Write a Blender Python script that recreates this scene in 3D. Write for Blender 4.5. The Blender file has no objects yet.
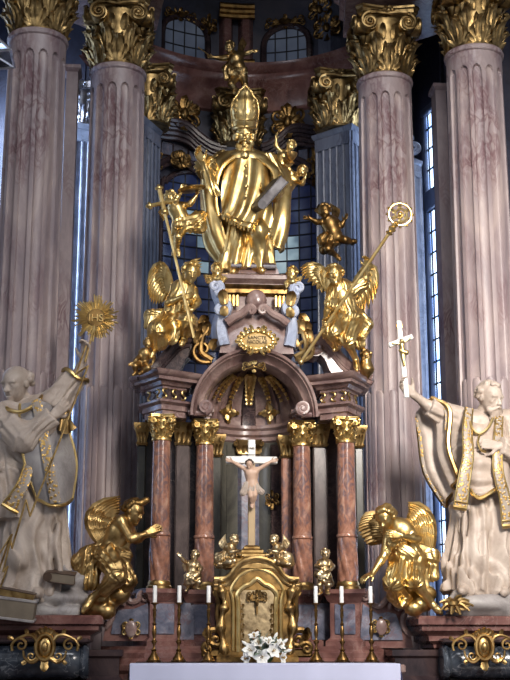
import bpy, bmesh, math, random
import numpy as np
from math import sin, cos, pi, radians, sqrt, atan2
from mathutils import Vector, Matrix

# ---------------------------------------------------------------- camera, world, light
F_PX = 1280.0
CAM = np.array([-1.25, -16.0, 1.70])
YAW, PITCH = radians(4.5), radians(13.6)
scene = bpy.context.scene
cam_d = bpy.data.cameras.new('camera')
cam_d.sensor_fit = 'VERTICAL'
cam_d.sensor_height = 36.0
cam_d.lens = 36.0 * F_PX / 680.0
cam_d.clip_end = 200
cam = bpy.data.objects.new('camera', cam_d)
scene.collection.objects.link(cam)
cam.location = CAM
cam.rotation_euler = (pi / 2 + PITCH, 0, -YAW)
scene.camera = cam

scene.view_settings.view_transform = 'Standard'
scene.view_settings.look = 'None'
scene.view_settings.exposure = 0.0
scene.view_settings.gamma = 1.0
scene.view_settings.use_curve_mapping = False

world = bpy.data.worlds.new('world')
scene.world = world
world.use_nodes = True
# noise for the unseen nave: dim, with bright patches added for gilding reflections
_nt = world.node_tree
_bg = _nt.nodes['Background']
_tc = _nt.nodes.new('ShaderNodeTexCoord')
_no = _nt.nodes.new('ShaderNodeTexNoise')
_no.inputs['Scale'].default_value = 2.6
_no.inputs['Detail'].default_value = 1.0
_nt.links.new(_tc.outputs['Generated'], _no.inputs['Vector'])
_rp = _nt.nodes.new('ShaderNodeValToRGB')
_e = _rp.color_ramp.elements
_e[0].position, _e[0].color = 0.48, (0.075, 0.075, 0.085, 1)
_e[1].position, _e[1].color = 0.60, (0.62, 0.66, 0.74, 1)
_nt.links.new(_no.outputs['Fac'], _rp.inputs['Fac'])
_nt.links.new(_rp.outputs[0], _bg.inputs[0])
_bg.inputs[1].default_value = 0.85

def area_light(name, loc, target, sx, sy, power, color):
    d = bpy.data.lights.new(name, 'AREA')
    d.shape = 'RECTANGLE'
    d.size, d.size_y, d.energy, d.color = sx, sy, power, color
    o = bpy.data.objects.new(name, d)
    scene.collection.objects.link(o)
    o.location = loc
    o.rotation_euler = (Vector(target) - Vector(loc)).to_track_quat('-Z', 'Y').to_euler()
    return o

# added area lights in place of unseen nave windows, behind and beside the viewer
k = area_light('nave_key_light_right', (3.6, -11.8, 8.6), (2.9, 0.6, 4.4), 2.0, 4.0, 340, (1.0, 0.93, 0.85))
k.data.spread = radians(60)
area_light('nave_fill_light_left', (-9.0, -11.0, 8.0), (0, 0, 4.5), 2.5, 5.0, 230, (0.84, 0.89, 1.0))
area_light('nave_fill_light_high', (1.0, -10.0, 15.0), (0, 1.5, 7.5), 3.0, 3.0, 480, (0.95, 0.96, 1.0))
# lamps added in the bays behind the great columns, boosting the side windows' daylight
k = area_light('bay_fill_light_left', (-4.7, 2.2, 6.4), (-2.9, 4.4, 6.2), 1.2, 8.0, 330, (0.58, 0.74, 1.0))
k.data.spread = radians(80)
area_light('bay_fill_light_right', (3.0, 2.0, 6.2), (1.9, 2.55, 6.0), 0.5, 7.5, 120, (0.58, 0.74, 1.0))

# ---------------------------------------------------------------- pixels to points
_fw = np.array([sin(YAW) * cos(PITCH), cos(YAW) * cos(PITCH), sin(PITCH)])
_rt = np.array([cos(YAW), -sin(YAW), 0.0])
_up = np.array([-sin(YAW) * sin(PITCH), -cos(YAW) * sin(PITCH), cos(PITCH)])

def at(px, py, Y):
    """Point of the depth plane Y that the photograph shows at pixel (px, py)."""
    d = _fw + _rt * ((px - 255.0) / F_PX) + _up * ((340.0 - py) / F_PX)
    return CAM + d * ((Y - CAM[1]) / d[1])

def A(*v):
    return np.array(v, float)

def nrm(v):
    v = np.asarray(v, float)
    return v / (np.linalg.norm(v) + 1e-12)

def srgb(r, g, b):
    f = lambda c: (c / 255.0 / 12.92) if c <= 10 else ((c / 255.0 + 0.055) / 1.055) ** 2.4
    return (f(r), f(g), f(b), 1.0)

rng = random.Random(7)

# ---------------------------------------------------------------- materials
def _mat(name):
    m = bpy.data.materials.new(name)
    m.use_nodes = True
    nt = m.node_tree
    return m, nt, nt.nodes['Principled BSDF']

def N(nt, t, **kw):
    n = nt.nodes.new(t)
    for k, v in kw.items():
        setattr(n, k, v)
    return n

def ramp(nt, stops):
    r = N(nt, 'ShaderNodeValToRGB')
    el = r.color_ramp.elements
    while len(el) < len(stops):
        el.new(0.5)
    for e, (p, c) in zip(el, stops):
        e.position, e.color = p, c
    return r

def marble(name, cols, vein, scale=2.0, vein_scale=3.0, vein_w=0.06, vein_amt=0.7, rough=0.25, stretch=(1, 1, 1), bump=0.0, patch=0.45, edge=(0.42, 0.6)):
    m, nt, b = _mat(name)
    L = nt.links.new
    tc = N(nt, 'ShaderNodeTexCoord')
    mp = N(nt, 'ShaderNodeMapping')
    mp.inputs['Scale'].default_value = stretch
    L(tc.outputs['Object'], mp.inputs['Vector'])
    n1 = N(nt, 'ShaderNodeTexNoise')
    n1.inputs['Scale'].default_value = scale
    n1.inputs['Detail'].default_value = 7
    n1.inputs['Roughness'].default_value = 0.62
    n1.inputs['Distortion'].default_value = 0.6
    L(mp.outputs[0], n1.inputs['Vector'])
    k = len(cols)
    r1 = ramp(nt, [(0.28 + 0.44 * i / max(1, k - 1), c) for i, c in enumerate(cols)])
    L(n1.outputs['Fac'], r1.inputs['Fac'])
    n2 = N(nt, 'ShaderNodeTexNoise')
    n2.inputs['Scale'].default_value = vein_scale
    n2.inputs['Detail'].default_value = 5
    n2.inputs['Distortion'].default_value = 1.2
    L(mp.outputs[0], n2.inputs['Vector'])
    sb = N(nt, 'ShaderNodeMath', operation='SUBTRACT')
    sb.inputs[1].default_value = 0.5
    L(n2.outputs['Fac'], sb.inputs[0])
    ab = N(nt, 'ShaderNodeMath', operation='ABSOLUTE')
    L(sb.outputs[0], ab.inputs[0])
    r2 = ramp(nt, [(0.0, (vein_amt,) * 3 + (1,)), (vein_w, (0, 0, 0, 1))])
    L(ab.outputs[0], r2.inputs['Fac'])
    # veins gather in patches
    n3 = N(nt, 'ShaderNodeTexNoise')
    n3.inputs['Scale'].default_value = scale * patch
    L(mp.outputs[0], n3.inputs['Vector'])
    r3 = ramp(nt, [(edge[0], (0, 0, 0, 1)), (edge[1], (1, 1, 1, 1))])
    L(n3.outputs['Fac'], r3.inputs['Fac'])
    mu = N(nt, 'ShaderNodeMath', operation='MULTIPLY')
    L(r2.outputs[0], mu.inputs[0])
    L(r3.outputs[0], mu.inputs[1])
    mx = N(nt, 'ShaderNodeMix', data_type='RGBA')
    L(mu.outputs[0], mx.inputs[0])
    L(r1.outputs[0], mx.inputs[6])
    mx.inputs[7].default_value = vein
    L(mx.outputs[2], b.inputs['Base Color'])
    b.inputs['Roughness'].default_value = rough
    if bump:
        bp = N(nt, 'ShaderNodeBump')
        bp.inputs['Strength'].default_value = bump
        bp.inputs['Distance'].default_value = 0.02
        L(n1.outputs['Fac'], bp.inputs['Height'])
        L(bp.outputs[0], b.inputs['Normal'])
    return m

def gilt(name, col, dark, rough=0.3, scale=9.0, bump=0.25):
    m, nt, b = _mat(name)
    L = nt.links.new
    tc = N(nt, 'ShaderNodeTexCoord')
    n = N(nt, 'ShaderNodeTexNoise')
    n.inputs['Scale'].default_value = scale
    n.inputs['Detail'].default_value = 5
    L(tc.outputs['Object'], n.inputs['Vector'])
    r = ramp(nt, [(0.3, dark), (0.62, col)])
    L(n.outputs['Fac'], r.inputs['Fac'])
    L(r.outputs[0], b.inputs['Base Color'])
    b.inputs['Metallic'].default_value = 1.0
    rr = N(nt, 'ShaderNodeMapRange')
    rr.inputs['To Min'].default_value = rough * 1.3
    rr.inputs['To Max'].default_value = rough * 0.75
    L(n.outputs['Fac'], rr.inputs['Value'])
    L(rr.outputs[0], b.inputs['Roughness'])
    bp = N(nt, 'ShaderNodeBump')
    bp.inputs['Strength'].default_value = bump
    bp.inputs['Distance'].default_value = 0.012
    L(n.outputs['Fac'], bp.inputs['Height'])
    L(bp.outputs[0], b.inputs['Normal'])
    return m

def plain(name, col, rough=0.6, metal=0.0, noise=0.12, scale=6.0, emit=None, alpha=None):
    m, nt, b = _mat(name)
    L = nt.links.new
    tc = N(nt, 'ShaderNodeTexCoord')
    n = N(nt, 'ShaderNodeTexNoise')
    n.inputs['Scale'].default_value = scale
    n.inputs['Detail'].default_value = 4
    L(tc.outputs['Object'], n.inputs['Vector'])
    lo = tuple(c * (1 - noise) for c in col[:3]) + (1,)
    hi = tuple(min(1, c * (1 + noise)) for c in col[:3]) + (1,)
    r = ramp(nt, [(0.3, lo), (0.7, hi)])
    L(n.outputs['Fac'], r.inputs['Fac'])
    L(r.outputs[0], b.inputs['Base Color'])
    b.inputs['Roughness'].default_value = rough
    b.inputs['Metallic'].default_value = metal
    if emit:
        b.inputs['Emission Color'].default_value = emit[0]
        b.inputs['Emission Strength'].default_value = emit[1]
    return m

M = {}
M['column'] = marble('rose grey column marble', [srgb(112, 99, 105), srgb(146, 130, 130), srgb(178, 160, 154)], srgb(92, 46, 54), 1.7, 7.5, 0.12, 0.8, 0.45, (1, 1, 0.4), 0.0, .9, (0.52, 0.65))
M['grey'] = marble('blue grey pilaster marble', [srgb(62, 68, 84), srgb(94, 99, 114), srgb(124, 127, 138)], srgb(54, 54, 68), 1.5, 5.0, 0.05, 0.6, 0.35, (1, 1, 0.4))
M['wall'] = marble('slate apse stucco', [srgb(42, 44, 58), srgb(62, 63, 78), srgb(84, 80, 88)], srgb(46, 38, 44), 1.2, 4.0, 0.06, 0.6, 0.5)
M['red'] = marble('red brown altar marble', [srgb(74, 46, 44), srgb(114, 78, 72), srgb(146, 110, 102)], srgb(160, 138, 130), 3.0, 6.0, 0.03, 0.35, 0.22)
M['mauve'] = marble('mauve altar marble', [srgb(92, 70, 68), srgb(134, 110, 104), srgb(168, 146, 138)], srgb(98, 62, 62), 3.5, 7.0, 0.05, 0.7, 0.25)
M['orange'] = marble('orange brown shaft marble', [srgb(92, 60, 52), srgb(154, 108, 88), srgb(188, 152, 132)], srgb(92, 78, 84), 7.0, 8.0, 0.11, 0.85, 0.16, (1, 1, 0.7), 0.0, 0.8, (0.42, 0.55))
M['dark'] = marble('dark brown marble', [srgb(30, 24, 28), srgb(56, 44, 46), srgb(84, 66, 62)], srgb(110, 90, 86), 3.0, 6.0, 0.04, 0.5, 0.25)
M['slate'] = marble('blue slate inlay marble', [srgb(60, 64, 80), srgb(102, 104, 120), srgb(150, 148, 158)], srgb(116, 84, 88), 5.0, 6.0, 0.06, 0.6, 0.25, (1, 1, 1), 0.0, 1.0, (0.45, 0.6))
M['black'] = marble('blue black drum marble', [srgb(26, 30, 38), srgb(50, 56, 66), srgb(84, 90, 98)], srgb(140, 144, 150), 4.0, 6.0, 0.03, 0.6, 0.2)
M['olive'] = marble('olive grey niche marble', [srgb(38, 38, 36), srgb(68, 66, 60), srgb(98, 94, 84)], srgb(40, 34, 34), 2.5, 5.0, 0.05, 0.5, 0.22, (1, 1, 0.4))
M['umber'] = marble('grey brown marble', [srgb(48, 41, 41), srgb(84, 73, 71), srgb(118, 104, 99)], srgb(60, 46, 46), 3.0, 6.0, 0.05, 0.5, 0.2, (1, 1, 0.5))
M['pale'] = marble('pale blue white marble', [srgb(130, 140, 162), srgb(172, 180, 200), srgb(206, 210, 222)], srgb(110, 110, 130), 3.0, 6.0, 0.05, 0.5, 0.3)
M['stone'] = marble('white statue stone', [srgb(150, 134, 120), srgb(176, 160, 147), srgb(198, 184, 171)], srgb(140, 122, 108), 3.0, 6.0, 0.05, 0.3, 0.5)
M['stonegrey'] = marble('grey vestment stone', [srgb(122, 116, 116), srgb(152, 146, 144), srgb(172, 166, 162)], srgb(110, 100, 96), 3.0, 6.0, 0.05, 0.35, 0.5)
M['gold'] = gilt('bright gilding', srgb(228, 200, 138), srgb(188, 152, 88), 0.34, 7.0, 0.12)
M['goldold'] = gilt('aged gilding', srgb(200, 168, 112), srgb(116, 88, 52), 0.38, 7.0, 0.2)
M['bronze'] = gilt('dark bronze gilding', srgb(160, 126, 76), srgb(62, 48, 32), 0.4, 8.0, 0.2)
M['silverdull'] = gilt('dull silver', srgb(104, 102, 104), srgb(66, 62, 64), 0.5, 6.0, 0.1)
M['capgold'] = gilt('dim old gilding', srgb(172, 144, 96), srgb(80, 62, 38), 0.4, 9.0, 0.2)
M['palegilt'] = gilt('pale gilding', srgb(224, 202, 160), srgb(150, 122, 84), 0.36, 9.0, 0.15)
M['pages'] = plain('brownish page edges', srgb(118, 106, 90), .7, 0, .15)
M['brass'] = gilt('worn brass', srgb(150, 116, 70), srgb(84, 62, 36), 0.32, 14.0, 0.2)
M['silver'] = gilt('silver leaf', srgb(206, 206, 212), srgb(150, 150, 160), 0.3, 9.0, 0.2)
M['white'] = plain('white paint', srgb(226, 224, 218), 0.45, 0, 0.05)
M['wax'] = plain('white wax', srgb(232, 230, 226), 0.4, 0, 0.03)
M['wood'] = plain('dark wood', srgb(74, 56, 44), 0.5, 0, 0.3, 12)
M['skin'] = plain('painted flesh', srgb(190, 158, 136), 0.45, 0, 0.1)
M['hairbrown'] = plain('painted brown hair', srgb(58, 40, 30), 0.6, 0, 0.2)
M['linen'] = plain('white linen', srgb(206, 209, 236), 0.75, 0, 0.03, 3.0)
M['lead'] = plain('lead strip', srgb(22, 22, 28), 0.6, 0.0, 0.1)
M['text'] = plain('dark incised letters', srgb(84, 64, 30), 0.6)
M['petal'] = plain('white petals', srgb(232, 232, 226), 0.5, 0, 0.04)
M['leaf'] = plain('green leaves', srgb(64, 92, 54), 0.5, 0, 0.25)
M['greyleaf'] = plain('grey green leaves', srgb(120, 136, 120), 0.5, 0, 0.2)
M['floor'] = marble('grey floor stone', [srgb(90, 84, 80), srgb(120, 112, 106), srgb(140, 132, 124)], srgb(70, 64, 60), 1.0, 3.0, 0.05, 0.5, 0.4)

def glass_mat(name, cols, strength, scale):
    """old leaded glass seen against the day: every pane its own tone"""
    m, nt, b = _mat(name)
    L = nt.links.new
    tc = N(nt, 'ShaderNodeTexCoord')
    n = N(nt, 'ShaderNodeTexNoise')
    n.inputs['Scale'].default_value = scale
    n.inputs['Detail'].default_value = 3
    L(tc.outputs['Object'], n.inputs['Vector'])
    r = ramp(nt, [(0.3 + 0.4 * i / (len(cols) - 1), c) for i, c in enumerate(cols)])
    L(n.outputs['Fac'], r.inputs['Fac'])
    L(r.outputs[0], b.inputs['Base Color'])
    L(r.outputs[0], b.inputs['Emission Color'])
    b.inputs['Emission Strength'].default_value = strength
    b.inputs['Roughness'].default_value = 0.12
    return m

M['glass_dark'] = glass_mat('dark leaded glass', [srgb(20, 26, 52), srgb(34, 44, 78), srgb(78, 92, 120)], 0.22, 1.3)
M['glass_pale'] = glass_mat('pale leaded glass', [srgb(78, 98, 116), srgb(134, 156, 166), srgb(170, 186, 190)], 0.5, 2.0)
M['glass_day'] = glass_mat('bright daylit glass', [srgb(120, 160, 235), srgb(180, 210, 255), srgb(225, 238, 255)], 4.5, 3.0)
M['glass_dim'] = glass_mat('dim grey glass', [srgb(66, 74, 92), srgb(92, 100, 116), srgb(112, 120, 132)], 0.25, 1.0)

# ---------------------------------------------------------------- mesh building
class MB:
    def __init__(self):
        self.v, self.f, self.n = [], [], 0

    def add(self, v, f):
        v = np.asarray(v, float).reshape(-1, 3)
        self.v.append(v)
        n = self.n
        self.f.extend([tuple(int(i) + n for i in q) for q in f])
        self.n += len(v)
        return self

    def grid(self, G, cu=False, cv=False):
        """G[i][j] -> 3-D points; cu closes i, cv closes j"""
        G = np.asarray(G, float)
        nu, nv = G.shape[:2]
        f = []
        for i in range(nu if cu else nu - 1):
            a = (i + 1) % nu
            for j in range(nv if cv else nv - 1):
                b = (j + 1) % nv
                f.append((i * nv + j, a * nv + j, a * nv + b, i * nv + b))
        return self.add(G.reshape(-1, 3), f)

    def box(self, c, size, rot=None, bev=0.0):
        sx, sy, sz = [d / 2 for d in size]
        R = np.eye(3) if rot is None else np.array(rot)
        bv = min(bev, sx * .9, sy * .9, sz * .9)
        if bv <= 0:
            pts = [(x, y, z) for x in (-sx, sx) for y in (-sy, sy) for z in (-sz, sz)]
            f = [(0, 1, 3, 2), (4, 6, 7, 5), (0, 4, 5, 1), (2, 3, 7, 6), (0, 2, 6, 4), (1, 5, 7, 3)]
            return self.add([A(*c) + R @ A(*p) for p in pts], f)
        rings = []
        for z, o in ((-sz, bv), (-sz + bv, 0), (sz - bv, 0), (sz, bv)):
            ax, ay = sx - o, sy - o
            k = bv if o == 0 else bv * .5
            rings.append([(-ax + k, -ay, z), (ax - k, -ay, z), (ax, -ay + k, z), (ax, ay - k, z), (ax - k, ay, z), (-ax + k, ay, z), (-ax, ay - k, z), (-ax, -ay + k, z)])
        v = [A(*c) + R @ A(*p) for r in rings for p in r]
        f = []
        for i in range(3):
            for j in range(8):
                f.append((i * 8 + j, i * 8 + (j + 1) % 8, i * 8 + 8 + (j + 1) % 8, i * 8 + 8 + j))
        f.append(tuple(range(7, -1, -1)))
        f.append(tuple(range(24, 32)))
        return self.add(v, f)

    def lathe(self, prof, c=(0, 0, 0), seg=24, a0=0.0, a1=2 * pi, mod=None, axis=None):
        full = abs(a1 - a0 - 2 * pi) < 1e-6
        n = seg if full else seg + 1
        R = np.eye(3) if axis is None else frame(axis)
        G = []
        for r, z in prof:
            row = []
            for k in range(n):
                t = a0 + (a1 - a0) * k / seg
                rr = r * (mod(t, z) if mod else 1)
                row.append(A(*c) + R @ A(rr * cos(t), rr * sin(t), z))
            G.append(row)
        self.grid(np.array(G), False, full)
        if full:
            for ring, flip in ((0, True), (len(prof) - 1, False)):
                if prof[ring][0] > 1e-4:
                    b = self.n - n * len(prof) + ring * n
                    idx = list(range(b, b + n))
                    self.f.append(tuple(idx[::-1] if flip else idx))
        return self

    def tube(self, pts, rad, seg=8, closed=False, flat=1.0, up=None):
        P = np.asarray(pts, float)
        n = len(P)
        r = np.full(n, rad) if np.isscalar(rad) else np.asarray(rad, float)
        if closed:
            T = np.roll(P, -1, 0) - np.roll(P, 1, 0)
        else:
            T = np.gradient(P, axis=0)
        T /= np.linalg.norm(T, axis=1)[:, None] + 1e-12
        u = nrm(np.cross(T[0], up if up is not None else ((0, 0, 1) if abs(T[0][2]) < .9 else (1, 0, 0))))
        G = []
        for i in range(n):
            u = nrm(u - T[i] * np.dot(u, T[i]))
            w = np.cross(T[i], u)
            G.append([P[i] + r[i] * (u * cos(2 * pi * k / seg) + w * flat * sin(2 * pi * k / seg)) for k in range(seg)])
        b = self.n
        self.grid(G, closed, True)
        if not closed:
            self.f.append(tuple(range(b + seg - 1, b - 1, -1)))
            self.f.append(tuple(range(b + (n - 1) * seg, b + n * seg)))
        return self

    def sphere(self, c, r, seg=12, R=None):
        r = (r, r, r) if np.isscalar(r) else r
        R = np.eye(3) if R is None else np.array(R)
        rings = seg // 2 + 1
        G = []
        for i in range(rings):
            p = pi * i / (rings - 1)
            q = max(sin(p), 1e-3)
            G.append([A(*c) + R @ A(r[0] * q * cos(2 * pi * k / seg), r[1] * q * sin(2 * pi * k / seg), -r[2] * cos(p)) for k in range(seg)])
        return self.grid(G, False, True)

    def prism(self, poly, d0, d1, mapf):
        """closed 2-D outline swept between two depths; mapf(a, b, d) -> 3-D"""
        n = len(poly)
        v = [mapf(a, b, d0) for a, b in poly] + [mapf(a, b, d1) for a, b in poly]
        f = [(i, (i + 1) % n, n + (i + 1) % n, n + i) for i in range(n)]
        f.append(tuple(range(n - 1, -1, -1)))
        f.append(tuple(range(n, 2 * n)))
        return self.add(v, f)

    def moulding(self, poly, prof, open_ends=False):
        """plan outline (counter-clockwise xy) with a profile of (outset, z): a cornice, plinth or pedestal"""
        P = np.asarray(poly, float)
        n = len(P)
        d = np.roll(P, -1, 0) - P
        d /= np.linalg.norm(d, axis=1)[:, None]
        nn = np.stack([d[:, 1], -d[:, 0]], 1)
        pv = np.roll(nn, 1, 0)
        mit = nn + pv
        mit /= np.maximum((mit * nn).sum(1), 0.25)[:, None]
        v = []
        for o, z in prof:
            for q in P + mit * o:
                v.append((q[0], q[1], z))
        f = []
        for i in range(len(prof) - 1):
            for j in range(n):
                k = (j + 1) % n
                f.append((i * n + j, i * n + k, (i + 1) * n + k, (i + 1) * n + j))
        f.append(tuple(range(n - 1, -1, -1)))
        m = (len(prof) - 1) * n
        f.append(tuple(range(m, m + n)))
        return self.add(v, f)

    def merge(self, other):
        for a in other.v:
            self.v.append(a)
        self.f.extend([tuple(i + self.n for i in q) for q in other.f])
        self.n += other.n
        return self

    def verts(self):
        return np.concatenate(self.v) if self.v else np.zeros((0, 3))

def frame(axis, hint=(0, 0, 1)):
    """matrix whose columns are x, y, axis"""
    w = nrm(axis)
    h = np.asarray(hint, float)
    if abs(np.dot(w, h)) > 0.95:
        h = A(0, 1, 0) if abs(w[1]) < .9 else A(1, 0, 0)
    u = nrm(np.cross(h, w))
    return np.stack([u, np.cross(w, u), w], 1)

def axes(x, y, z):
    return np.stack([nrm(x), nrm(y), nrm(z)], 1)

def cat(pts, n, closed=False):
    """Catmull-Rom through pts, n samples"""
    P = np.asarray(pts, float)
    m = len(P)
    if closed:
        Q = np.concatenate([P[-1:], P, P[:2]])
        segs = m
    else:
        Q = np.concatenate([2 * P[:1] - P[1:2], P, 2 * P[-1:] - P[-2:-1]])
        segs = m - 1
    out = []
    for i in range(n):
        t = i / (n if closed else max(1, n - 1)) * segs
        k = min(int(t), segs - 1)
        t -= k
        p0, p1, p2, p3 = Q[k], Q[k + 1], Q[k + 2], Q[k + 3]
        out.append(.5 * (2 * p1 + (p2 - p0) * t + (2 * p0 - 5 * p1 + 4 * p2 - p3) * t * t + (3 * p1 - p0 - 3 * p2 + p3) * t ** 3))
    return np.array(out)

# ---------------------------------------------------------------- linking objects
COL = scene.collection

def _mesh(name, v, f, quads=None):
    me = bpy.data.meshes.new(name)
    if quads is not None:
        me.vertices.add(len(v))
        me.vertices.foreach_set('co', np.ascontiguousarray(v, np.float32).ravel())
        me.loops.add(len(quads) * 4)
        me.loops.foreach_set('vertex_index', np.ascontiguousarray(quads, np.int32).ravel())
        me.polygons.add(len(quads))
        me.polygons.foreach_set('loop_start', np.arange(0, len(quads) * 4, 4, dtype=np.int32))
        me.update(calc_edges=True)
    else:
        me.from_pydata([tuple(p) for p in v], [], f)
        me.update()
    return me

def tag(o, label=None, cat_=None, group=None, kind=None):
    if label: o['label'] = label
    if cat_: o['category'] = cat_
    if group: o['group'] = group
    if kind: o['kind'] = kind
    return o

def thing(name, label, cat_, loc, group=None):
    o = bpy.data.objects.new(name, None)
    o.empty_display_size = 0.1
    COL.objects.link(o)
    o.location = tuple(float(x) for x in loc)
    return tag(o, label, cat_, group)

def root_loc(o):
    while o.parent:
        o = o.parent
    return np.array(o.location)

def obj(name, mb, mat, parent=None, label=None, cat_=None, group=None, kind=None, sharp=38, quads=None, v=None):
    """mb is in world coordinates; ONE mesh object"""
    if quads is None:
        v, f = mb.verts(), mb.f
    else:
        f = None
    if parent is not None:
        loc = root_loc(parent)
    else:
        loc = A((v[:, 0].min() + v[:, 0].max()) / 2, (v[:, 1].min() + v[:, 1].max()) / 2, v[:, 2].min())
    me = _mesh(name, v - loc, f, quads)
    if quads is None:
        bm = bmesh.new()
        bm.from_mesh(me)
        bmesh.ops.recalc_face_normals(bm, faces=bm.faces)
        bm.to_mesh(me)
        bm.free()
    me.polygons.foreach_set('use_smooth', [True] * len(me.polygons))
    if sharp:
        me.set_sharp_from_angle(angle=radians(sharp))
    for mm in (mat if isinstance(mat, (list, tuple)) else [mat]):
        me.materials.append(M[mm] if isinstance(mm, str) else mm)
    o = bpy.data.objects.new(name, me)
    COL.objects.link(o)
    if parent is not None:
        o.parent = parent
    else:
        o.location = tuple(loc)
    return tag(o, label, cat_, group, kind)

def copy_tree(o, parent=None):
    c = o.copy()
    COL.objects.link(c)
    if parent is not None:
        c.parent = parent
    for ch in [x for x in scene.objects if x.parent == o]:
        copy_tree(ch, c)
    return c

# ---------------------------------------------------------------- sculpting: distance fields to one continuous surface
def nets(vol, org, h):
    s = vol < 0
    nx, ny, nz = vol.shape
    cnt = np.zeros((nx - 1, ny - 1, nz - 1), np.int8)
    for dx in (0, 1):
        for dy in (0, 1):
            for dz in (0, 1):
                cnt += s[dx:nx - 1 + dx, dy:ny - 1 + dy, dz:nz - 1 + dz]
    act = np.argwhere((cnt > 0) & (cnt < 8))
    idx = np.full(cnt.shape, -1, np.int64)
    idx[act[:, 0], act[:, 1], act[:, 2]] = np.arange(len(act))
    acc = np.zeros((len(act), 3))
    num = np.zeros(len(act))
    cor = [(0, 0, 0), (1, 0, 0), (0, 1, 0), (1, 1, 0), (0, 0, 1), (1, 0, 1), (0, 1, 1), (1, 1, 1)]
    val = [vol[act[:, 0] + c[0], act[:, 1] + c[1], act[:, 2] + c[2]] for c in cor]
    for a, b in ((0, 1), (2, 3), (4, 5), (6, 7), (0, 2), (1, 3), (4, 6), (5, 7), (0, 4), (1, 5), (2, 6), (3, 7)):
        m = (val[a] < 0) != (val[b] < 0)
        t = np.where(m, val[a] / np.where(m, val[a] - val[b], 1), 0)
        ca, cb = np.array(cor[a]), np.array(cor[b])
        acc += np.where(m[:, None], ca + (cb - ca) * t[:, None], 0)
        num += m
    V = (act + acc / num[:, None]) * h + org
    Q = []
    for ax in range(3):
        sl0 = [slice(None)] * 3
        sl1 = [slice(None)] * 3
        sl0[ax], sl1[ax] = slice(0, -1), slice(1, None)
        ch = s[tuple(sl0)] != s[tuple(sl1)]
        e = np.argwhere(ch)
        b, c = (ax + 1) % 3, (ax + 2) % 3
        e = e[(e[:, b] > 0) & (e[:, c] > 0) & (e[:, b] < vol.shape[b] - 1) & (e[:, c] < vol.shape[c] - 1)]
        q = []
        for ob, oc in ((-1, -1), (0, -1), (0, 0), (-1, 0)):
            p = e.copy()
            p[:, b] += ob
            p[:, c] += oc
            q.append(idx[p[:, 0], p[:, 1], p[:, 2]])
        q = np.stack(q, 1)
        ins = s[e[:, 0], e[:, 1], e[:, 2]]
        q[~ins] = q[~ins][:, ::-1]
        Q.append(q)
    Q = np.concatenate(Q)
    return V, Q[(Q >= 0).all(1)]

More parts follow.
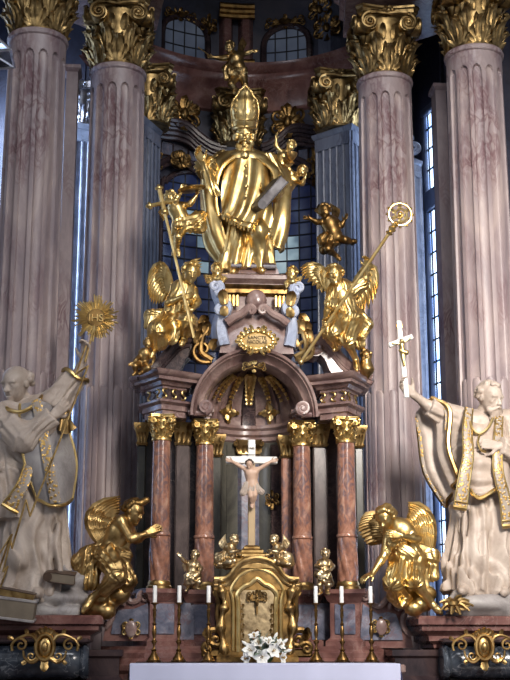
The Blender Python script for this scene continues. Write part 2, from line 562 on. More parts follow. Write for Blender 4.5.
class Sculpt:
    rnd = 0.0
    def __init__(self, h):
        self.h, self.p, self.post = h, [], []

    def _put(self, fn, lo, hi, k, op):
        self.p.append((fn, np.asarray(lo, float), np.asarray(hi, float), k, op))
        return self

    def cone(self, a, b, ra, rb, k=0.02, op=1):
        a, b = np.asarray(a, float), np.asarray(b, float)
        ab = b - a
        L2 = max(np.dot(ab, ab), 1e-9)
        def fn(P):
            t = np.clip((P - a) @ ab / L2, 0, 1)
            return np.linalg.norm(P - a - t[..., None] * ab, axis=-1) - (ra + (rb - ra) * t)
        r = max(ra, rb)
        return self._put(fn, np.minimum(a, b) - r, np.maximum(a, b) + r, k, op)

    def chain(self, pts, rad, k=0.02):
        for i in range(len(pts) - 1):
            self.cone(pts[i], pts[i + 1], rad[i], rad[i + 1], k)
        return self

    def ell(self, c, r, R=None, k=0.02, op=1):
        c = np.asarray(c, float)
        r = np.array((r, r, r) if np.isscalar(r) else r, float)
        R = np.eye(3) if R is None else np.asarray(R)
        m = r.min()
        def fn(P):
            q = (P - c) @ R / r
            n = np.linalg.norm(q, axis=-1)
            g = np.linalg.norm(q / r, axis=-1) + 1e-9
            return n * (n - 1) / g
        e = np.abs(R) @ r
        return self._put(fn, c - e, c + e, k, op)

    def slab(self, c, half, R=None, rad=0.01, k=0.01, op=1):
        c, half = np.asarray(c, float), np.asarray(half, float)
        R = np.eye(3) if R is None else np.asarray(R)
        def fn(P):
            q = np.abs((P - c) @ R) - (half - rad)
            return np.linalg.norm(np.maximum(q, 0), axis=-1) + np.minimum(q.max(-1), 0) - rad
        e = np.abs(R) @ half
        return self._put(fn, c - e, c + e, k, op)

    def cloth(self, a, b, ra, rb, n=9, amp=0.12, k=0.03, flat=(1, 1), hint=(0, 1, 0), phase=0.0, swirl=0.6, power=1.0, amp0=0.25):
        """pleated tube of cloth from a (radius ra) to b (radius rb)"""
        a, b = np.asarray(a, float), np.asarray(b, float)
        L = np.linalg.norm(b - a)
        R = frame(b - a, hint)
        def fn(P):
            q = (P - a) @ R
            x, y, z = q[..., 0] / flat[0], q[..., 1] / flat[1], q[..., 2]
            t = np.clip(z / L, 0, 1)
            th = np.arctan2(y, x) + swirl * np.sin(t * 2.2 + phase) * .5
            w = n * th + 1.3 * np.sin(2 * th + phase) + 1.1 * np.sin(3.1 * t + 2 * th + phase)
            fo = np.abs(np.sin(w / 2)) ** (.5 if rnd else .8) * 2 - 1
            fo = fo * .8 + .35 * np.sin(w * 1.7 + 4 * t + phase)
            Rr = (ra + (rb - ra) * t ** power) * (1 + amp * (amp0 + (1 - amp0) * t) * fo)
            if rnd:
                over = np.maximum(np.abs(z - L / 2) - L / 2, 0) / (Rr * rnd)
                Rr = Rr * np.sqrt(np.maximum(1 - over * over, 0))
                d = (np.sqrt(x * x + y * y) - Rr) * .75 * min(flat)
                return np.where(over < 1, d, np.maximum(d, (over - 1) * .05 + .02))
            d = (np.sqrt(x * x + y * y) - Rr) * .75 * min(flat)
            return np.maximum(d, np.abs(z - L / 2) - L / 2)
        rnd = self.rnd
        r = max(ra, rb) * (1 + amp * 1.2) * max(flat) * (1.2 if rnd else 1)
        return self._put(fn, np.minimum(a, b) - r, np.maximum(a, b) + r, k, 1)

    def wrinkle(self, lo, hi, d, freq, amp, seed=0.0):
        """ridged folds running along direction d"""
        d = nrm(d)
        R = frame(d)
        def fn(P):
            q = P @ R
            u = q[..., 0] + .5 * q[..., 1]
            w = freq * u + 1.5 * np.sin(freq * .33 * q[..., 2] + seed) + 1.2 * np.sin(freq * .45 * q[..., 1] + 1.7 * seed)
            return amp * (np.abs(np.sin(w / 2)) ** .8 - .55 + .3 * np.sin(1.9 * w + freq * .2 * q[..., 2]))
        self.post.append((fn, np.asarray(lo, float), np.asarray(hi, float), amp))
        return self

    def mesh(self):
        h = self.h
        adds = [p for p in self.p if p[4] > 0]
        lo = np.min([p[1] for p in adds], 0) - 4 * h
        hi = np.max([p[2] for p in adds], 0) + 4 * h
        dim = np.ceil((hi - lo) / h).astype(int) + 1
        vol = np.full(dim, 1.0, np.float32)
        ax = [lo[i] + h * np.arange(dim[i]) for i in range(3)]
        def sl(l, u):
            a = np.clip(np.floor((l - lo) / h).astype(int), 0, dim)
            b = np.clip(np.ceil((u - lo) / h).astype(int) + 1, 0, dim)
            return a, b
        def pts(a, b):
            P = np.empty((b[0] - a[0], b[1] - a[1], b[2] - a[2], 3), np.float32)
            P[..., 0] = ax[0][a[0]:b[0], None, None]
            P[..., 1] = ax[1][None, a[1]:b[1], None]
            P[..., 2] = ax[2][None, None, a[2]:b[2]]
            return P
        for fn, l, u, k, op in self.p:
            mg = k + 3 * h
            a, b = sl(l - mg, u + mg)
            if (b <= a).any():
                continue
            d = fn(pts(a, b).astype(np.float64)).astype(np.float32)
            w = vol[a[0]:b[0], a[1]:b[1], a[2]:b[2]]
            k = max(k, 1e-4)
            if op > 0:
                t = np.clip(.5 + .5 * (w - d) / k, 0, 1)
                w[...] = w * (1 - t) + d * t - k * t * (1 - t)
            else:
                t = np.clip(.5 - .5 * (w + d) / k, 0, 1)
                w[...] = w * (1 - t) - d * t + k * t * (1 - t)
        for fn, l, u, amp in self.post:
            a, b = sl(l, u)
            if (b <= a).any():
                continue
            w = vol[a[0]:b[0], a[1]:b[1], a[2]:b[2]]
            e = np.argwhere(np.abs(w) < 3 * amp + 2 * h)
            P = np.stack([ax[i][a[i] + e[:, i]] for i in range(3)], 1)
            edge = np.minimum(P - l, u - P).min(1)
            w[e[:, 0], e[:, 1], e[:, 2]] += fn(P) * np.clip(edge / (4 * h), 0, 1)
        return nets(vol, lo, h)

    def obj(self, name, mat, parent=None, **kw):
        V, Q = self.mesh()
        return obj(name, None, mat, parent, quads=Q, v=V, sharp=None, **kw)

# ---------------------------------------------------------------- ornament
def leaf(mb, base, up, out, L, W, curl=0.5, lobes=4, nu=9, nv=7):
    """acanthus leaf: rises along up, its tip curls over towards out"""
    up, out = nrm(up), nrm(out)
    side = nrm(np.cross(up, out))
    G = []
    for i in range(nu):
        t = i / (nu - 1)
        a = t * t * pi * (0.35 + curl)
        # arc-length style curve
        y = L * (t - .42 * max(0, t - .62) ** 1 * 2.2 * (curl + .3))
        o = L * (.10 * t + curl * .55 * max(0, t - .35) ** 1.5 * 1.5)
        wd = W * (sin(pi * min(1, .18 + .82 * t)) ** .7) * (.8 + .2 * abs(sin(lobes * pi * t)))
        row = []
        for j in range(nv):
            s = j / (nv - 1) * 2 - 1
            cup = -.22 * W * abs(s) ** 1.5 + .1 * W * cos(s * pi * 2.5) * sin(pi * t)
            row.append(np.asarray(base, float) + up * y + out * (o + cup) + side * wd * s)
        G.append(row)
    G = np.array(G)
    B = G - out * max(.12 * W, 0.004)
    mb.grid(G)
    n0 = mb.n
    mb.grid(B[:, ::-1])
    # rim
    rim = [(0, j) for j in range(nv)] + [(i, nv - 1) for i in range(1, nu)] + [(nu - 1, j) for j in range(nv - 2, -1, -1)] + [(i, 0) for i in range(nu - 2, 0, -1)]
    a = n0 - nu * nv
    m = len(rim)
    for q in range(m):
        i, j = rim[q]
        k, l = rim[(q + 1) % m]
        mb.f.append((a + i * nv + j, a + k * nv + l, n0 + k * nv + (nv - 1 - l), n0 + i * nv + (nv - 1 - j)))
    return mb

def spiral(mb, c, x, y, r0, r1, turns, thick0, thick1, seg=7, start=0.0, n=None, flat=1.0, rise=0.0):
    """tapered scroll in the plane of x, y, from radius r0 in to r1"""
    x, y = nrm(x), nrm(y)
    z = np.cross(x, y)
    n = n or int(18 * abs(turns)) + 3
    P, R = [], []
    for i in range(n):
        t = i / (n - 1)
        r = r0 * (r1 / r0) ** t
        a = start + 2 * pi * turns * t
        P.append(np.asarray(c, float) + x * r * cos(a) + y * r * sin(a) + z * rise * t)
        R.append(thick0 + (thick1 - thick0) * t)
    mb.tube(P, R, seg, flat=flat)
    return P

def scroll_end(mb, P0, P1, P2, c, thick):
    pass

def feather(mb, p0, p1, p2, w, nrmv, th, t0=0.0, t1=1.0, nu=7):
    p0, p1, p2 = [np.asarray(p, float) for p in (p0, p1, p2)]
    G = []
    for i in range(nu):
        t = t0 + (t1 - t0) * i / (nu - 1)
        q = (1 - t) ** 2 * p0 + 2 * t * (1 - t) * p1 + t * t * p2
        tg = nrm(2 * (1 - t) * (p1 - p0) + 2 * t * (p2 - p1))
        sd = nrm(np.cross(nrmv, tg))
        s = i / (nu - 1)
        ww = w * (.75 + .35 * sin(pi * s)) * (1 if s < .8 else sqrt(max(0.02, 1 - ((s - .8) / .2) ** 2)))
        e = nrmv * th
        G.append([q - sd * ww, q - sd * ww * .45 + e * .7, q + e * 1.15, q + sd * ww * .45 + e * .7, q + sd * ww, q - e * .8])
    b = mb.n
    mb.grid(G, False, True)
    mb.f.append(tuple(range(b + 5, b - 1, -1)))
    mb.f.append(tuple(range(b + (nu - 1) * 6, b + nu * 6)))

def wing_mesh(spines, n, view, size, width=None):
    """spines: three or more (root, bend, tip) feather curves from the leading edge to the body side"""
    mb = MB()
    S = np.asarray(spines, float)          # k,3,3
    view = nrm(view)
    def sp(t):
        return cat(S.reshape(len(S), 9), 41)[int(round(t * 40))].reshape(3, 3)
    ref = [sp(i / (n - 1)) for i in range(n)]
    w = width or np.linalg.norm(ref[0][2] - ref[-1][2]) / n * .75
    th = w * .35
    for i, q in enumerate(ref):
        feather(mb, q[0], q[1], q[2], w, view, th)
    for rows, (tt, m, wf, off) in enumerate(((.66, n + 2, .95, 1.2), (.42, n + 4, .8, 2.3), (.24, n + 5, .7, 3.2))):
        for i in range(m):
            q = sp(i / (m - 1)) + view * th * off
            feather(mb, q[0], q[1], q[2], w * wf, view, th, 0.0, tt * (1 + .06 * sin(5 * i)), 6)
    roots = np.array([sp(i / 12)[0] for i in range(13)]) + view * th * 2.5
    mb.tube(cat(roots, 20), np.linspace(size * .05, size * .035, 20), 8)
    # the leading edge is a rounded bone
    q = ref[0]
    arc = [(1 - t) ** 2 * q[0] + 2 * t * (1 - t) * q[1] + t * t * q[2] for t in np.linspace(0, .8, 14)]
    mb.tube(np.array(arc) + view * th, np.linspace(size * .045, size * .015, 14), 8)
    return mb

def sheet(mb, rows, nu=28, nv=28, th=0.02, folds=None):
    """cloth through rows of control points, with thickness; folds(u, v) -> offset along the normal"""
    R = [cat(r, nv) for r in rows]
    R = np.array(R)
    G = np.stack([cat(R[:, j], nu) for j in range(nv)], 1)
    du = np.gradient(G, axis=0)
    dv = np.gradient(G, axis=1)
    nn = np.cross(du, dv)
    nn /= np.linalg.norm(nn, axis=2)[..., None] + 1e-9
    if folds:
        U, W = np.meshgrid(np.linspace(0, 1, nu), np.linspace(0, 1, nv), indexing='ij')
        G = G + nn * folds(U, W)[..., None]
    B = G - nn * th
    mb.grid(G)
    n0 = mb.n
    mb.grid(B[:, ::-1])
    rim = [(0, j) for j in range(nv)] + [(i, nv - 1) for i in range(1, nu)] + [(nu - 1, j) for j in range(nv - 2, -1, -1)] + [(i, 0) for i in range(nu - 2, 0, -1)]
    a = n0 - nu * nv
    for q in range(len(rim)):
        i, j = rim[q]
        k, l = rim[(q + 1) % len(rim)]
        mb.f.append((a + i * nv + j, a + k * nv + l, n0 + k * nv + (nv - 1 - l), n0 + i * nv + (nv - 1 - j)))
    return G

def gilt_scrollwork(mb, c, x, y, w, h, seed, dens=1.0, out=None):
    """a rocaille cartouche: mirrored C-scrolls and leaves around a middle boss, w x h half sizes"""
    r = random.Random(seed)
    c = np.asarray(c, float)
    x, y = nrm(x), nrm(y)
    z = nrm(np.cross(x, y)) if out is None else nrm(out)
    s = min(w, h)
    for sg in (-1, 1):
        spiral(mb, c + x * sg * w * .55 + y * h * .35, x * sg, y, s * .42, s * .07, 1.4, s * .10, s * .04, 6, -pi / 2)
        spiral(mb, c + x * sg * w * .62 - y * h * .3, x * sg, -y, s * .36, s * .06, 1.3, s * .09, s * .04, 6, -pi / 2)
        for k in range(int(4 * dens)):
            a = r.uniform(-.9, 1.4)
            d = x * sg * cos(a) + y * sin(a)
            leaf(mb, c + x * sg * w * .3 * cos(a) + y * h * .35 * sin(a), d, z, s * r.uniform(.55, .8), s * .16, .5, 3, 6, 5)
    mb.tube([c - x * w * .6 + y * h * .3, c - z * s * .05, c + x * w * .6 + y * h * .3], s * .06, 6)
    mb.tube([c - x * w * .6 - y * h * .3, c - z * s * .05, c + x * w * .6 - y * h * .3], s * .06, 6)
    mb.sphere(c, s * .2, 10)
    for d in (y, -y):
        leaf(mb, c + d * h * .3, d, z, h * .75, s * .25, .5, 4, 7, 5)
    return mb

# ================================================================ THE SETTING
AX, AY, AR = 0.10, 1.90, 2.75          # apse centre and radius
def apse(a, z, inset=0.0):
    """a in degrees from the axis (left negative), on the apse wall"""
    t = radians(a)
    return A(AX + (AR - inset) * sin(t), AY + (AR - inset) * cos(t), z)

def apse_at(px, py, inset=0.0):
    """angle and height where the ray through a pixel meets the apse wall"""
    d = _fw + _rt * ((px - 255.0) / F_PX) + _up * ((340.0 - py) / F_PX)
    ox, oy = CAM[0] - AX, CAM[1] - AY
    R = AR - inset
    a = d[0] ** 2 + d[1] ** 2
    b = ox * d[0] + oy * d[1]
    c = ox * ox + oy * oy - R * R
    t = (-b + sqrt(max(b * b - a * c, 0))) / a
    p = CAM + d * t
    return math.degrees(atan2(p[0] - AX, p[1] - AY)), p[2]

def struct(name, mb, mat, parent=None, **kw):
    return obj(name, mb, mat, parent, kind=None if parent else 'structure', **kw)

m = MB(); m.box((0, -6, -0.1), (26, 26, 0.2))
struct('floor', m, 'floor')
m = MB()
for i in range(3):
    m.box((0, 1.6 - .18 * i * 0 + .35 * i, 0.09 + 0.18 * i), (9.0 - .5 * i, 9.4 - .0 * i, 0.18), bev=.02)
struct('trim_1', m, 'mauve')

# curved apse wall
m = MB()
zs = [0.5, 3, 6, 9, 11.0, 13.6]
m.grid([[apse(a, z) for a in np.linspace(-60, 60, 41)] for z in zs])
m.grid([[apse(a, z, -.25) for a in np.linspace(-60, 60, 41)] for z in zs])
struct('wall_apse', m, 'wall')

m = MB(); m.box((0, 1.0, 13.7), (11, 9.5, .2))
struct('ceiling', m, 'wall')

# straight walls of the chancel, either side of the apse, with their tall windows
def wallbox(m, p, q, z0, z1, th=.25):
    """wall between the plan points p and q"""
    dd = nrm(q - p)
    m.box((p + q) / 2 + A(0, 0, (z0 + z1) / 2), (np.linalg.norm(q - p), th, z1 - z0), axes(dd, np.cross((0, 0, 1), dd), (0, 0, 1)))
def tall_window(n, p, q, z0, z1, nn, zt):
    """daylit window between the plan points p and q; nn points into the church"""
    d = nrm(q - p)
    R = axes(d, np.cross((0, 0, 1), d), (0, 0, 1))
    L, c, h = np.linalg.norm(q - p), (p + q) / 2 + A(0, 0, (z0 + z1) / 2), z1 - z0
    w = MB(); w.box(c - nn * .03, (L, .02, h), R)
    win = struct('window_%d' % n, w, 'glass_day')
    fr = MB()
    for e, sg in ((p, 1), (q, -1)):
        fr.box(e + d * sg * .05 + A(0, 0, (z0 + z1) / 2), (.09, .10, h), R, .02)
    for z, hh_ in ((z0 + .05, .12), (zt, .34), (z1 - .05, .14)):
        fr.box((p + q) / 2 + nn * .01 + A(0, 0, z), (L, .12, hh_), R, .02)
    obj('window_frame', fr, 'grey', win)
    ld = MB()
    k = int(h / .36)
    for i in range(1, k):
        ld.box((p + q) / 2 - nn * .012 + A(0, 0, z0 + h * i / k), (L, .03, .022), R)
    for i in range(1, 4):
        ld.box(p + (q - p) * i / 4 - nn * .012 + A(0, 0, (z0 + z1) / 2), (.022, .03, h), R)
    obj('lead_lattice', ld, 'lead', win)
# right: the side wall is seen slantwise between the two columns
pA, pB = at(413, 300, 4.4) * A(1, 1, 0), at(447, 300, 3.2) * A(1, 1, 0)
d = pB - pA
u0, u1 = pA + d * .34, pA + d * .86
nn = nrm(np.cross(d, (0, 0, 1)))
nn = nn if nn[0] < 0 else -nn
m = MB()
bk = -nn * .15
wallbox(m, pA + bk, u0 + bk, .5, 13.6); wallbox(m, u1 + bk, pB + bk, .5, 13.6); wallbox(m, u0 + bk, u1 + bk, .5, 2.2); wallbox(m, u0 + bk, u1 + bk, 10.6, 13.6)
wallbox(m, apse(58, 0) * A(1, 1, 0) + A(0, .1, 0), pA + A(.1, .1, 0), .5, 13.6)
wallbox(m, pB + bk, A(5.6, 1.7, 0), .5, 13.6)
struct('wall_right', m, 'wall')
tall_window(2, u0 + bk * .6, u1 + bk * .6, 2.2, 10.6, nn, at(432, 200, 3.8)[2])
# left: the bay opens to a window out of the picture
m = MB()
wallbox(m, apse(-58, 0) * A(1, 1, 0) + A(0, .1, 0), A(-5.1, 4.5, 0), .5, 13.6)
wallbox(m, A(-5.1, 4.5, 0), A(-5.1, 3.7, 0), .5, 13.6); wallbox(m, A(-5.1, 3.7, 0), A(-5.1, 1.7, 0), .5, 2.2); wallbox(m, A(-5.1, 3.7, 0), A(-5.1, 1.7, 0), 11, 13.6); wallbox(m, A(-5.1, 1.7, 0), A(-5.1, -.4, 0), .5, 13.6)
struct('wall_left', m, 'wall')
tall_window(1, A(-5.08, 3.7, 0), A(-5.08, 1.7, 0), 2.2, 11, A(1, 0, 0), 7.9)

# upper cornice of the apse: red marble, concave
m = MB()
prof = [(0.0, 10.75), (.05, 10.78), (.05, 10.86), (.12, 10.95), (.14, 11.1), (.26, 11.22), (.30, 11.28), (.30, 11.36), (.40, 11.44), (.42, 11.52), (.30, 11.58), (0, 11.6)]
m.grid([[apse(a, z, o) for a in np.linspace(-75, 75, 45)] for o, z in prof])
struct('trim_2', m, 'red')

# slate wall panels are one with the wall; the big windows of the apse
def curved_panel(a0, a1, z0, z1, inset, th, arch=0.0, n=17):
    """panel on the apse wall with a segment-arched top; returns MB and the outline"""
    m = MB()
    top = lambda t: z1 - arch * (1 - sqrt(max(0, 1 - (2 * t - 1) ** 2)))
    G0, G1 = [], []
    for i in range(n):
        t = i / (n - 1)
        a = a0 + (a1 - a0) * t
        G0.append([apse(a, z0 + (top(t) - z0) * k / 6, inset) for k in range(7)])
        G1.append([apse(a, z0 + (top(t) - z0) * k / 6, inset - th) for k in range(7)])
    m.grid(G0)
    m.grid(G1)
    line = [apse(a0, z0, inset)] + [g[-1] for g in G0] + [apse(a1, z0, inset)]
    return m, np.array(line), top

def lead(a0, a1, z0, top, inset, sa, sz, th=.012):
    m = MB()
    k = int(round((a1 - a0) / sa))
    for i in range(1, k):
        a = a0 + (a1 - a0) * i / k
        m.tube([apse(a, z, inset) for z in np.linspace(z0, top(i / k), 8)], th, 5)
    z = z0 + sz
    while z < top(.5):
        ts = [t for t in np.linspace(0, 1, 41) if top(t) >= z]
        if len(ts) > 2:
            m.tube([apse(a0 + (a1 - a0) * t, z, inset) for t in np.linspace(ts[0], ts[-1], 10)], th, 5)
        z += sz
    return m

def window(n, pl, pr, pt, pb, arch, mats, frame_mat, fr_r, sa, sz):
    a0, z1 = apse_at(pl, pt)
    a1, z1b = apse_at(pr, pt)
    z1 = (z1 + z1b) / 2
    z0 = apse_at((pl + pr) / 2, pb)[1]
    m, line, top = curved_panel(a0, a1, z0, z1, .05, .03, arch)
    w = struct('window_%d' % n, m, mats[0])
    f = MB()
    L = cat(line, 60)
    f.tube(np.concatenate([L, L[:1]]), fr_r, 8)
    obj('window_frame', f, frame_mat, w)
    obj('lead_lattice', lead(a0, a1, z0, top, .065, sa, sz), 'lead', w)
    return w, a0, a1, z0, z1, top

window(3, 161, 207, 18, 62, .34, ['glass_dim'], 'dark', .06, 4.6, .26)
window(4, 264, 310, 27, 67, .34, ['glass_dim'], 'dark', .06, 4.6, .26)
W5 = window(5, 160, 222, 172, 430, .55, ['glass_dark'], 'dark', .05, 4.3, .22)
W6 = window(6, 262, 324, 178, 430, .55, ['glass_dark'], 'dark', .05, 4.3, .22)
# paler panes that catch the day
def pane_set(w, cells, mat):
    o, a0, a1, z0, z1, top = w
    m = MB()
    k = int(round((a1 - a0) / 4.3))
    for i, j in cells:
        b0, b1 = a0 + (a1 - a0) * i / k, a0 + (a1 - a0) * (i + 1) / k
        y0 = z0 + .22 * j
        m.grid([[apse(a, z, .058) for z in (y0 + .015, y0 + .205)] for a in np.linspace(b0 + .2, b1 - .2, 4)])
        m.grid([[apse(a, z, .056) for z in (y0 + .015, y0 + .205)] for a in np.linspace(b0 + .2, b1 - .2, 4)])
    obj('pane', m, mat, o)
nrow = int((W6[4] - W6[3]) / .22)
pane_set(W6, [(0, j) for j in range(2, nrow - 3)] + [(1, j) for j in range(2, nrow - 3) if j % 5 != 0] + [(2, j) for j in (nrow - 6, nrow - 5)], 'glass_pale')
pane_set(W5, [(i, j) for i, j in ((1, nrow - 3), (2, nrow - 3), (2, nrow - 4), (3, nrow - 5), (3, nrow - 7), (1, nrow - 9), (3, nrow - 4))], 'glass_pale')

# hood mouldings over the big windows, and the scrolled frames under them
def wall_curve(pts, n=40, inset=.1):
    return cat([apse(*apse_at(px, py, inset), inset) for px, py in pts], n)
for side, pts in (('left', [(152, 117), (163, 119), (178, 121), (190, 126), (200, 135), (212, 143), (226, 147)]),
                  ('right', [(262, 146), (270, 143), (280, 136), (290, 128), (300, 126), (312, 128), (324, 127)])):
    m = MB()
    for dy, ins, r in ((0, .30, .055), (4, .26, .06), (8, .22, .05), (13, .17, .06), (18, .13, .05)):
        m.tube(wall_curve([(x, y + dy) for x, y in pts], 36, ins), r, 8)
    m2 = wall_curve([(x, y + 8) for x, y in pts], 36, .05)
    m.tube(m2, .12, 8)
    struct('trim_3' if side == 'left' else 'trim_4', m, 'dark')
for side, pts in (('left', [(158, 178), (157, 168), (164, 161), (176, 158), (186, 160), (196, 167), (206, 178)]),
                  ('right', [(264, 176), (276, 163), (292, 158), (304, 162), (314, 170), (321, 182), (322, 205)])):
    m = MB()
    for dy, ins, r in ((0, .16, .05), (5, .13, .045)):
        m.tube(wall_curve([(x, y + dy) for x, y in pts], 36, ins), r, 8)
    struct('trim_5' if side == 'left' else 'trim_6', m, 'dark')
    c = (186, 160) if side == 'left' else (291, 158)
# framed slate panels between hood and window
for n, (x0, x1, y0, y1) in enumerate(((160, 172, 142, 157), (188, 200, 150, 163), (298, 309, 150, 163))):
    a0, z1 = apse_at(x0, y0); a1, z0 = apse_at(x1, y1)
    m, line, _ = curved_panel(a0, a1, z0, z1, .03, .02)
    t = struct('trim_%d' % (7 + n), m, 'slate')
    f = MB(); f.tube(np.concatenate([line, line[:2]]), .018, 6)
    obj('border', f, 'dark', t)

# gilded ornaments fixed on the apse wall
def wall_ornament(px, py, w, h, label, group, seed, name='rocaille_ornament', mat='bronze', inset=.3, cat_='ornament'):
    a, z = apse_at(px, py, inset)
    c = apse(a, z, inset)
    o = A(-sin(radians(a)), -cos(radians(a)), 0)
    x = A(cos(radians(a)), -sin(radians(a)), 0)
    m = MB()
    gilt_scrollwork(m, c, x, (0, 0, 1), w, h, seed, 1.4, o)
    m.sphere(c + o * .03, (w * .22, w * .22, h * .3), 10)
    m.sphere(c - o * .12, (w * .6, .12, h * .6), 12, axes(x, -o, (0, 0, 1)))
    return tag(obj(name, m, mat), label, cat_, group)
G = 'gilded rocaille ornaments on the apse wall'
wall_ornament(184, 114, .32, .38, 'gilded shell ornament on the dark hood moulding left of the mitre', G, 3)
wall_ornament(288, 122, .32, .38, 'gilded shell ornament on the dark hood moulding right of the mitre', G, 4)
wall_ornament(181, 160, .2, .2, 'small gilded boss on the window arch left of the bishop', G, 5)
wall_ornament(181, 15, .42, .16, 'gilded garland over the left upper window', G, 6, 'gilded_garland', inset=.1)
wall_ornament(285, 22, .5, .17, 'gilded garland over the right upper window', G, 7, 'gilded_garland', inset=.1)
wall_ornament(209, 25, .16, .24, 'gilded drop between left upper window and red double pilaster', G, 8, inset=.1)
wall_ornament(327, 28, .28, .3, 'gilded spray on the grey upper pier at top right of the apse', G, 9, inset=.2)
wall_ornament(320, 10, .24, .3, 'gilded spray at the top right of the apse, above the other spray', G, 10, inset=.2)
wall_ornament(314, 168, .15, .42, 'dark gilded scroll on the right window frame, beside the grey pilaster', G, 11, inset=.18)
wall_ornament(156, 160, .14, .36, 'dark gilded scroll on the left window frame, beside the left pilaster', G, 12, inset=.18)

# red double pilaster between the upper windows, and the upper piers at the ends
m = MB()
for x0, x1 in ((219, 233), (238, 253)):
    a0 = apse_at(x0, 40)[0]; a1 = apse_at(x1, 40)[0]
    for ins, e in ((.16, 0), (.2, -.5)):
        G_ = [[apse(a, z, ins if 0 < i < 5 else 0) for z in (11.55, 12.6)] for i, a in enumerate(np.linspace(a0 - e, a1 + e, 6))]
        m.grid(G_)
tag(obj('red_marble_pilaster', m, 'red'), 'red marble double pilaster between the two upper windows', 'pilaster')
a0 = apse_at(217, 15)[0]; a1 = apse_at(255, 15)[0]
o = [x for x in scene.objects if x.name == 'red_marble_pilaster'][0]
m = MB()
for z, ins in ((12.5, .24), (12.58, .27), (12.66, .3)):
    m.tube([apse(a, z, ins - .05) for a in np.linspace(a0, a1, 8)], .06, 8)
obj('gilded_capital', m, 'bronze', o)
m = MB()
m.tube([apse(a, 11.62, .21) for a in np.linspace(a0, a1, 8)], .06, 8)
obj('gilded_base', m, 'bronze', o)
for n, (x0, x1) in enumerate(((146, 158), (318, 340))):
    m = MB()
    a0 = apse_at(x0, 20)[0]; a1 = apse_at(x1, 20)[0]
    G_ = [[apse(a, z, .2 if 0 < i < 5 else 0) for z in (11.5, 13.5)] for i, a in enumerate(np.linspace(a0, a1, 6))]
    m.grid(G_)
    struct('trim_%d' % (11 + n), m, 'grey')

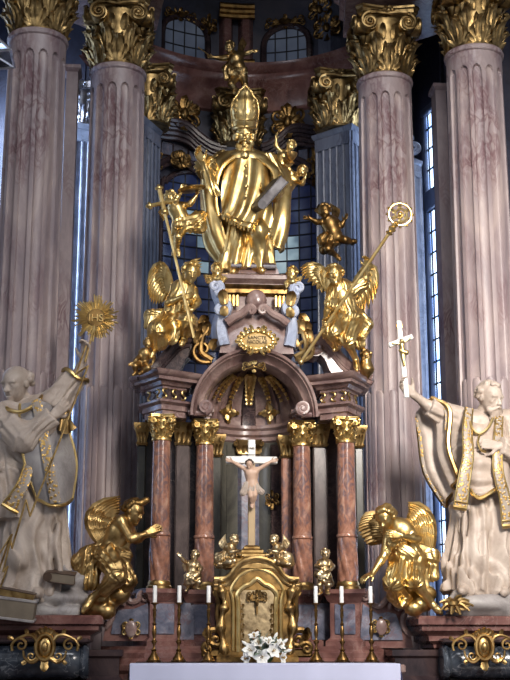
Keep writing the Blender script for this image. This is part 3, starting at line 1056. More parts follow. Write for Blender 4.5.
# ---------------------------------------------------------------- capitals and columns
def capital(root, c, r, H, mat, name='capital', small=False, wide=1.02):
    """composite capital on a shaft of radius r whose top is at c: bell, two rows of acanthus, four corner volute pairs, abacus"""
    c = np.asarray(c, float)
    m = MB()
    m.lathe([(r * 1.02, 0), (r * 1.0, H * .05), (r * .96, H * .1), (r * .98, H * .45), (r * 1.02, H * .62), (r * 1.12, H * .8), (r * 1.1, H * .84)], c, 32)
    cap = obj(name, m, mat, root)
    lf = MB()
    k = 8
    for row, (z, L, W, ph, cu) in enumerate(((.02, .40, .34, 0, .42), (.18, .42, .34, .5, .45))):
        for i in range(k):
            t = 2 * pi * (i + ph) / k
            o = A(cos(t), sin(t), 0)
            sd = A(-sin(t), cos(t), 0)
            leaf(lf, c + o * r * (1.0 + .02 * row) + A(0, 0, H * z), A(0, 0, 1) + o * .12, o, H * L * 1.15, r * W * .62, cu, 4, 9, 7)
            for q in (-1, 1):
                leaf(lf, c + o * r * .98 + sd * q * r * .10 + A(0, 0, H * z), A(0, 0, 1) + sd * q * .35, o, H * L * .85, r * W * .36, cu, 3, 7, 5)
                leaf(lf, c + o * r * .98 + sd * q * r * .14 + A(0, 0, H * z), A(0, 0, 1) + sd * q * .9, o, H * L * .5, r * W * .3, cu, 3, 7, 5)
            # curled tips
            lf.sphere(c + o * r * 1.22 + A(0, 0, H * (z + L * .86)), (r * .13, r * .13, r * .1), 8)
    if not small:
        for i in range(16):
            t = 2 * pi * (i + .5) / 16
            o = A(cos(t), sin(t), 0)
            lf.sphere(c + o * r * 1.12 + A(0, 0, H * .68), (r * .1, r * .1, r * .12), 8)
            leaf(lf, c + o * r * 1.05 + A(0, 0, H * .5), A(0, 0, 1) + o * .2, o, H * .28, r * .14, .6, 3, 6, 5)
    obj('acanthus_foliage', lf, mat, cap)
    for i in range(4):
        t = pi / 4 + i * pi / 2
        o = A(cos(t), sin(t), 0)
        cc = c + o * r * wide + A(0, 0, H * .72)
        vm = MB()
        for sg in (-1, 1):
            # each corner carries two scrolls, one on either face
            fx = nrm(A(cos(t + sg * pi / 4), sin(t + sg * pi / 4), 0))
            x = nrm(np.cross(A(0, 0, 1), fx)) * (-sg)
            sc = cc + fx * r * .50
            spiral(vm, sc, -x, (0, 0, 1), r * .36, r * .05, 2.3, r * .075, r * .05, 7, pi / 2, 50)
            vm.sphere(sc + fx * r * .03, r * .10, 10)
            vm.tube([sc - x * 0 + A(0, 0, r * .40), sc - (-x) * -.0 + x * -r * .0 + A(0, 0, r * .40) + x * (-r * .3), sc + A(0, 0, r * .34) + x * (-r * .75)], [r * .1, r * .09, r * .06], 7)
        vm.lathe([(r * .10, 0), (r * .33, r * .0), (r * .31, r * .34), (r * .2, r * .36)], cc + A(cos(t + pi / 4), sin(t + pi / 4), 0) * r * .12, 16, axis=A(cos(t + pi / 4), sin(t + pi / 4), 0))
        vm.lathe([(r * .10, 0), (r * .33, r * .0), (r * .31, r * .34), (r * .2, r * .36)], cc + A(cos(t - pi / 4), sin(t - pi / 4), 0) * r * .12, 16, axis=A(cos(t - pi / 4), sin(t - pi / 4), 0))
        leaf(vm, cc - A(0, 0, r * .38) + o * r * .1, A(0, 0, -1), o, r * .5, r * .16, .35, 3, 6, 5)
        obj('volute', vm, mat, cap)
    ab = MB()
    poly = []
    R = r * (wide + .48)
    for i in range(4):
        t = pi / 4 + i * pi / 2
        for s in (-.09, .09):
            poly.append((c[0] + R * cos(t + s), c[1] + R * sin(t + s)))
        t2 = t + pi / 2
        p, q = A(R * cos(t + .09), R * sin(t + .09)), A(R * cos(t2 - .09), R * sin(t2 - .09))
        for s in (.25, .5, .75):
            w = p + (q - p) * s
            w = w * (1 - .16 * sin(pi * s))
            poly.append((c[0] + w[0], c[1] + w[1]))
    z = c[2]
    ab.moulding(poly, [(-r * .12, z + H * .84), (-r * .05, z + H * .88), (0, z + H * .90), (0, z + H * .95), (r * .06, z + H * .97), (r * .06, z + H)])
    obj('abacus', ab, mat, cap)
    for i in range(4):
        ro = MB()
        t = i * pi / 2
        o = A(cos(t), sin(t), 0)
        s = A(-sin(t), cos(t), 0)
        cc = c + o * r * (.7 * wide + .37) + A(0, 0, H * .90)
        ro.sphere(cc + o * r * .1, r * .12, 10)
        for j in range(6):
            q = j * pi / 3
            leaf(ro, cc, s * cos(q) + A(0, 0, 1) * sin(q), o, r * .36, r * .13, .5, 2, 6, 5)
        obj('rosette', ro, mat, cap)
    return cap

def flute_mod(n, z0, z1, zc, depth):
    """flutes with round ends between z0 and z1; below zc each is filled by a round-headed reed"""
    def mod(t, z):
        q = ((t * n / (2 * pi)) % 1.0 - .5) / .34
        if abs(q) >= 1:
            return 1.0
        e = min(z - z0, z1 - z) / .13
        if e <= 0:
            return 1.0
        cir = sqrt(1 - q * q)
        if e < 1 and abs(q) > sqrt(1 - (1 - e) ** 2):
            return 1.0
        if z < zc - .12 * (1 - cir):
            return 1 - depth * (.75 - .62 * cir)
        return 1 - depth * (.35 + .65 * cir)
    return mod

def great_column(x, y, label):
    z0, z1 = 1.6, 9.93
    R = .422
    t = thing('fluted_column', label, 'column', (x, y, 0.54), 'great fluted columns of the high altar')
    m = MB()
    prof = [(R * .965, z1 - .02), (R * 1.03, z1 - .0), (R * 1.05, z1 + .03), (R * 1.03, z1 + .07), (R * .95, z1 + .08)]
    sh = MB()
    zz = sorted(set(list(np.linspace(z0, z1 - .45, 30)) + list(np.linspace(z1 - .40, z1 - .23, 14)) + [z1 - .1, z1] + list(np.linspace(5.04, 5.22, 14))))
    rad = lambda z: R * (1.03 - .095 * ((z - z0) / (z1 - z0)) ** 1.4)
    mod = flute_mod(13, z0 + .1, z1 - .25, 5.2, .10)
    rows = [(rad(z), z) for z in zz]
    sh.lathe(rows, (x, y, 0), 13 * 18, mod=lambda a, z: mod(a + .05, z))
    sh.lathe([(rad(z1), z1 - .03), (rad(z1) * 1.06, z1 - .01), (rad(z1) * 1.08, z1 + .03), (rad(z1) * 1.05, z1 + .06), (rad(z1), z1 + .07)], (x, y, 0), 48)
    sh.lathe([(R * 1.32, .95), (R * 1.35, 1.05), (R * 1.3, 1.15), (R * 1.15, 1.2), (R * 1.2, 1.3), (R * 1.25, 1.4), (R * 1.15, 1.5), (R * 1.05, 1.6)], (x, y, 0), 48)
    obj('shaft', sh, 'column', t, sharp=30)
    pd = MB()
    s = R * 1.42
    pd.moulding([(x - s, y - s), (x + s, y - s), (x + s, y + s), (x - s, y + s)], [(.06, .54), (.06, .66), (0, .7), (0, .88), (.05, .92), (.05, .96)])
    obj('pedestal', pd, 'red', t)
    capital(t, (x, y, z1 + .05), R * .94, 1.06, 'capgold')
    return t

spots = [(-1.90, 1.6, 'inner left fluted marble column with gilded capital, left of the gold bishop'),
         (2.09, 1.6, 'inner right fluted marble column behind the small white crucifix, gilded capital'),
         (-2.99, .62, 'outer left fluted marble column rising behind the white saint with the sunburst'),
         (3.21, .62, 'outer right fluted marble column with red veins, behind the bearded white saint')]
proto = great_column(*spots[0])
for x, y, lab in spots[1:]:
    c = copy_tree(proto)
    c.location = (x, y, .54)
    c['label'] = lab

# entablature blocks over the great columns
for n, pts in enumerate(([(-3.7, .0), (-2.35, .0), (-1.2, 1.0), (-1.35, 2.4), (-2.2, 2.6), (-3.7, 1.4)], [(1.45, 1.0), (2.7, .95), (2.6, .0), (3.9, .0), (3.9, 1.4), (2.6, 2.6), (1.6, 2.4)])):
    m = MB()
    m.moulding(pts, [(0, 11.12), (0, 11.4), (.06, 11.45), (.06, 11.7), (.14, 11.78), (.14, 12.2), (.3, 12.5), (.3, 12.8)])
    struct('trim_%d' % (13 + n), m, 'mauve')

# piers at the mouth of the apse: fluted, with gilded capitals
def pier(pts, z0, z1, label, name='fluted_pilaster', mat='grey', group=None, ztop=None):
    P = [A(p[0], p[1]) for p in pts]
    m = MB()
    m.moulding(P, [(0, z0), (0, z1 - .1), (.03, z1 - .08), (.05, z1 - .03), (.05, z1)])
    cen = sum(P) / len(P)
    for i in range(len(P) - 1):
        a, b = P[i], P[i + 1]
        L = np.linalg.norm(b - a)
        d = (b - a) / L
        o = A(d[1], -d[0])
        k = max(2, int(round(L / .13)))
        for j in range(k + 1):
            q = a + d * L * (.03 + .94 * j / k) + o * .012
            m.box((q[0], q[1], (z0 + z1) / 2 - .08), (.045, .04, z1 - z0 - .35), axes((d[0], d[1], 0), (-d[1], d[0], 0), (0, 0, 1)), .012)
        m.box(((a + b)[0] / 2 + o[0] * .012, (a + b)[1] / 2 + o[1] * .012, z1 - .2), (L, .04, .2), axes((d[0], d[1], 0), (-d[1], d[0], 0), (0, 0, 1)))
    t = thing(name, label, 'pilaster', (cen[0], cen[1], z0), group)
    obj('shaft', m, mat, t)
    return t, cen

GP = 'fluted pilasters behind the great columns'
pR = [at(321, 300, 3.15)[:2] - A(.05, 0), at(354, 300, 2.65)[:2], at(366, 300, 2.95)[:2], at(352, 300, 3.7)[:2]]
t, cen = pier(pR, .56, 9.75, 'grey fluted pilaster between the right apse window and inner right column', group=GP)
capital(t, (cen[0] - .1, cen[1] - .08, 9.75), .36, .95, 'capgold')
pL = [at(128, 300, 2.95)[:2], at(140, 300, 2.65)[:2], at(156, 300, 3.15)[:2], at(140, 300, 3.7)[:2]]
t, cen = pier(pL, .56, 9.75, 'narrow grey fluted pilaster between inner left column and the left apse window', group=GP)
capital(t, (cen[0] + .05, cen[1] - .08, 9.75), .33, .95, 'capgold')
# pale pilasters in the gaps
q0 = at(70, 300, 3.3)[:2]; q1 = at(84, 300, 3.35)[:2]
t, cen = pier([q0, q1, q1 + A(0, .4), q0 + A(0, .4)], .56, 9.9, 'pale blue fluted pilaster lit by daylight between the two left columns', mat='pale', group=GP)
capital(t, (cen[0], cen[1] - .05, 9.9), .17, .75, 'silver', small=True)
q0 = at(411, 300, 3.3)[:2]; q1 = at(424, 300, 3.5)[:2]
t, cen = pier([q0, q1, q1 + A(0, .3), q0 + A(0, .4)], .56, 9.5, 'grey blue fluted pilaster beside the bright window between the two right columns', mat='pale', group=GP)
vm = MB()
spiral(vm, A(cen[0], cen[1] - .25, 9.68), (1, 0, 0), (0, 0, 1), .17, .03, 2.0, .04, .02, 7, pi / 2)
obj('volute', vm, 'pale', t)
# rough pink strips standing right behind the outer columns
for n, (p0, p1, ztop, lab) in enumerate(((at(58, 300, 1.6), at(70, 300, 1.6), 10.1, 'narrow pink pilaster peeping out behind outer left column'), (at(443, 300, 1.6), at(454, 300, 1.6), 10.0, 'narrow pink pilaster peeping out left of the outer right column'))):
    m = MB()
    a_, b_ = p0[:2], p1[:2]
    m.moulding([a_, b_, b_ + A(0, .3), a_ + A(0, .3)], [(0, .54), (0, ztop - .1), (.04, ztop - .05), (.04, ztop)])
    tag(obj('plain_pilaster', m, 'column'), lab, 'pilaster', GP)
# apse pilaster behind the bishop with its gilded capital
aC = apse_at(238, 110)[0]
cc = apse(aC, 10.05, .12)
t = thing('apse_pilaster', 'dark pilaster behind the bishop whose gilded capital shows either side of the mitre', 'pilaster', (cc[0], cc[1], .56))
m = MB(); m.box((cc[0], cc[1], 5.3), (.6, .4, 9.5), bev=.03)
obj('shaft', m, 'grey', t)
capital(t, (cc[0], cc[1] - .1, 10.0), .36, .95, 'capgold')

# ================================================================ THE ALTARPIECE
def plane_map(Y):
    """pixel outline -> points of the depth plane Y (+ depth offset)"""
    return lambda px, py, d: at(px, py, Y) + A(0, d, 0)

# ---------------- lower storey: predella with pedestals
alt = thing('altarpiece', 'carved red and mauve marble altarpiece with an arched niche behind the crucifix', 'altarpiece', (0, .4, .54))
prof_plinth = [(.10, .54), (.10, 1.1), (.06, 1.16), (.10, 1.2), (.10, 1.42), (.14, 1.46), (.14, 1.52), (.05, 1.6), (.05, 1.66), (0, 1.7), (0, 1.74)]
for sg in (-1, 1):
    P = [(1.32, -.26), (1.86, .1), (1.86, .7), (.38, .7), (.38, -.05)]
    P = [(sg * x, y) for x, y in (P if sg > 0 else P[::-1])]
    # order counter-clockwise
    ar = sum(P[i][0] * P[(i + 1) % 5][1] - P[(i + 1) % 5][0] * P[i][1] for i in range(5))
    if ar < 0: P = P[::-1]
    m = MB(); m.moulding(P, prof_plinth)
    obj('plinth', m, 'red', alt)
    # pedestals under the columns
    def pedestal(cx, cy, w, d, z0, z1, mat, panel, rot):
        m = MB()
        c, s = cos(rot), sin(rot)
        Q = [(cx + c * x - s * y, cy + s * x + c * y) for x, y in ((-w, -d), (w, -d), (w, d), (-w, d))]
        m.moulding(Q, [(.05, z0), (.05, z0 + .06), (0, z0 + .1), (0, z1 - .16), (.03, z1 - .13), (.05, z1 - .08), (.09, z1 - .05), (.09, z1)])
        p = obj('pedestal', m, mat, alt)
        f = MB()
        zc, hh = (z0 + z1) / 2 - .02, (z1 - z0) * .27
        R = axes((c, s, 0), (-s, c, 0), (0, 0, 1))
        ctr = A(cx, cy, zc) + R @ A(0, -d, 0)
        f.box(ctr, (w * 1.4, .03, hh * 2), R, .012)
        obj('inlay', f, panel, p)
    pedestal(sg * 1.17, .06, .185, .2, 1.74, 2.42, 'red', 'slate', sg * -.35)
    pedestal(sg * .63, .36, .17, .18, 1.74, 2.42, 'red', 'slate', sg * .1)
    m = MB()
    m.box((sg * .9, .34, 2.08), (.5, .3, .7), bev=.02)
    w = obj('wall_panel', m, 'dark', alt)
    m = MB()
    m.prism([(-.17, -.22), (.17, -.22), (.17, .1), (.12, .22), (-.12, .22), (-.17, .1)], 0, .03, lambda a, b, d: A(sg * .9 + a, .16 + d, 2.04 + b))
    obj('inlay', m, 'slate', w)

    # volute-shaped wings at either end
    # volute-shaped wings at either end, outlined at their own depth
    yw = -.12
    if sg < 0:
        out = [(103, 641), (105, 628), (111, 620), (113, 612), (109, 606), (110, 598), (117, 594), (125, 596), (131, 602), (138, 600), (140, 594), (147, 591), (154, 594), (154, 641)]
        inl = [(111, 634), (113, 622), (118, 610), (126, 609), (134, 609), (148, 603), (149, 634)]
        sc = [(116, 603, 7.5, 1), (144, 598, 6, -1)]
        cq = (131, 629)
    else:
        out = [(413, 648), (411, 636), (404, 628), (403, 618), (407, 609), (404, 600), (396, 596), (388, 598), (380, 606), (372, 604), (370, 596), (363, 590), (356, 594), (354, 648)]
        inl = [(403, 640), (401, 628), (396, 614), (388, 612), (378, 614), (363, 604), (360, 640)]
        sc = [(398, 606, 8.5, -1), (366, 597, 7, 1)]
        cq = (381, 627)
    m = MB()
    m.prism(out, 0, .34, plane_map(yw))
    wg = obj('volute_wing', m, 'red', alt)
    m = MB(); m.prism(inl, 0, .04, plane_map(yw - .025))
    obj('inlay', m, 'slate', wg)
    m = MB()
    for x, y, r, dr in sc:
        c = at(x, y, yw - .03)
        rr = r / 80
        spiral(m, c, (dr, 0, 0), (0, 0, 1), rr, rr * .15, 1.6, rr * .30, rr * .16, 8, -.4)
    L = cat([at(x, y, yw - .02) for x, y in out[:-2] if y < 640], 40)
    m.tube(L, .038, 8)
    obj('scroll_border', m, 'mauve', wg)
    m = MB()
    c = at(cq[0], cq[1], yw - .06)
    gilt_scrollwork(m, c, (1, 0, 0), (0, 0, 1), .12, .15, 20 + sg, .8, A(0, -1, 0))
    pm = MB(); pm.sphere(c + A(0, -.03, 0), (.07, .02, .10), 14)
    cart = obj('cartouche_frame', m, 'gold', wg)
    obj('cartouche_field', pm, 'mauve', wg)

# back wall of the lower storey with the niche, and its centre
for sg in (-1, 1):
    m = MB()
    m.box((sg * 1.06, .72, 3.4), (.84, .2, 2.4))
    obj('back_panel', m, 'dark', alt)
NR, NY = .60, .42
m = MB()
ang = np.linspace(-pi / 2, pi / 2, 33)
m.grid([[A(NR * sin(t), NY + NR * cos(t), z) for t in ang] for z in np.linspace(1.7, 4.5, 6)])
m.grid([[A((NR + .08) * sin(t), NY + (NR + .08) * cos(t), z) for t in ang] for z in np.linspace(1.7, 4.5, 6)])
obj('niche_wall', m, 'olive', alt)
# strips of panelling on the niche wall
def niche(t, z, o=0.0):
    return A((NR - o) * sin(t), NY + (NR - o) * cos(t), z)
for t0, t1, o, mat in ((-.24, .24, .07, 'slate'), (-.95, -.5, .03, 'olive'), (.5, .95, .03, 'dark')):
    m = MB()
    for oo in (o, 0.0):
        m.grid([[niche(t, z, oo if 0 < i < 8 else 0) for i, t in enumerate(np.linspace(t0, t1, 9))] for z in (1.8, 4.2, 4.36)])
    obj('niche_panel', m, mat, alt)
m = MB()
m.grid([[niche(t, z, o) for t in np.linspace(-.3, .3, 9)] for o, z in ((.06, 4.22), (.09, 4.24), (.08, 4.3), (.12, 4.36), (.14, 4.42), (.05, 4.44))])
c = niche(0, 4.31, .12)
for s in (-.14, -.07, 0, .07, .14):
    leaf(m, c + A(s, .02, -.06), (0, 0, 1), (0, -1, 0), .14, .035, .5, 3, 6, 5)
for s in (-1, 1):
    spiral(m, c + A(s * .17, .02, .07), (s, 0, 0), (0, 0, 1), .05, .01, 1.8, .016, .008, 6, pi / 2)
obj('gilded_capital', m, 'goldold', alt)
# gilded relief on the dark right side of the niche
m = MB()
c = niche(.62, 3.62, .08)
gilt_scrollwork(m, c, (.8, -.5, 0), (0, 0, 1), .11, .16, 31, 1, A(-.5, -.8, 0))
obj('gilded_relief', m, 'bronze', alt)
# rim of the niche and the shell half dome with ribs
m = MB()
prof = [(0, 4.40), (.03, 4.42), (.03, 4.47), (.07, 4.50), (.07, 4.55), (.11, 4.58), (.11, 4.62), (0, 4.63)]
m.grid([[niche(t, z, o) for t in ang] for o, z in prof])
obj('niche_cornice', m, 'mauve', alt)
CZ_ = 4.62
def dome(t, e, o=0.0):
    r = .66 - o
    return A(.98 * r * cos(e) * sin(t), NY + r * cos(e) * cos(t) * .95, CZ_ + r * sin(e) * 1.14)
m = MB()
el = np.linspace(0, pi / 2 - .01, 17)
m.grid([[dome(t, e) for t in ang] for e in el])
m.grid([[dome(t, e, -.06) for t in ang] for e in el])
dm = obj('shell_half_dome', m, 'mauve', alt)
for t, mat in ((-1.15, 'mauve'), (-.7, 'mauve'), (.7, 'mauve'), (1.15, 'mauve'), (0, 'dark')):
    m = MB()
    w = .17 if t == 0 else .05
    G_ = [[dome(t + s * w, e, .05 if abs(s) < .9 else -.02) for s in (-1, -.8, -.3, .3, .8, 1)] for e in np.linspace(0, 1.38, 14)]
    m.grid(G_)
    obj('rib', m, mat, dm)
def dome_ornament(t, e0, e1, w, n):
    m = MB()
    for k in range(n):
        e = e0 + (e1 - e0) * k / max(1, n - 1)
        p = dome(t, e, .07)
        q = dome(t, e + (.12 if e1 > e0 else -.12), .07)
        u = nrm(q - p)
        o = nrm(A(0, NY, CZ_) - p)
        s = w * (1 - .45 * k / n)
        for sd in (-1, 1):
            leaf(m, p, u * .6 + np.cross(u, o) * sd * .6, o, s * 1.3, s * .5, .5, 3, 6, 5)
        m.sphere(p + o * .015, (s * .4,) * 3, 8)
    obj('gilded_husk_drop', m, 'gold', dm)
dome_ornament(0, 1.2, .5, .10, 8)
for t in (-.95, .95, .55, -.52, 1.3, -1.3):
    dome_ornament(t, 1.1, .5, .065, 7)
for t in (-.50, .50):
    m = MB()
    p = dome(t, .26, .06)
    o = nrm(A(0, NY, CZ_ + .1) - p)
    x = nrm(np.cross((0, 0, 1), o)); y = np.cross(o, x)
    for q in range(4):
        d = x * cos(q * pi / 2) + y * sin(q * pi / 2)
        leaf(m, p, d, o, .15, .055, .25, 3, 7, 5)
        m.sphere(p + d * .13 + o * .02, .028, 8)
    m.sphere(p + o * .02, .04, 10)
    obj('gilded_flower_cross', m, 'gold', dm)
m = MB()
gilt_scrollwork(m, A(0, .05, 5.24), (1, 0, 0), (0, 0, 1), .2, .1, 33, 1.2, A(0, -1, 0))
obj('gilded_keystone', m, 'gold', alt)

# the arch
m = MB()
apr = [(.715, .42), (.715, .16), (.735, .10), (.75, .07), (.755, .12), (.79, .10), (.83, .02), (.85, -.02), (.87, .0), (.885, -.05), (.92, -.06), (.93, .0), (.93, .42)]
th = np.linspace(-.02, pi + .02, 57)
m.grid([[A(r * .885 * cos(t), y, 4.60 + r * .945 * sin(t)) for r, y in apr] for t in th])
arch = obj('arch', m, 'mauve', alt)
for sg in (-1, 1):
    m = MB()
    c = A(sg * .62, -.02, 4.70)
    spiral(m, c, (-sg, 0, 0), (0, 0, 1), .085, .015, 1.9, .036, .018, 8, -pi / 2)
    m.lathe([(.085, -.02), (.085, .3)], c + A(0, 0, 0), 20, axis=(0, 1, 0))
    m.tube([c + A(-sg * .02, .06, -.085), c + A(sg * .10, .06, -.08), c + A(sg * .22, .06, -.07)], .036, 8)
    obj('scroll', m, 'mauve', arch)

# entablature over each column pair
for sg in (-1, 1):
    P = [(-1.45, .3), (-1.19, -.15), (-.80, .10), (-.80, .7), (-1.45, .7)]
    Q = [(-.84, .16), (-.50, .24), (-.50, .6), (-.84, .6)]
    if sg > 0:
        P = [(-x, y) for x, y in P][::-1]
        Q = [(-x, y) for x, y in Q][::-1]
    m = MB()
    m.moulding(P, [(-.06, 4.57), (-.06, 4.64), (-.03, 4.65), (-.03, 4.71), (.02, 4.74), (.02, 4.77), (-.06, 4.78), (-.06, 4.79)])
    m.moulding(Q, [(-.05, 4.57), (-.05, 4.62), (-.03, 4.63), (-.03, 4.66), (0, 4.68), (0, 4.72)])
    e = obj('entablature', m, 'mauve', alt)
    m = MB()
    m.moulding(P, [(-.08, 4.78), (-.08, 4.93)])
    obj('frieze', m, 'dark' if sg < 0 else 'mauve', e)  # left frieze takes a darker marble: its shade is put into the colour
    m = MB()
    m.moulding(P, [(-.06, 4.92), (-.06, 4.95), (-.02, 4.96), (.01, 5.0), (.08, 5.01), (.08, 5.05), (.11, 5.06), (.14, 5.10), (.15, 5.12), (.10, 5.14)])
    obj('cornice', m, 'mauve', e)
    a, b = A(*P[1 if sg < 0 else 2]), A(*P[2 if sg < 0 else 3])
    if sg > 0:
        a, b = A(1.19, -.15), A(.80, .10)
    else:
        a, b = A(-1.19, -.15), A(-.80, .10)
    c2 = A(-sg * -1.45, .3) if False else A(sg * 1.45, .3)
    for p0, p1, k in ((a, b, 3), (a, c2, 2)):
        for i in range(k):
            q = p0 + (p1 - p0) * (i + .6) / (k + .2)
            d = nrm(A(p1[0] - p0[0], p1[1] - p0[1], 0))
            o = nrm(np.cross(d, (0, 0, 1)))
            if o[1] > 0: o = -o
            c = A(q[0], q[1], 4.855) - o * .055
            S_ = [c + d * s * .025 + A(0, 0, z) + o * .01 for s, z in ((1.2, .062), (-.6, .05), (-1, .02), (0, 0), (1, -.02), (.6, -.05), (-1.2, -.062))]
            m = MB()
            m.tube(cat(S_, 14), .013, 6)
            obj('gilded_scroll', m, 'gold', e)

# broken pediment scrolls on which the upper angels sit
PED_Y = .12
for sg in (-1, 1):
    if sg < 0:
        top = [(137, 369), (148, 367), (158, 362), (168, 352), (177, 342), (186, 337), (196, 338), (203, 345)]
        bot = [(199, 354), (192, 353), (186, 358), (182, 366), (178, 374), (135, 374)]
        sc = (199, 347, 9, -1)
    else:
        top = [(372, 374), (362, 370), (352, 366), (342, 358), (334, 348), (326, 340), (317, 338), (310, 344)]
        bot = [(312, 354), (319, 353), (325, 359), (329, 369), (334, 377), (373, 378)]
        sc = (316, 347, 9, 1)
    m = MB()
    T = [tuple(p) for p in cat([(x, y, 0) for x, y in top], 30)[:, :2]]
    m.prism(T + bot, 0, .42, plane_map(PED_Y))
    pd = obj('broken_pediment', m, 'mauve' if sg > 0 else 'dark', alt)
    m = MB()
    for dy, dd, r in ((0, -.02, .055), (4, -.01, .045), (9, .0, .03)):
        m.tube(cat([at(x, y + dy, PED_Y + dd) for x, y in top], 34), r, 8)
    c = at(sc[0], sc[1], PED_Y - .03)
    spiral(m, c, (sc[3], 0, 0), (0, 0, 1), .12, .02, 1.8, .045, .02, 8, pi / 2)
    m.lathe([(.12, 0), (.12, .4)], c, 18, axis=(0, 1, 0))
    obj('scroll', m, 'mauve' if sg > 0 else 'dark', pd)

# dark bronze rocaille scrolls beside the attic
for sg, cx, cy in ((-1, 203, 348), (1, 304, 346)):
    m = MB()
    c = at(cx, cy, .02)
    spiral(m, c + A(0, 0, -.02), (sg, 0, 0), (0, 0, 1), .19, .03, 1.3, .03, .018, 7, -2.2)
    for k, (dx, dz, L) in enumerate(((0, .1, .32), (-.05 * sg, .16, .26), (.08 * sg, .05, .24), (-.1 * sg, -.02, .2), (.04 * sg, .3, .2))):
        leaf(m, c + A(dx, -.02, dz), A(sg * (.3 - .25 * k), 0, 1), (sg * -.3, -1, 0), L, .065, .6, 3, 8, 5)
    S_ = cat([c + A(sg * x, -.01, z) for x, z in ((-.12, -.16), (.02, -.05), (.0, .14), (-.06, .26), (.03, .4))], 24)
    m.tube(S_, np.linspace(.045, .015, 24), 7)
    obj('rocaille_scroll', m, 'bronze' if sg < 0 else 'goldold', alt)

# ---------------- attic pedestal that carries the bishop
m = MB()
P = [(-.40, .02), (.46, .02), (.46, .7), (-.40, .7)]
m.moulding(P, [(.05, 5.40), (.03, 5.55), (-.02, 5.75), (-.05, 5.95), (-.06, 6.12), (-.05, 6.2)])
att = obj('attic_pedestal', m, 'mauve', alt)
m = MB()
m.moulding(P, [(-.05, 6.18), (.0, 6.22), (.0, 6.27), (.04, 6.30), (.02, 6.33)])
m2 = MB()
m2.moulding(P, [(-.02, 6.32), (-.02, 6.35), (.02, 6.38), (.05, 6.40), (.05, 6.45), (-.02, 6.49), (-.12, 6.52), (-.14, 6.6)])
obj('cornice', m, 'bronze', att)
obj('crown', m2, 'mauve', att)
m = MB()
for s in (-1, 1):
    c = A(.03, -.04, 5.88)
    L = cat([c + A(s * x, -.04, z) for x, z in ((.40, -.10), (.30, -.02), (.20, .03), (.13, .10), (.08, .13), (.04, .09))], 24)
    m.tube(L, np.linspace(.06, .04, 24), 8)
    spiral(m, c + A(s * .075, -.05, .075), (s, 0, 0), (0, 0, 1), .06, .012, 1.4, .03, .015, 7, pi / 2)
obj('small_pediment', m, 'mauve', att)
m = MB()
m.sphere((.03, .04, 6.12), (.14, .09, .15), 16)
obj('boss', m, 'mauve', att)
for s in (-1, 1):
    # gilded triglyph consoles and pale side volutes
    m = MB()
    for k in range(3):
        m.tube([A(.03 + s * (.25 + .05 * k), -.03, z) for z in (6.02, 6.1, 6.17)], [.018, .024, .02], 7)
    obj('gilded_console', m, 'gold', att)
    v = MB()
    base = .03 + s * .44
    for k in range(3):
        x = base + s * (.02 * k - .02)
        L = cat([A(x + s * dx, .0 + .09 * k, z) for dx, z in ((.0, 5.50), (.04, 5.7), (.02, 5.88), (-.03, 6.0), (.0, 6.1), (.05, 6.2), (.08, 6.32))], 30)
        v.tube(L, np.linspace(.085, .06, 30), 8)
    spiral(v, A(base + s * .02, -.05, 5.98), (s, 0, 0), (0, 0, 1), .12, .02, 1.6, .055, .025, 8, pi / 2)
    spiral(v, A(base + s * .10, -.04, 6.28), (s, 0, 0), (0, 0, -1), .11, .02, 1.4, .05, .025, 8, pi / 2)
    obj('side_volute', v, 'pale', att)
    g = MB()
    leaf(g, A(base - s * .02, -.12, 6.02), (s * .2, 0, 1), (0, -1, 0), .26, .07, .5, 4, 8, 5)
    leaf(g, A(base - s * .02, -.12, 6.0), (s * .1, 0, -1), (0, -1, 0), .2, .06, .4, 4, 8, 5)
    obj('gilded_leaf', g, 'goldold', att)

# inscribed cartouche over the arch
c = at(257, 340.5, -.12)
m = MB()
pts = []
for k in range(64):
    t = 2 * pi * k / 64
    w = 1 + .07 * cos(4 * t) + .05 * sin(9 * t)
    pts.append(c + A(.205 * w * cos(t), 0, .115 * w * sin(t)))
m.tube(pts, .025, 8, closed=True)
for k in range(18):
    t = 2 * pi * (k + .3) / 18
    d = A(cos(t) * .9, 0, sin(t))
    p = c + A(.205 * cos(t), -.01, .115 * sin(t))
    leaf(m, p, d, (0, -1, 0), .085 + .03 * (k % 3 == 0), .03, .5, 3, 6, 5)
    m.sphere(p + A(0, -.02, 0), .018, 6)
for s in (-1, 1):
    spiral(m, c + A(s * .10, -.02, .13), (s, 0, 0), (0, 0, 1), .06, .01, 1.4, .018, .01, 6, pi / 2)
    spiral(m, c + A(s * .10, -.02, -.13), (s, 0, 0), (0, 0, -1), .06, .01, 1.4, .018, .01, 6, pi / 2)
ca = obj('inscribed_cartouche', m, 'gold', alt)
m = MB(); m.sphere(c + A(0, .01, 0), (.2, .035, .11), 24)
M['parch'] = plain('parchment gilding', srgb(196, 164, 104), .5, 0, .08)
obj('cartouche_field', m, 'parch', ca)

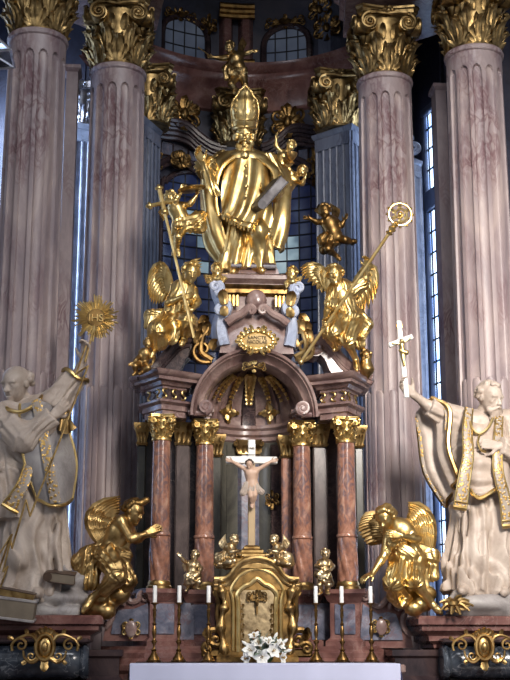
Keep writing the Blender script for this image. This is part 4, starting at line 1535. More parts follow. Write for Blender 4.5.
def text_obj(name, s, c, size, mat, parent, x=(1, 0, 0), y=(0, 0, 1), ext=.004):
    cu = bpy.data.curves.new(name, 'FONT')
    cu.body = s
    cu.size = size
    cu.extrude = ext
    cu.align_x = 'CENTER'
    cu.align_y = 'CENTER'
    o = bpy.data.objects.new(name, cu)
    COL.objects.link(o)
    bpy.context.view_layer.update()
    me = bpy.data.meshes.new_from_object(o.evaluated_get(bpy.context.evaluated_depsgraph_get()))
    bpy.data.objects.remove(o)
    v = np.array([tuple(p.co) for p in me.vertices])
    f = [tuple(p.vertices) for p in me.polygons]
    R = axes(x, y, np.cross(x, y))
    m = MB(); m.add(np.asarray(c, float) + v @ R.T, f)
    return obj(name, m, mat, parent, sharp=20)
text_obj('inscription', 'SANCTE', c + A(0, -.032, .03), .065, 'text', ca)
text_obj('inscription', 'NICOLAE', c + A(0, -.036, -.028), .062, 'text', ca)

# ---------------- columns of the altarpiece
def altar_column(x, y, label):
    z0, z1 = 2.42, 4.28
    R = .117
    t = thing('altar_column', label, 'column', (x, y, z0), 'orange marble columns of the altarpiece')
    m = MB()
    # lower third with spiral leaves, upper shaft smooth
    zc = 3.06
    rad = lambda z: R * (1.04 - .10 * max(0, (z - z0) / (z1 - z0)) ** 1.5)
    up = [(rad(z), z) for z in np.linspace(zc + .03, z1, 16)]
    m.lathe(up, (x, y, 0), 32)
    obj('shaft', m, 'orange', t)
    m = MB()
    zz = np.linspace(z0 + .1, zc, 22)
    m.lathe([(rad(z) * 1.02, z) for z in zz], (x, y, 0), 64, mod=lambda a, z: 1 + .15 * abs(sin(3.5 * (a + 2.2 * (z - z0)))) ** .7 - .08)
    m.lathe([(R * 1.02, zc), (R * 1.14, zc + .01), (R * 1.16, zc + .03), (R * 1.1, zc + .045), (R * 1.0, zc + .05)], (x, y, 0), 32)
    obj('lower_shaft', m, 'orange', t)
    m = MB()
    m.lathe([(R * 1.34, z0), (R * 1.34, z0 + .035), (R * 1.2, z0 + .05), (R * 1.22, z0 + .075), (R * 1.12, z0 + .1), (R * 1.05, z0 + .11)], (x, y, 0), 32)
    obj('base_ring', m, 'goldold', t)
    m = MB()
    m.lathe([(R * .96, z1 - .03), (R * 1.08, z1 - .02), (R * 1.08, z1), (R, z1 + .01)], (x, y, 0), 24)
    obj('necking', m, 'gold', t)
    capital(t, (x, y, z1), R * 1.0, .30, 'gold', wide=1.3)
    return t
p0 = altar_column(-1.17, .03, 'outer left orange marble altar column, above the praying kneeling gilded angel')
for x, y, lab in ((1.17, .03, 'outer right orange marble altar column, beside the bowing gilded angel'),
                  (-.61, .34, 'inner left orange marble altar column, left of the large crucifix'),
                  (.64, .34, 'inner right orange marble altar column, right of the large crucifix')):
    c_ = copy_tree(p0)
    c_.location = (x, y, 2.42)
    c_['label'] = lab
# flat pilasters behind and between the columns
GQ = 'flat pilasters of the altarpiece'
def flat_pilaster(x, y, w, mat, label, z1=4.28, z0=1.74, rot=0):
    t = thing('flat_pilaster', label, 'pilaster', (x, y, z0), GQ)
    m = MB(); m.box((x, y, (z0 + z1) / 2), (w, .16, z1 - z0), bev=.02)
    obj('shaft', m, mat, t)
    m = MB()
    m.moulding([(x - w / 2, y - .08), (x + w / 2, y - .08), (x + w / 2, y + .08), (x - w / 2, y + .08)], [(.0, z1), (.02, z1 + .03), (.0, z1 + .05), (.03, z1 + .2), (.05, z1 + .25), (.05, z1 + .29)])
    for s in (-.33, 0, .33):
        leaf(m, A(x + s * w, y - .1, z1 + .02), (0, 0, 1), (0, -1, 0), .2, w * .17, .5, 3, 7, 5)
    for s in (-1, 1):
        spiral(m, A(x + s * w * .45, y - .13, z1 + .22), (s, 0, 0), (0, 0, 1), w * .22, .01, 1.6, w * .07, .01, 6, pi / 2)
    obj('capital', m, 'goldold', t)
flat_pilaster(-.89, .55, .19, 'umber', 'grey brown flat pilaster between the two left altar columns')
flat_pilaster(.90, .55, .19, 'umber', 'grey brown flat pilaster between the two right altar columns')
flat_pilaster(-.45, .62, .14, 'olive', 'narrow olive pilaster just right of the inner left altar column', z1=4.14)
flat_pilaster(.47, .62, .14, 'orange', 'narrow orange brown pilaster just left of the inner right altar column', z1=4.14)
flat_pilaster(-1.42, .6, .12, 'olive', 'narrow olive pilaster at the far left edge of the altarpiece')
flat_pilaster(1.42, .6, .12, 'olive', 'narrow olive pilaster at the far right edge of the altarpiece')

# ---------------- altar table, cloth
t = thing('altar_table', 'stone altar table under the white linen cloth', 'altar', (0, -1.55, .54))
m = MB(); m.box((0, -1.55, 1.0), (2.7, .7, .92), bev=.02)
obj('table_body', m, 'red', t)
m = MB(); m.box((0, -1.58, 1.50), (2.95, .86, .09), bev=.015)
obj('table_top', m, 'mauve', t)
m = MB()
x0, x1, yf, yb, zt = at(130, 664, -2.0)[0], at(400, 664, -2.0)[0], -2.02, -1.2, 1.555
xs = np.linspace(x0, x1, 40)
G_ = []
for x in xs:
    w = .006 * sin(9 * x) + .004 * sin(23 * x)
    G_.append([A(x, yb, zt), A(x, (yb + yf) / 2, zt + .002), A(x, yf + .02, zt), A(x, yf, zt - .015), A(x, yf - .005 + w, zt - .12), A(x, yf - .012 + 2 * w, zt - .3), A(x, yf - .014 + 2.5 * w, zt - .42)])
m.grid(G_)
m.grid([[p + A(0, .008, -.006) for p in r] for r in G_])
for x, s in ((x0, -1), (x1, 1)):
    G2 = [[A(x + s * (.004 + .03 * k / 5), y, zt - .003 - (.36 - .1 * ((y - yf) / (yb - yf))) * k / 5) for k in range(6)] for y in np.linspace(yf, yb, 12)]
    m.grid(G2)
    m.grid([[p - A(s * .008, 0, 0) for p in r] for r in G2])
tag(obj('altar_cloth', m, 'linen'), 'white linen cloth draped over the altar table at the bottom of the picture', 'tablecloth')
# step behind the table that carries candles and tabernacle
m = MB()
m.moulding([(-1.42, -1.14), (1.42, -1.14), (1.42, -.2), (-1.42, -.2)], [(0, .54), (0, 1.42), (.03, 1.45), (.03, 1.5), (0, 1.53), (0, 1.565)])
tag(obj('altar_shelf', m, 'dark'), 'dark marble shelf behind the altar cloth carrying candles and tabernacle', 'shelf')
ZS = 1.565

# ---------------- side plinths of the two saints
def side_plinth(sg, pl, pr, label):
    """stepped red marble plinth with a dark drum"""
    xi = (at(pr, 616, -.75)[0] if sg < 0 else at(pl, 620, -.75)[0])
    xo = sg * 4.3
    t = thing('statue_plinth', label, 'plinth', ((xi + xo) / 2, 0, .54))
    P = [(min(xi, xo), -.72), (max(xi, xo), -.72), (max(xi, xo), .5), (min(xi, xo), .5)]
    m = MB()
    m.moulding(P, [(-.28, .54), (-.28, 1.68), (-.22, 1.72), (-.22, 1.76), (-.15, 1.80), (-.15, 1.86), (-.05, 1.92), (-.05, 1.97), (0, 1.99), (0, 2.06), (-.03, 2.09)])
    obj('cornice', m, 'red', t)
    d = MB()
    cx0, cx1 = (at(88, 655, -.95)[0], -4.2) if sg < 0 else (at(446, 655, -.95)[0], 4.2)
    c = A(cx0, -.66, 1.56)
    d.lathe([(.10, 0), (.17, .0), (.20, .03), (.21, .06), (.17, .10), (.18, .12), (.20, .2), (.20, abs(cx1 - cx0))], c, 28, axis=(sg, 0, 0))
    dr = obj('drum', d, 'black', t)
    k = MB()
    for dz in (-.24, .24):
        k.box(((cx0 + cx1) / 2, -.62, 1.56 + dz), (abs(cx1 - cx0), .4, .06), bev=.02)
    obj('drum_band', k, 'dark', t)
    g = MB()
    oc = at(45, 647, -.98) if sg < 0 else at(484, 647, -.98)
    g.tube([oc + A(.10 * cos(q), -.02, .14 * sin(q)) for q in np.linspace(0, 2 * pi, 30)[:-1]], .024, 7, True)
    g.sphere(oc + A(0, .02, 0), (.09, .04, .13), 14)
    g.sphere(oc + A(0, -.03, 0), (.04, .03, .06), 10)
    for q in (-.9, -.45, 0, .45, .9):
        leaf(g, oc + A(.05 * q, -.02, .12), A(q, 0, 1), (0, -1, 0), .15 - .03 * abs(q), .035, .5, 3, 7, 5)
    leaf(g, oc - A(0, 0, .12), (0, 0, -1), (0, -1, 0), .20, .05, .4, 3, 7, 5)
    for s in (-1, 1):
        spiral(g, oc + A(s * .27, -.01, .02), (s, 0, 0), (0, 0, 1), .11, .02, 1.5, .018, .010, 7, -.6)
        spiral(g, oc + A(s * .15, -.01, -.10), (-s, 0, 0), (0, 0, -1), .07, .015, 1.3, .016, .010, 7, -.6)
        g.tube(cat([oc + A(s * x, -.02, z) for x, z in ((.09, .06), (.14, .12), (.22, .13), (.33, .08), (.38, .01))], 20), np.linspace(.022, .012, 20), 7)
        g.tube(cat([oc + A(s * x, -.02, z) for x, z in ((.06, -.12), (.14, -.17), (.22, -.12), (.24, -.04))], 16), np.linspace(.022, .012, 16), 7)
        for x, z, d in ((.20, .14, (s * .3, 0, 1)), (.36, .08, (s, 0, .6)), (.20, -.15, (s, 0, -.8)), (.11, .1, (s * .5, 0, 1))):
            leaf(g, oc + A(s * x, -.02, z), d, (0, -1, 0), .09, .025, .5, 3, 6, 5)
    obj('gilded_cartouche', g, 'goldold', t)
    return t
side_plinth(-1, 0, 103, 'red marble plinth with a dark drum, carrying the left white saint')
side_plinth(1, 419, 510, 'red marble plinth with a dark drum, carrying the right bearded saint')
# dark stepped bases between the altar and the side plinths
for sg in (-1, 1):
    m = MB()
    P = [(1.62, -.6), (2.25, -.5), (2.25, .3), (1.62, .3)]
    P = [(sg * x, y) for x, y in P]
    if sg < 0: P = P[::-1]
    m.moulding(P, [(.0, .54), (.0, 1.2), (.05, 1.25), (.05, 1.34), (0, 1.4), (0, 1.6), (.04, 1.63), (.04, 1.70)])
    tag(obj('step_block', m, 'dark'), 'dark marble step block between the %s statue plinth and the altar' % ('left' if sg < 0 else 'right'), 'plinth')

# ================================================================ FIGURES
def hand(S, W, d, n, s, curl=.5, thumb=1, spread=.12):
    """palm, four jointed fingers of unequal length and a thumb from the side of the palm; n is the way the palm faces"""
    W, d = np.asarray(W, float), nrm(d)
    n = nrm(n - d * np.dot(n, d))
    sd = np.cross(d, n)
    for i, (ln, off) in enumerate(((.92, -1.5), (1.05, -.5), (1.0, .5), (.80, 1.5))):
        off *= -thumb
        K = W + d * .095 * s * (1 - .03 * abs(off)) + sd * off * .022 * s
        S.cone(W + sd * off * .012 * s, K, .017 * s, .0145 * s, .012 * s)
        p, a = K, curl * .35
        dd = nrm(d + sd * off * spread * .5)
        for L, r0, r1 in ((.046, .0125, .0115), (.031, .0115, .0105), (.025, .0105, .009)):
            v = dd * cos(a) + n * sin(a)
            q = p + v * L * ln * s
            S.cone(p, q, r0 * s, r1 * s, .004 * s)
            p = q
            a += curl * .75
    p = W + d * .03 * s + sd * thumb * .025 * s
    v = nrm(d * .55 + sd * thumb * .75 + n * .35)
    q = p + v * .05 * s
    S.cone(W + d * .01 * s, q, .02 * s, .0145 * s, .01 * s)
    v = nrm(d * .85 + sd * thumb * .3 + n * (.3 + curl * .5))
    S.cone(q, q + v * .045 * s, .0135 * s, .010 * s, .005 * s)

def head(S, c, f, u, hh, child=False, neck=None, nr=.06):
    """skull, jaw, brow, sockets, eyes, nose, lips, chin and ears; hh is the height of the head"""
    c, f = np.asarray(c, float), nrm(f)
    u = nrm(u - f * np.dot(u, f))
    r = np.cross(f, u)
    R = axes(r, f, u)
    g = lambda x, y, z: c + (r * x + f * y + u * z) * hh
    ch = 1.12 if child else 1.0
    S.ell(g(0, -.04, .10), A(.36 * ch, .44, .40) * hh, R, .03 * hh)
    S.ell(g(0, .10, -.17), A(.29 * ch, .30, .33) * hh, R, .10 * hh)
    if child:
        for x in (-1, 1):
            S.ell(g(.17 * x, .22, -.17), .16 * hh, None, .08 * hh)
    else:
        for x in (-1, 1):
            S.ell(g(.17 * x, .27, -.06), A(.09, .08, .07) * hh, R, .06 * hh)
    S.cone(g(-.2, .33, .10), g(.2, .33, .10), .055 * hh, .055 * hh, .05 * hh)
    for x in (-1, 1):
        S.ell(g(.15 * x, .43, .01), A(.10, .09, .065) * hh, R, .035 * hh, -1)
        S.ell(g(.15 * x, .325, .0), A(.075, .06, .05) * hh, R, .01 * hh)
        S.ell(g(.37 * ch * x, -.02, -.03), A(.05, .09, .12) * hh, R, .03 * hh)
    S.cone(g(0, .37, .06), g(0, .47, -.12), .035 * hh, .065 * hh, .03 * hh)
    for x in (-1, 1):
        S.ell(g(.055 * x, .42, -.135), .04 * hh, None, .02 * hh)
    S.cone(g(-.08, .37, -.245), g(.08, .37, -.245), .035 * hh, .035 * hh, .03 * hh)
    S.cone(g(-.06, .365, -.315), g(.06, .365, -.315), .04 * hh, .04 * hh, .03 * hh)
    S.slab(g(0, .42, -.28), A(.11, .05, .013) * hh, R, .008 * hh, .01 * hh, -1)
    S.ell(g(0, .32, -.43), .095 * hh, None, .06 * hh)
    if neck is not None:
        S.cone(g(0, -.08, -.22), neck, nr * .9, nr, .03 * hh)

def hair(S, c, f, u, hh, seed, n=46, size=.10, front=.15, low=-.25, base=True, bald=0.0):
    """mass of curls round the skull, leaving the face free"""
    r_ = random.Random(seed)
    c, f = np.asarray(c, float), nrm(f)
    u = nrm(u - f * np.dot(u, f))
    r = np.cross(f, u)
    R = axes(r, f, u)
    g = lambda x, y, z: c + (r * x + f * y + u * z) * hh
    if base:
        S.ell(g(0, -.13, .14), A(.375, .40, .40) * hh, R, .02 * hh)
    k = 0
    while k < n:
        a, z = r_.uniform(-pi, pi), r_.uniform(low, 1.0)
        q = sqrt(max(0, 1 - z * z)) if z > 0 else 1.0
        x, y = sin(a) * q, cos(a) * q
        if y > front + .5 * max(0, z - .35) and z < .80:
            continue
        if z > 1 - bald:
            k += 1
            continue
        S.ell(g(x * .39, y * .45 - .04, .1 + z * .40), size * hh * r_.uniform(.75, 1.25), None, .03 * hh)
        k += 1

def limb(S, pts, rad, k):
    S.chain(pts, rad, k)

def body(S, J, s, hh, child=False, male=True):
    """one continuous nude figure: trunk, limbs, hands, feet, head; J holds the joints (a = viewer's left side, b = right)"""
    fat = 1.30 if child else 1.0
    ne, chst, pel = J['neck'], J['chest'], J['pelvis']
    f = nrm(J.get('tf', A(0, -1, 0)))
    up = nrm(chst - pel)
    side = nrm(np.cross(f, up))
    R = axes(side, np.cross(up, side), up)
    if 'head' in J:
        head(S, J['head'], J['f'], J['u'], hh, child, ne, (.062 if not child else .055) * s)
    S.ell(chst, A(.17 * (1 if not child else 1.1), .125 * fat, .17) * s, R, .06 * s)
    S.cone(chst, pel, .125 * s * fat, .135 * s * fat, .06 * s)
    S.ell(pel, A(.165 * (1 if not child else 1.12), .13 * fat, .14) * s, R, .06 * s)
    if child:
        S.ell((chst + 1.6 * pel) / 2.6 + f * .04 * s, .165 * s, None, .05 * s)
    elif male:
        for x in (-1, 1):
            S.ell(chst + f * .08 * s + side * .075 * x * s + up * .03 * s, A(.08, .05, .07) * s, R, .04 * s)
    for q in 'ab':
        if 'sh' + q in J:
            sh, el, wr = J['sh' + q], J['el' + q], J['wr' + q]
            S.cone(ne, sh, .065 * s, .062 * s * fat, .05 * s)
            S.ell(sh, .066 * s * fat, None, .03 * s)
            S.chain([sh, el, wr], [.056 * s * fat, .046 * s * fat, .031 * s * fat], .022 * s)
            m = el + (wr - el) * .3
            S.ell(m, .047 * s * fat, None, .03 * s)
            if 'hd' + q in J:
                hand(S, wr, J['hd' + q], J['hn' + q], s * (1.0 if not child else .95), J.get('curl' + q, .5), J.get('th' + q, 1))
        if 'hi' + q in J:
            hi, kn, an = J['hi' + q], J['kn' + q], J['an' + q]
            S.cone(pel, hi, .10 * s, .095 * s * fat, .05 * s)
            S.chain([hi, kn, an], [.092 * s * fat, .063 * s * fat, .040 * s * fat], .03 * s)
            S.ell(kn + (an - kn) * .3 - f * .012 * s, .058 * s * fat, None, .04 * s)
            if 'to' + q in J:
                to = J['to' + q]
                d = nrm(to - an)
                S.chain([an, an + (to - an) * .65, to], [.043 * s * fat, .040 * s * fat, .026 * s * fat], .02 * s)
                S.ell(an - d * .03 * s - A(0, 0, .02 * s), .038 * s * fat, None, .02 * s)

def Pm(Y0):
    return lambda px, py, dy=0.0: at(px, py, Y0 + dy)

M['orphrey'] = None
def _orphrey():
    m, nt, b = _mat('gold embroidered stone band')
    L = nt.links.new
    tc = N(nt, 'ShaderNodeTexCoord')
    n = N(nt, 'ShaderNodeTexVoronoi')
    n.inputs['Scale'].default_value = 26
    L(tc.outputs['Object'], n.inputs['Vector'])
    r = ramp(nt, [(0.34, (1, 1, 1, 1)), (0.52, (0, 0, 0, 1))])
    L(n.outputs['Distance'], r.inputs['Fac'])
    c = N(nt, 'ShaderNodeMix', data_type='RGBA')
    L(r.outputs[0], c.inputs[0])
    c.inputs[6].default_value = srgb(150, 138, 126)
    c.inputs[7].default_value = srgb(196, 158, 92)
    L(c.outputs[2], b.inputs['Base Color'])
    L(r.outputs[0], b.inputs['Metallic'])
    b.inputs['Roughness'].default_value = .38
    bp = N(nt, 'ShaderNodeBump')
    bp.inputs['Strength'].default_value = .5
    bp.inputs['Distance'].default_value = .01
    L(r.outputs[0], bp.inputs['Height'])
    L(bp.outputs[0], b.inputs['Normal'])
    return m
M['orphrey'] = _orphrey()

def band(mb, pts, w, view=(0, -1, 0), th=.015, n=40, taper=None):
    """flat ribbon with thickness along pts"""
    C = cat(pts, n)
    T = np.gradient(C, axis=0)
    v = nrm(view)
    G = []
    for i in range(n):
        sd = nrm(np.cross(v, T[i]))
        o = nrm(np.cross(T[i], sd))
        ww = w * (taper(i / (n - 1)) if taper else 1)
        G.append([C[i] - sd * ww, C[i] - sd * ww * .6 + o * th * .5, C[i] + o * th * .7, C[i] + sd * ww * .6 + o * th * .5, C[i] + sd * ww, C[i] + sd * ww - o * th, C[i] - sd * ww - o * th])
    b = mb.n
    mb.grid(G, False, True)
    mb.f.append(tuple(range(b + 6, b - 1, -1)))
    mb.f.append(tuple(range(b + (n - 1) * 7, b + n * 7)))
    return C

# ---------------------------------------------------------------- left white saint
P = Pm(-.30)
t = thing('statue', 'white bald saint with gilded vestment borders, raising a golden sunburst in one hand', 'statue', at(28, 606, -.25), 'white saints on side plinths')
LS = t
s = 1.62
J = dict(head=P(16, 384, -.08), f=A(-.55, -.78, -.30), u=A(-.12, -.25, 1), neck=P(31, 411, .02), chest=P(30, 432, .0), pelvis=P(32, 478, .05),
         sha=P(2, 417, -.08), ela=P(26, 441, -.36), wra=P(53, 416, -.44), hda=A(.7, -.1, .7), hna=A(-.2, .9, .2), tha=-1, curla=.9,
         shb=P(54, 406, .0), elb=P(70, 386, -.05), wrb=P(83, 362, -.08), hdb=A(.25, -.05, 1), hnb=A(-.6, -.6, .2), thb=-1, curlb=.9)
S = Sculpt(.0125)
body(S, J, s, .44)
# sandals and ankles
for x, y, dx in ((14, 592, -.06), (37, 592, .05)):
    a = P(x, y - 6, -.12)
    S.chain([a, P(x + dx * 40 - 2, y + 1, -.34), P(x + dx * 60 - 3, y + 2, -.48)], [.085, .075, .045], .03)
S.obj('body', 'stone', t)
S = Sculpt(.0125)
c, f, u = J['head'], nrm(J['f']), J['u']
hair(S, c, f, u, .44, 5, 60, .085, .10, -.35, False, .62)
S.obj('hair', 'stone', t)
# alb: trunk, sleeves and pleated skirt
S = Sculpt(.0125)
S.cone(P(31, 411, .03), P(30, 432, .02), .17, .33, .06)
S.cloth(P(30, 425, .02), P(34, 486, .05), .33, .36, 9, .05, .06, (1, .72), phase=1.0)
S.cloth(P(34, 478, .05), P(28, 597, .0), .33, .47, 11, .24, .06, (1, .72), phase=.4, swirl=.9)
S.cone(P(34, 500, -.12), P(20, 560, -.32), .17, .12, .10)
S.cloth(J['sha'], J['ela'], .20, .165, 7, .10, .05, phase=2, amp0=.6)
S.cloth(J['ela'], J['wra'], .15, .115, 9, .12, .05, phase=.7, amp0=.8)
S.ell(J['ela'], .15, None, .06)
S.cone(J['neck'], J['sha'], .15, .19, .08)
S.cone(J['neck'], J['shb'], .15, .18, .08)
S.cloth(J['shb'], J['elb'] + .5 * (J['wrb'] - J['elb']), .19, .14, 7, .12, .05, phase=1.2, amp0=.6)
# hem spreading on the rock and the hanging folds of the sleeve
S.cone(P(12, 588, -.15), P(44, 594, -.1), .13, .10, .08)
S.cloth(P(6, 440, -.12), P(12, 520, -.22), .13, .20, 5, .25, .06, (1, .6), phase=1.4)
S.cone(P(46, 520, .0), P(54, 570, .0), .16, .10, .12)
for x0, x1, y0, y1, r in ((20, 8, 500, 592, .05), (28, 20, 498, 594, .055), (40, 34, 500, 596, .05), (50, 50, 496, 590, .05), (33, 28, 520, 590, .045), (46, 42, 520, 596, .045), (56, 60, 505, 570, .04)):
    S.cone(P(x0, y0, -.20), P(x1, y1 + 3, -.30), r * .7, r * 1.0, .05)
S.wrinkle(P(-30, 600, -1), P(70, 480, .8), (0.1, 0, 1), 22, .032, 1.0)
S.wrinkle(P(-30, 480, -1), P(90, 400, .8), (0.6, .2, -.6), 24, .020, 2.2)
S.obj('alb', 'stone', t)
# chasuble
rows = [[P(20, 404, -.20), P(32, 402, -.28), P(46, 402, -.24), P(60, 410, -.02)],
        [P(20, 430, -.34), P(36, 430, -.42), P(54, 430, -.36), P(69, 434, -.04)],
        [P(26, 466, -.36), P(42, 468, -.48), P(60, 468, -.38), P(76, 464, -.02)],
        [P(37, 499, -.32), P(48, 505, -.44), P(62, 505, -.34), P(73, 499, -.02)]]
m = MB()
G = sheet(m, rows, 36, 30, .04, lambda a, b: .018 * np.sin(7 * b + 3 * a) * a)
ch = obj('chasuble', m, 'stonegrey', t)
m = MB()
m.tube(cat(G[-1], 30), .022, 7)
m.tube(cat(G[:, -1], 30), .022, 7)
m.tube(cat(G[:, 0], 30), .018, 7)
obj('gold_border', m, 'gold', ch)
m = MB()
o = A(0, -.025, 0)
band(m, [P(36, 400, -.32) + o, P(43, 430, -.43) + o, P(49, 466, -.49) + o, P(56, 503, -.44) + o], .062)
obj('orphrey', m, 'orphrey', ch)
# collar, cuffs, stole
m = MB()
m.tube(cat([P(4, 406, -.22), P(10, 410, -.32), P(20, 412, -.37), P(30, 408, -.36), P(38, 401, -.26), P(42, 396, -.10)], 24), .024, 7)
obj('gold_collar', m, 'gold', t)
m = MB()
q = J['elb'] + .42 * (J['wrb'] - J['elb']); ax = nrm(J['wrb'] - J['elb']); F_ = frame(ax)
m.tube([q + F_ @ A(.165 * cos(a), .165 * sin(a), .02 * sin(3 * a)) for a in np.linspace(0, 2 * pi, 24, endpoint=False)], .026, 7, True)
obj('gold_cuff', m, 'gold', t)
m = MB()
band(m, [P(29, 466, -.40), P(24, 482, -.46), P(16, 496, -.47), P(9, 508, -.46)], .075, taper=lambda v: .75 + .45 * v)
st = obj('stole_end', m, 'orphrey', t)
m = MB()
m.tube([P(2, 504, -.48), P(10, 509, -.5), P(18, 513, -.48)], .025, 7)
m.tube(cat([P(25, 463, -.42), P(19, 480, -.49), P(11, 493, -.50), P(3, 503, -.49)], 20), .014, 6)
obj('gold_fringe', m, 'gold', st)
m = MB()
rows = [[P(64, 402, -.36), P(66, 400, -.30), P(68, 404, -.26)], [P(60, 418, -.36), P(67, 420, -.34), P(71, 420, -.26)], [P(58, 430, -.36), P(67, 434, -.34), P(76, 428, -.24)]]
G = sheet(m, rows, 12, 14, .02, lambda a, b: .015 * np.sin(14 * b) * a)
obj('gold_maniple', m, 'goldold', t)

# rock with books under the saint
S = Sculpt(.02)
S.slab(A(-2.95, -.28, 2.13), A(.85, .40, .07), None, .05, .05)
S.ell(P(58, 598, -.1), A(.36, .24, .12), None, .06)
S.ell(P(72, 582, -.02), A(.22, .20, .14), None, .06)
S.cone(P(45, 583, -.05), P(84, 580, -.05), .13, .10, .06)
S.ell(P(60, 566, .05), A(.14, .14, .11), None, .06)
S.wrinkle(A(-4, -1, 1.9), A(-1.4, .6, 3), (.2, 0, 1), 14, .03, .3)
tag(S.obj('rock_base', 'stonegrey'), 'grey rock and cushion under the feet of the left white saint', 'rock')
def book(name, c, x, y, z, w, h, d, mat, label, cat_='book', page='pages'):
    x, y, z = nrm(x), nrm(y), nrm(z)
    R = axes(x, y, z)
    t = thing(name, label, cat_, c)
    m = MB()
    for q in (-1, 1):
        m.box(np.asarray(c) + z * q * d / 2, (w, h, d * .14), R, .006)
    m.lathe([(d * .5, -h / 2), (d * .52, 0), (d * .5, h / 2)], np.asarray(c) - x * w / 2, 12, axis=y)
    obj('cover', m, mat, t)
    m = MB(); m.box(c, (w * .94, h * .94, d * .88), R)
    obj('pages', m, page, t)
    return t
book('stone_book', P(62, 577, -.34), (1, 0, -.12), (0, 1, .2), (.1, -.2, 1), .32, .26, .11, 'wood', 'closed brown book lying on the grey cushion beside the left saint')
book('large_book', P(12, 608, -.62), (1, .05, -.12), (0, 1, .1), (.12, -.1, 1), .56, .34, .22, 'stonegrey', 'large thick closed book overhanging the plinth edge at bottom left')
book('open_book', P(17, 594, -.58), (1, 0, -.18), (0, 1, .1), (.16, -.1, 1), .44, .32, .08, 'wood', 'thin brown gilt edged book lying on top of the large thick book', page='goldold')
# golden mitre-like ornament on the cushion
S = Sculpt(.01)
S.cone(P(66, 571, .0), P(68, 562, .02), .07, .02, .03); S.cone(P(60, 570, .0), P(60, 562, .02), .06, .03, .03); S.cone(P(58, 572, 0), P(68, 572, 0), .05, .05, .03)
tag(S.obj('gilded_mitre', 'gold'), 'small gilded mitre lying on the cushion between left saint and kneeling angel', 'mitre')

# gilded sunburst held up by the saint
c = P(96, 318, -.16)
t = thing('sunburst', 'gilded sunburst with letters held up before the inner left fluted column', 'sunburst', c - A(0, 0, .42))
r_ = random.Random(3)
for k in range(64):
    m = MB()
    a = 2 * pi * k / 64
    d = A(cos(a), r_.uniform(-.12, .12), sin(a))
    L = r_.uniform(.20, .31)
    sd = nrm(np.cross(d, (0, -1, 0)))
    b0, b1 = c + d * .07, c + d * L
    m.add([b0 - sd * .016, b0 + A(0, -.012, 0), b0 + sd * .016, b0 + A(0, .012, 0), b1 - sd * .009, b1 + A(0, -.005, 0), b1 + sd * .009, b1 + A(0, .005, 0)], [(0, 1, 5, 4), (1, 2, 6, 5), (2, 3, 7, 6), (3, 0, 4, 7), (3, 2, 1, 0), (4, 5, 6, 7)])
    obj('ray', m, 'gold', t)
m = MB(); m.lathe([(.0, -.02), (.11, -.02), (.12, 0), (.11, .02), (.0, .025)], c, 28, axis=(0, -1, 0))
obj('disc', m, 'bronze', t)
text_obj('monogram', 'IHS', c + A(0, -.035, -.01), .13, 'gold', t, ext=.012)
m = MB(); m.tube([c + A(0, 0, -.1), P(89, 345, -.14), P(85, 362, -.16)], .016, 7)
obj('stem', m, 'goldold', t)
# gilded lightning bolt, jagged
m = MB()
zz = [P(86, 346, -.20), P(76, 374, -.26), P(88, 366, -.26), P(60, 440, -.52), P(30, 516, -.62), P(26, 500, -.62), P(12, 548, -.64), P(10, 538, -.64), P(-8, 590, -.66)]
for i in range(len(zz) - 1):
    m.tube(np.linspace(zz[i], zz[i + 1], 4), .013, 6)
    m.sphere(zz[i], .0135, 6)
tag(obj('lightning_bolt', m, 'goldold'), 'thin gilded jagged bolt slanting down across the left white saint', 'staff')
m = MB()
for a, b in (((-2, 556), (12, 534)), ((12, 534), (3, 572)), ((3, 572), (8, 566)), ((8, 566), (-4, 600))):
    m.tube(np.linspace(P(*a, -.66), P(*b, -.66), 4), .012, 6)
tag(obj('lightning_bolt', m, 'goldold'), 'second, shorter gilded bolt at the far left edge by the saint\'s feet', 'staff')

# ---------------------------------------------------------------- right white saint
P = Pm(-.30)
t = thing('statue', 'white bearded saint in gold bordered cape, stretching out an arm with a small crucifix', 'statue', at(486, 606, -.25), 'white saints on side plinths')
J = dict(head=P(490, 398, -.12), f=A(.50, -.80, -.30), u=A(.10, -.22, 1), neck=P(479, 424, .0), chest=P(480, 446, .02), pelvis=P(484, 492, .06),
         sha=P(456, 420, -.02), ela=P(438, 413, -.12), wra=P(414, 395, -.20), hda=A(-.75, -.1, .6), hna=A(.3, -.9, .35), tha=1, curla=1.0,
         shb=P(512, 424, .0), elb=P(522, 456, -.22), wrb=P(500, 446, -.42), hdb=A(-.95, -.1, .12), hnb=A(.1, .8, -.4), thb=1, curlb=.6)
S = Sculpt(.0125)
body(S, J, s, .40)
for x, y, e in ((470, 590, -8), (504, 592, 0)):
    S.chain([P(x, y - 10, -.1), P(x + e * .5, y - 2, -.22), P(x + e, y + 1, -.44)], [.10, .085, .05], .03)
S.obj('body', 'stone', t)
S = Sculpt(.0105)
c, f, u = J['head'], nrm(J['f']), J['u']
hair(S, c, f, u, .40, 9, 90, .075, .02, -.3, True, 0.0)
uu = nrm(u - f * np.dot(u, f)); rr = np.cross(f, uu)
for i in range(54):
    a = rng.uniform(-1, 1); b = rng.uniform(0, 1)
    S.ell(c + (rr * a * .27 * (1 - .35 * b) + f * (.37 - .10 * abs(a) + .04 * b) + uu * (-.30 - .36 * b)) * .40, .032, None, .02)
for x in (-1, 1):
    S.cone(c + (rr * x * .03 + f * .42 - uu * .20) * .43, c + (rr * x * .2 + f * .34 - uu * .32) * .43, .02, .022, .02)
S.obj('beard', 'stone', t)
S = Sculpt(.0125)
S.cone(P(479, 424, .03), P(480, 446, .03), .17, .31, .06)
S.cloth(P(480, 440, .02), P(484, 500, .04), .31, .36, 9, .05, .06, (1, .75), phase=.3)
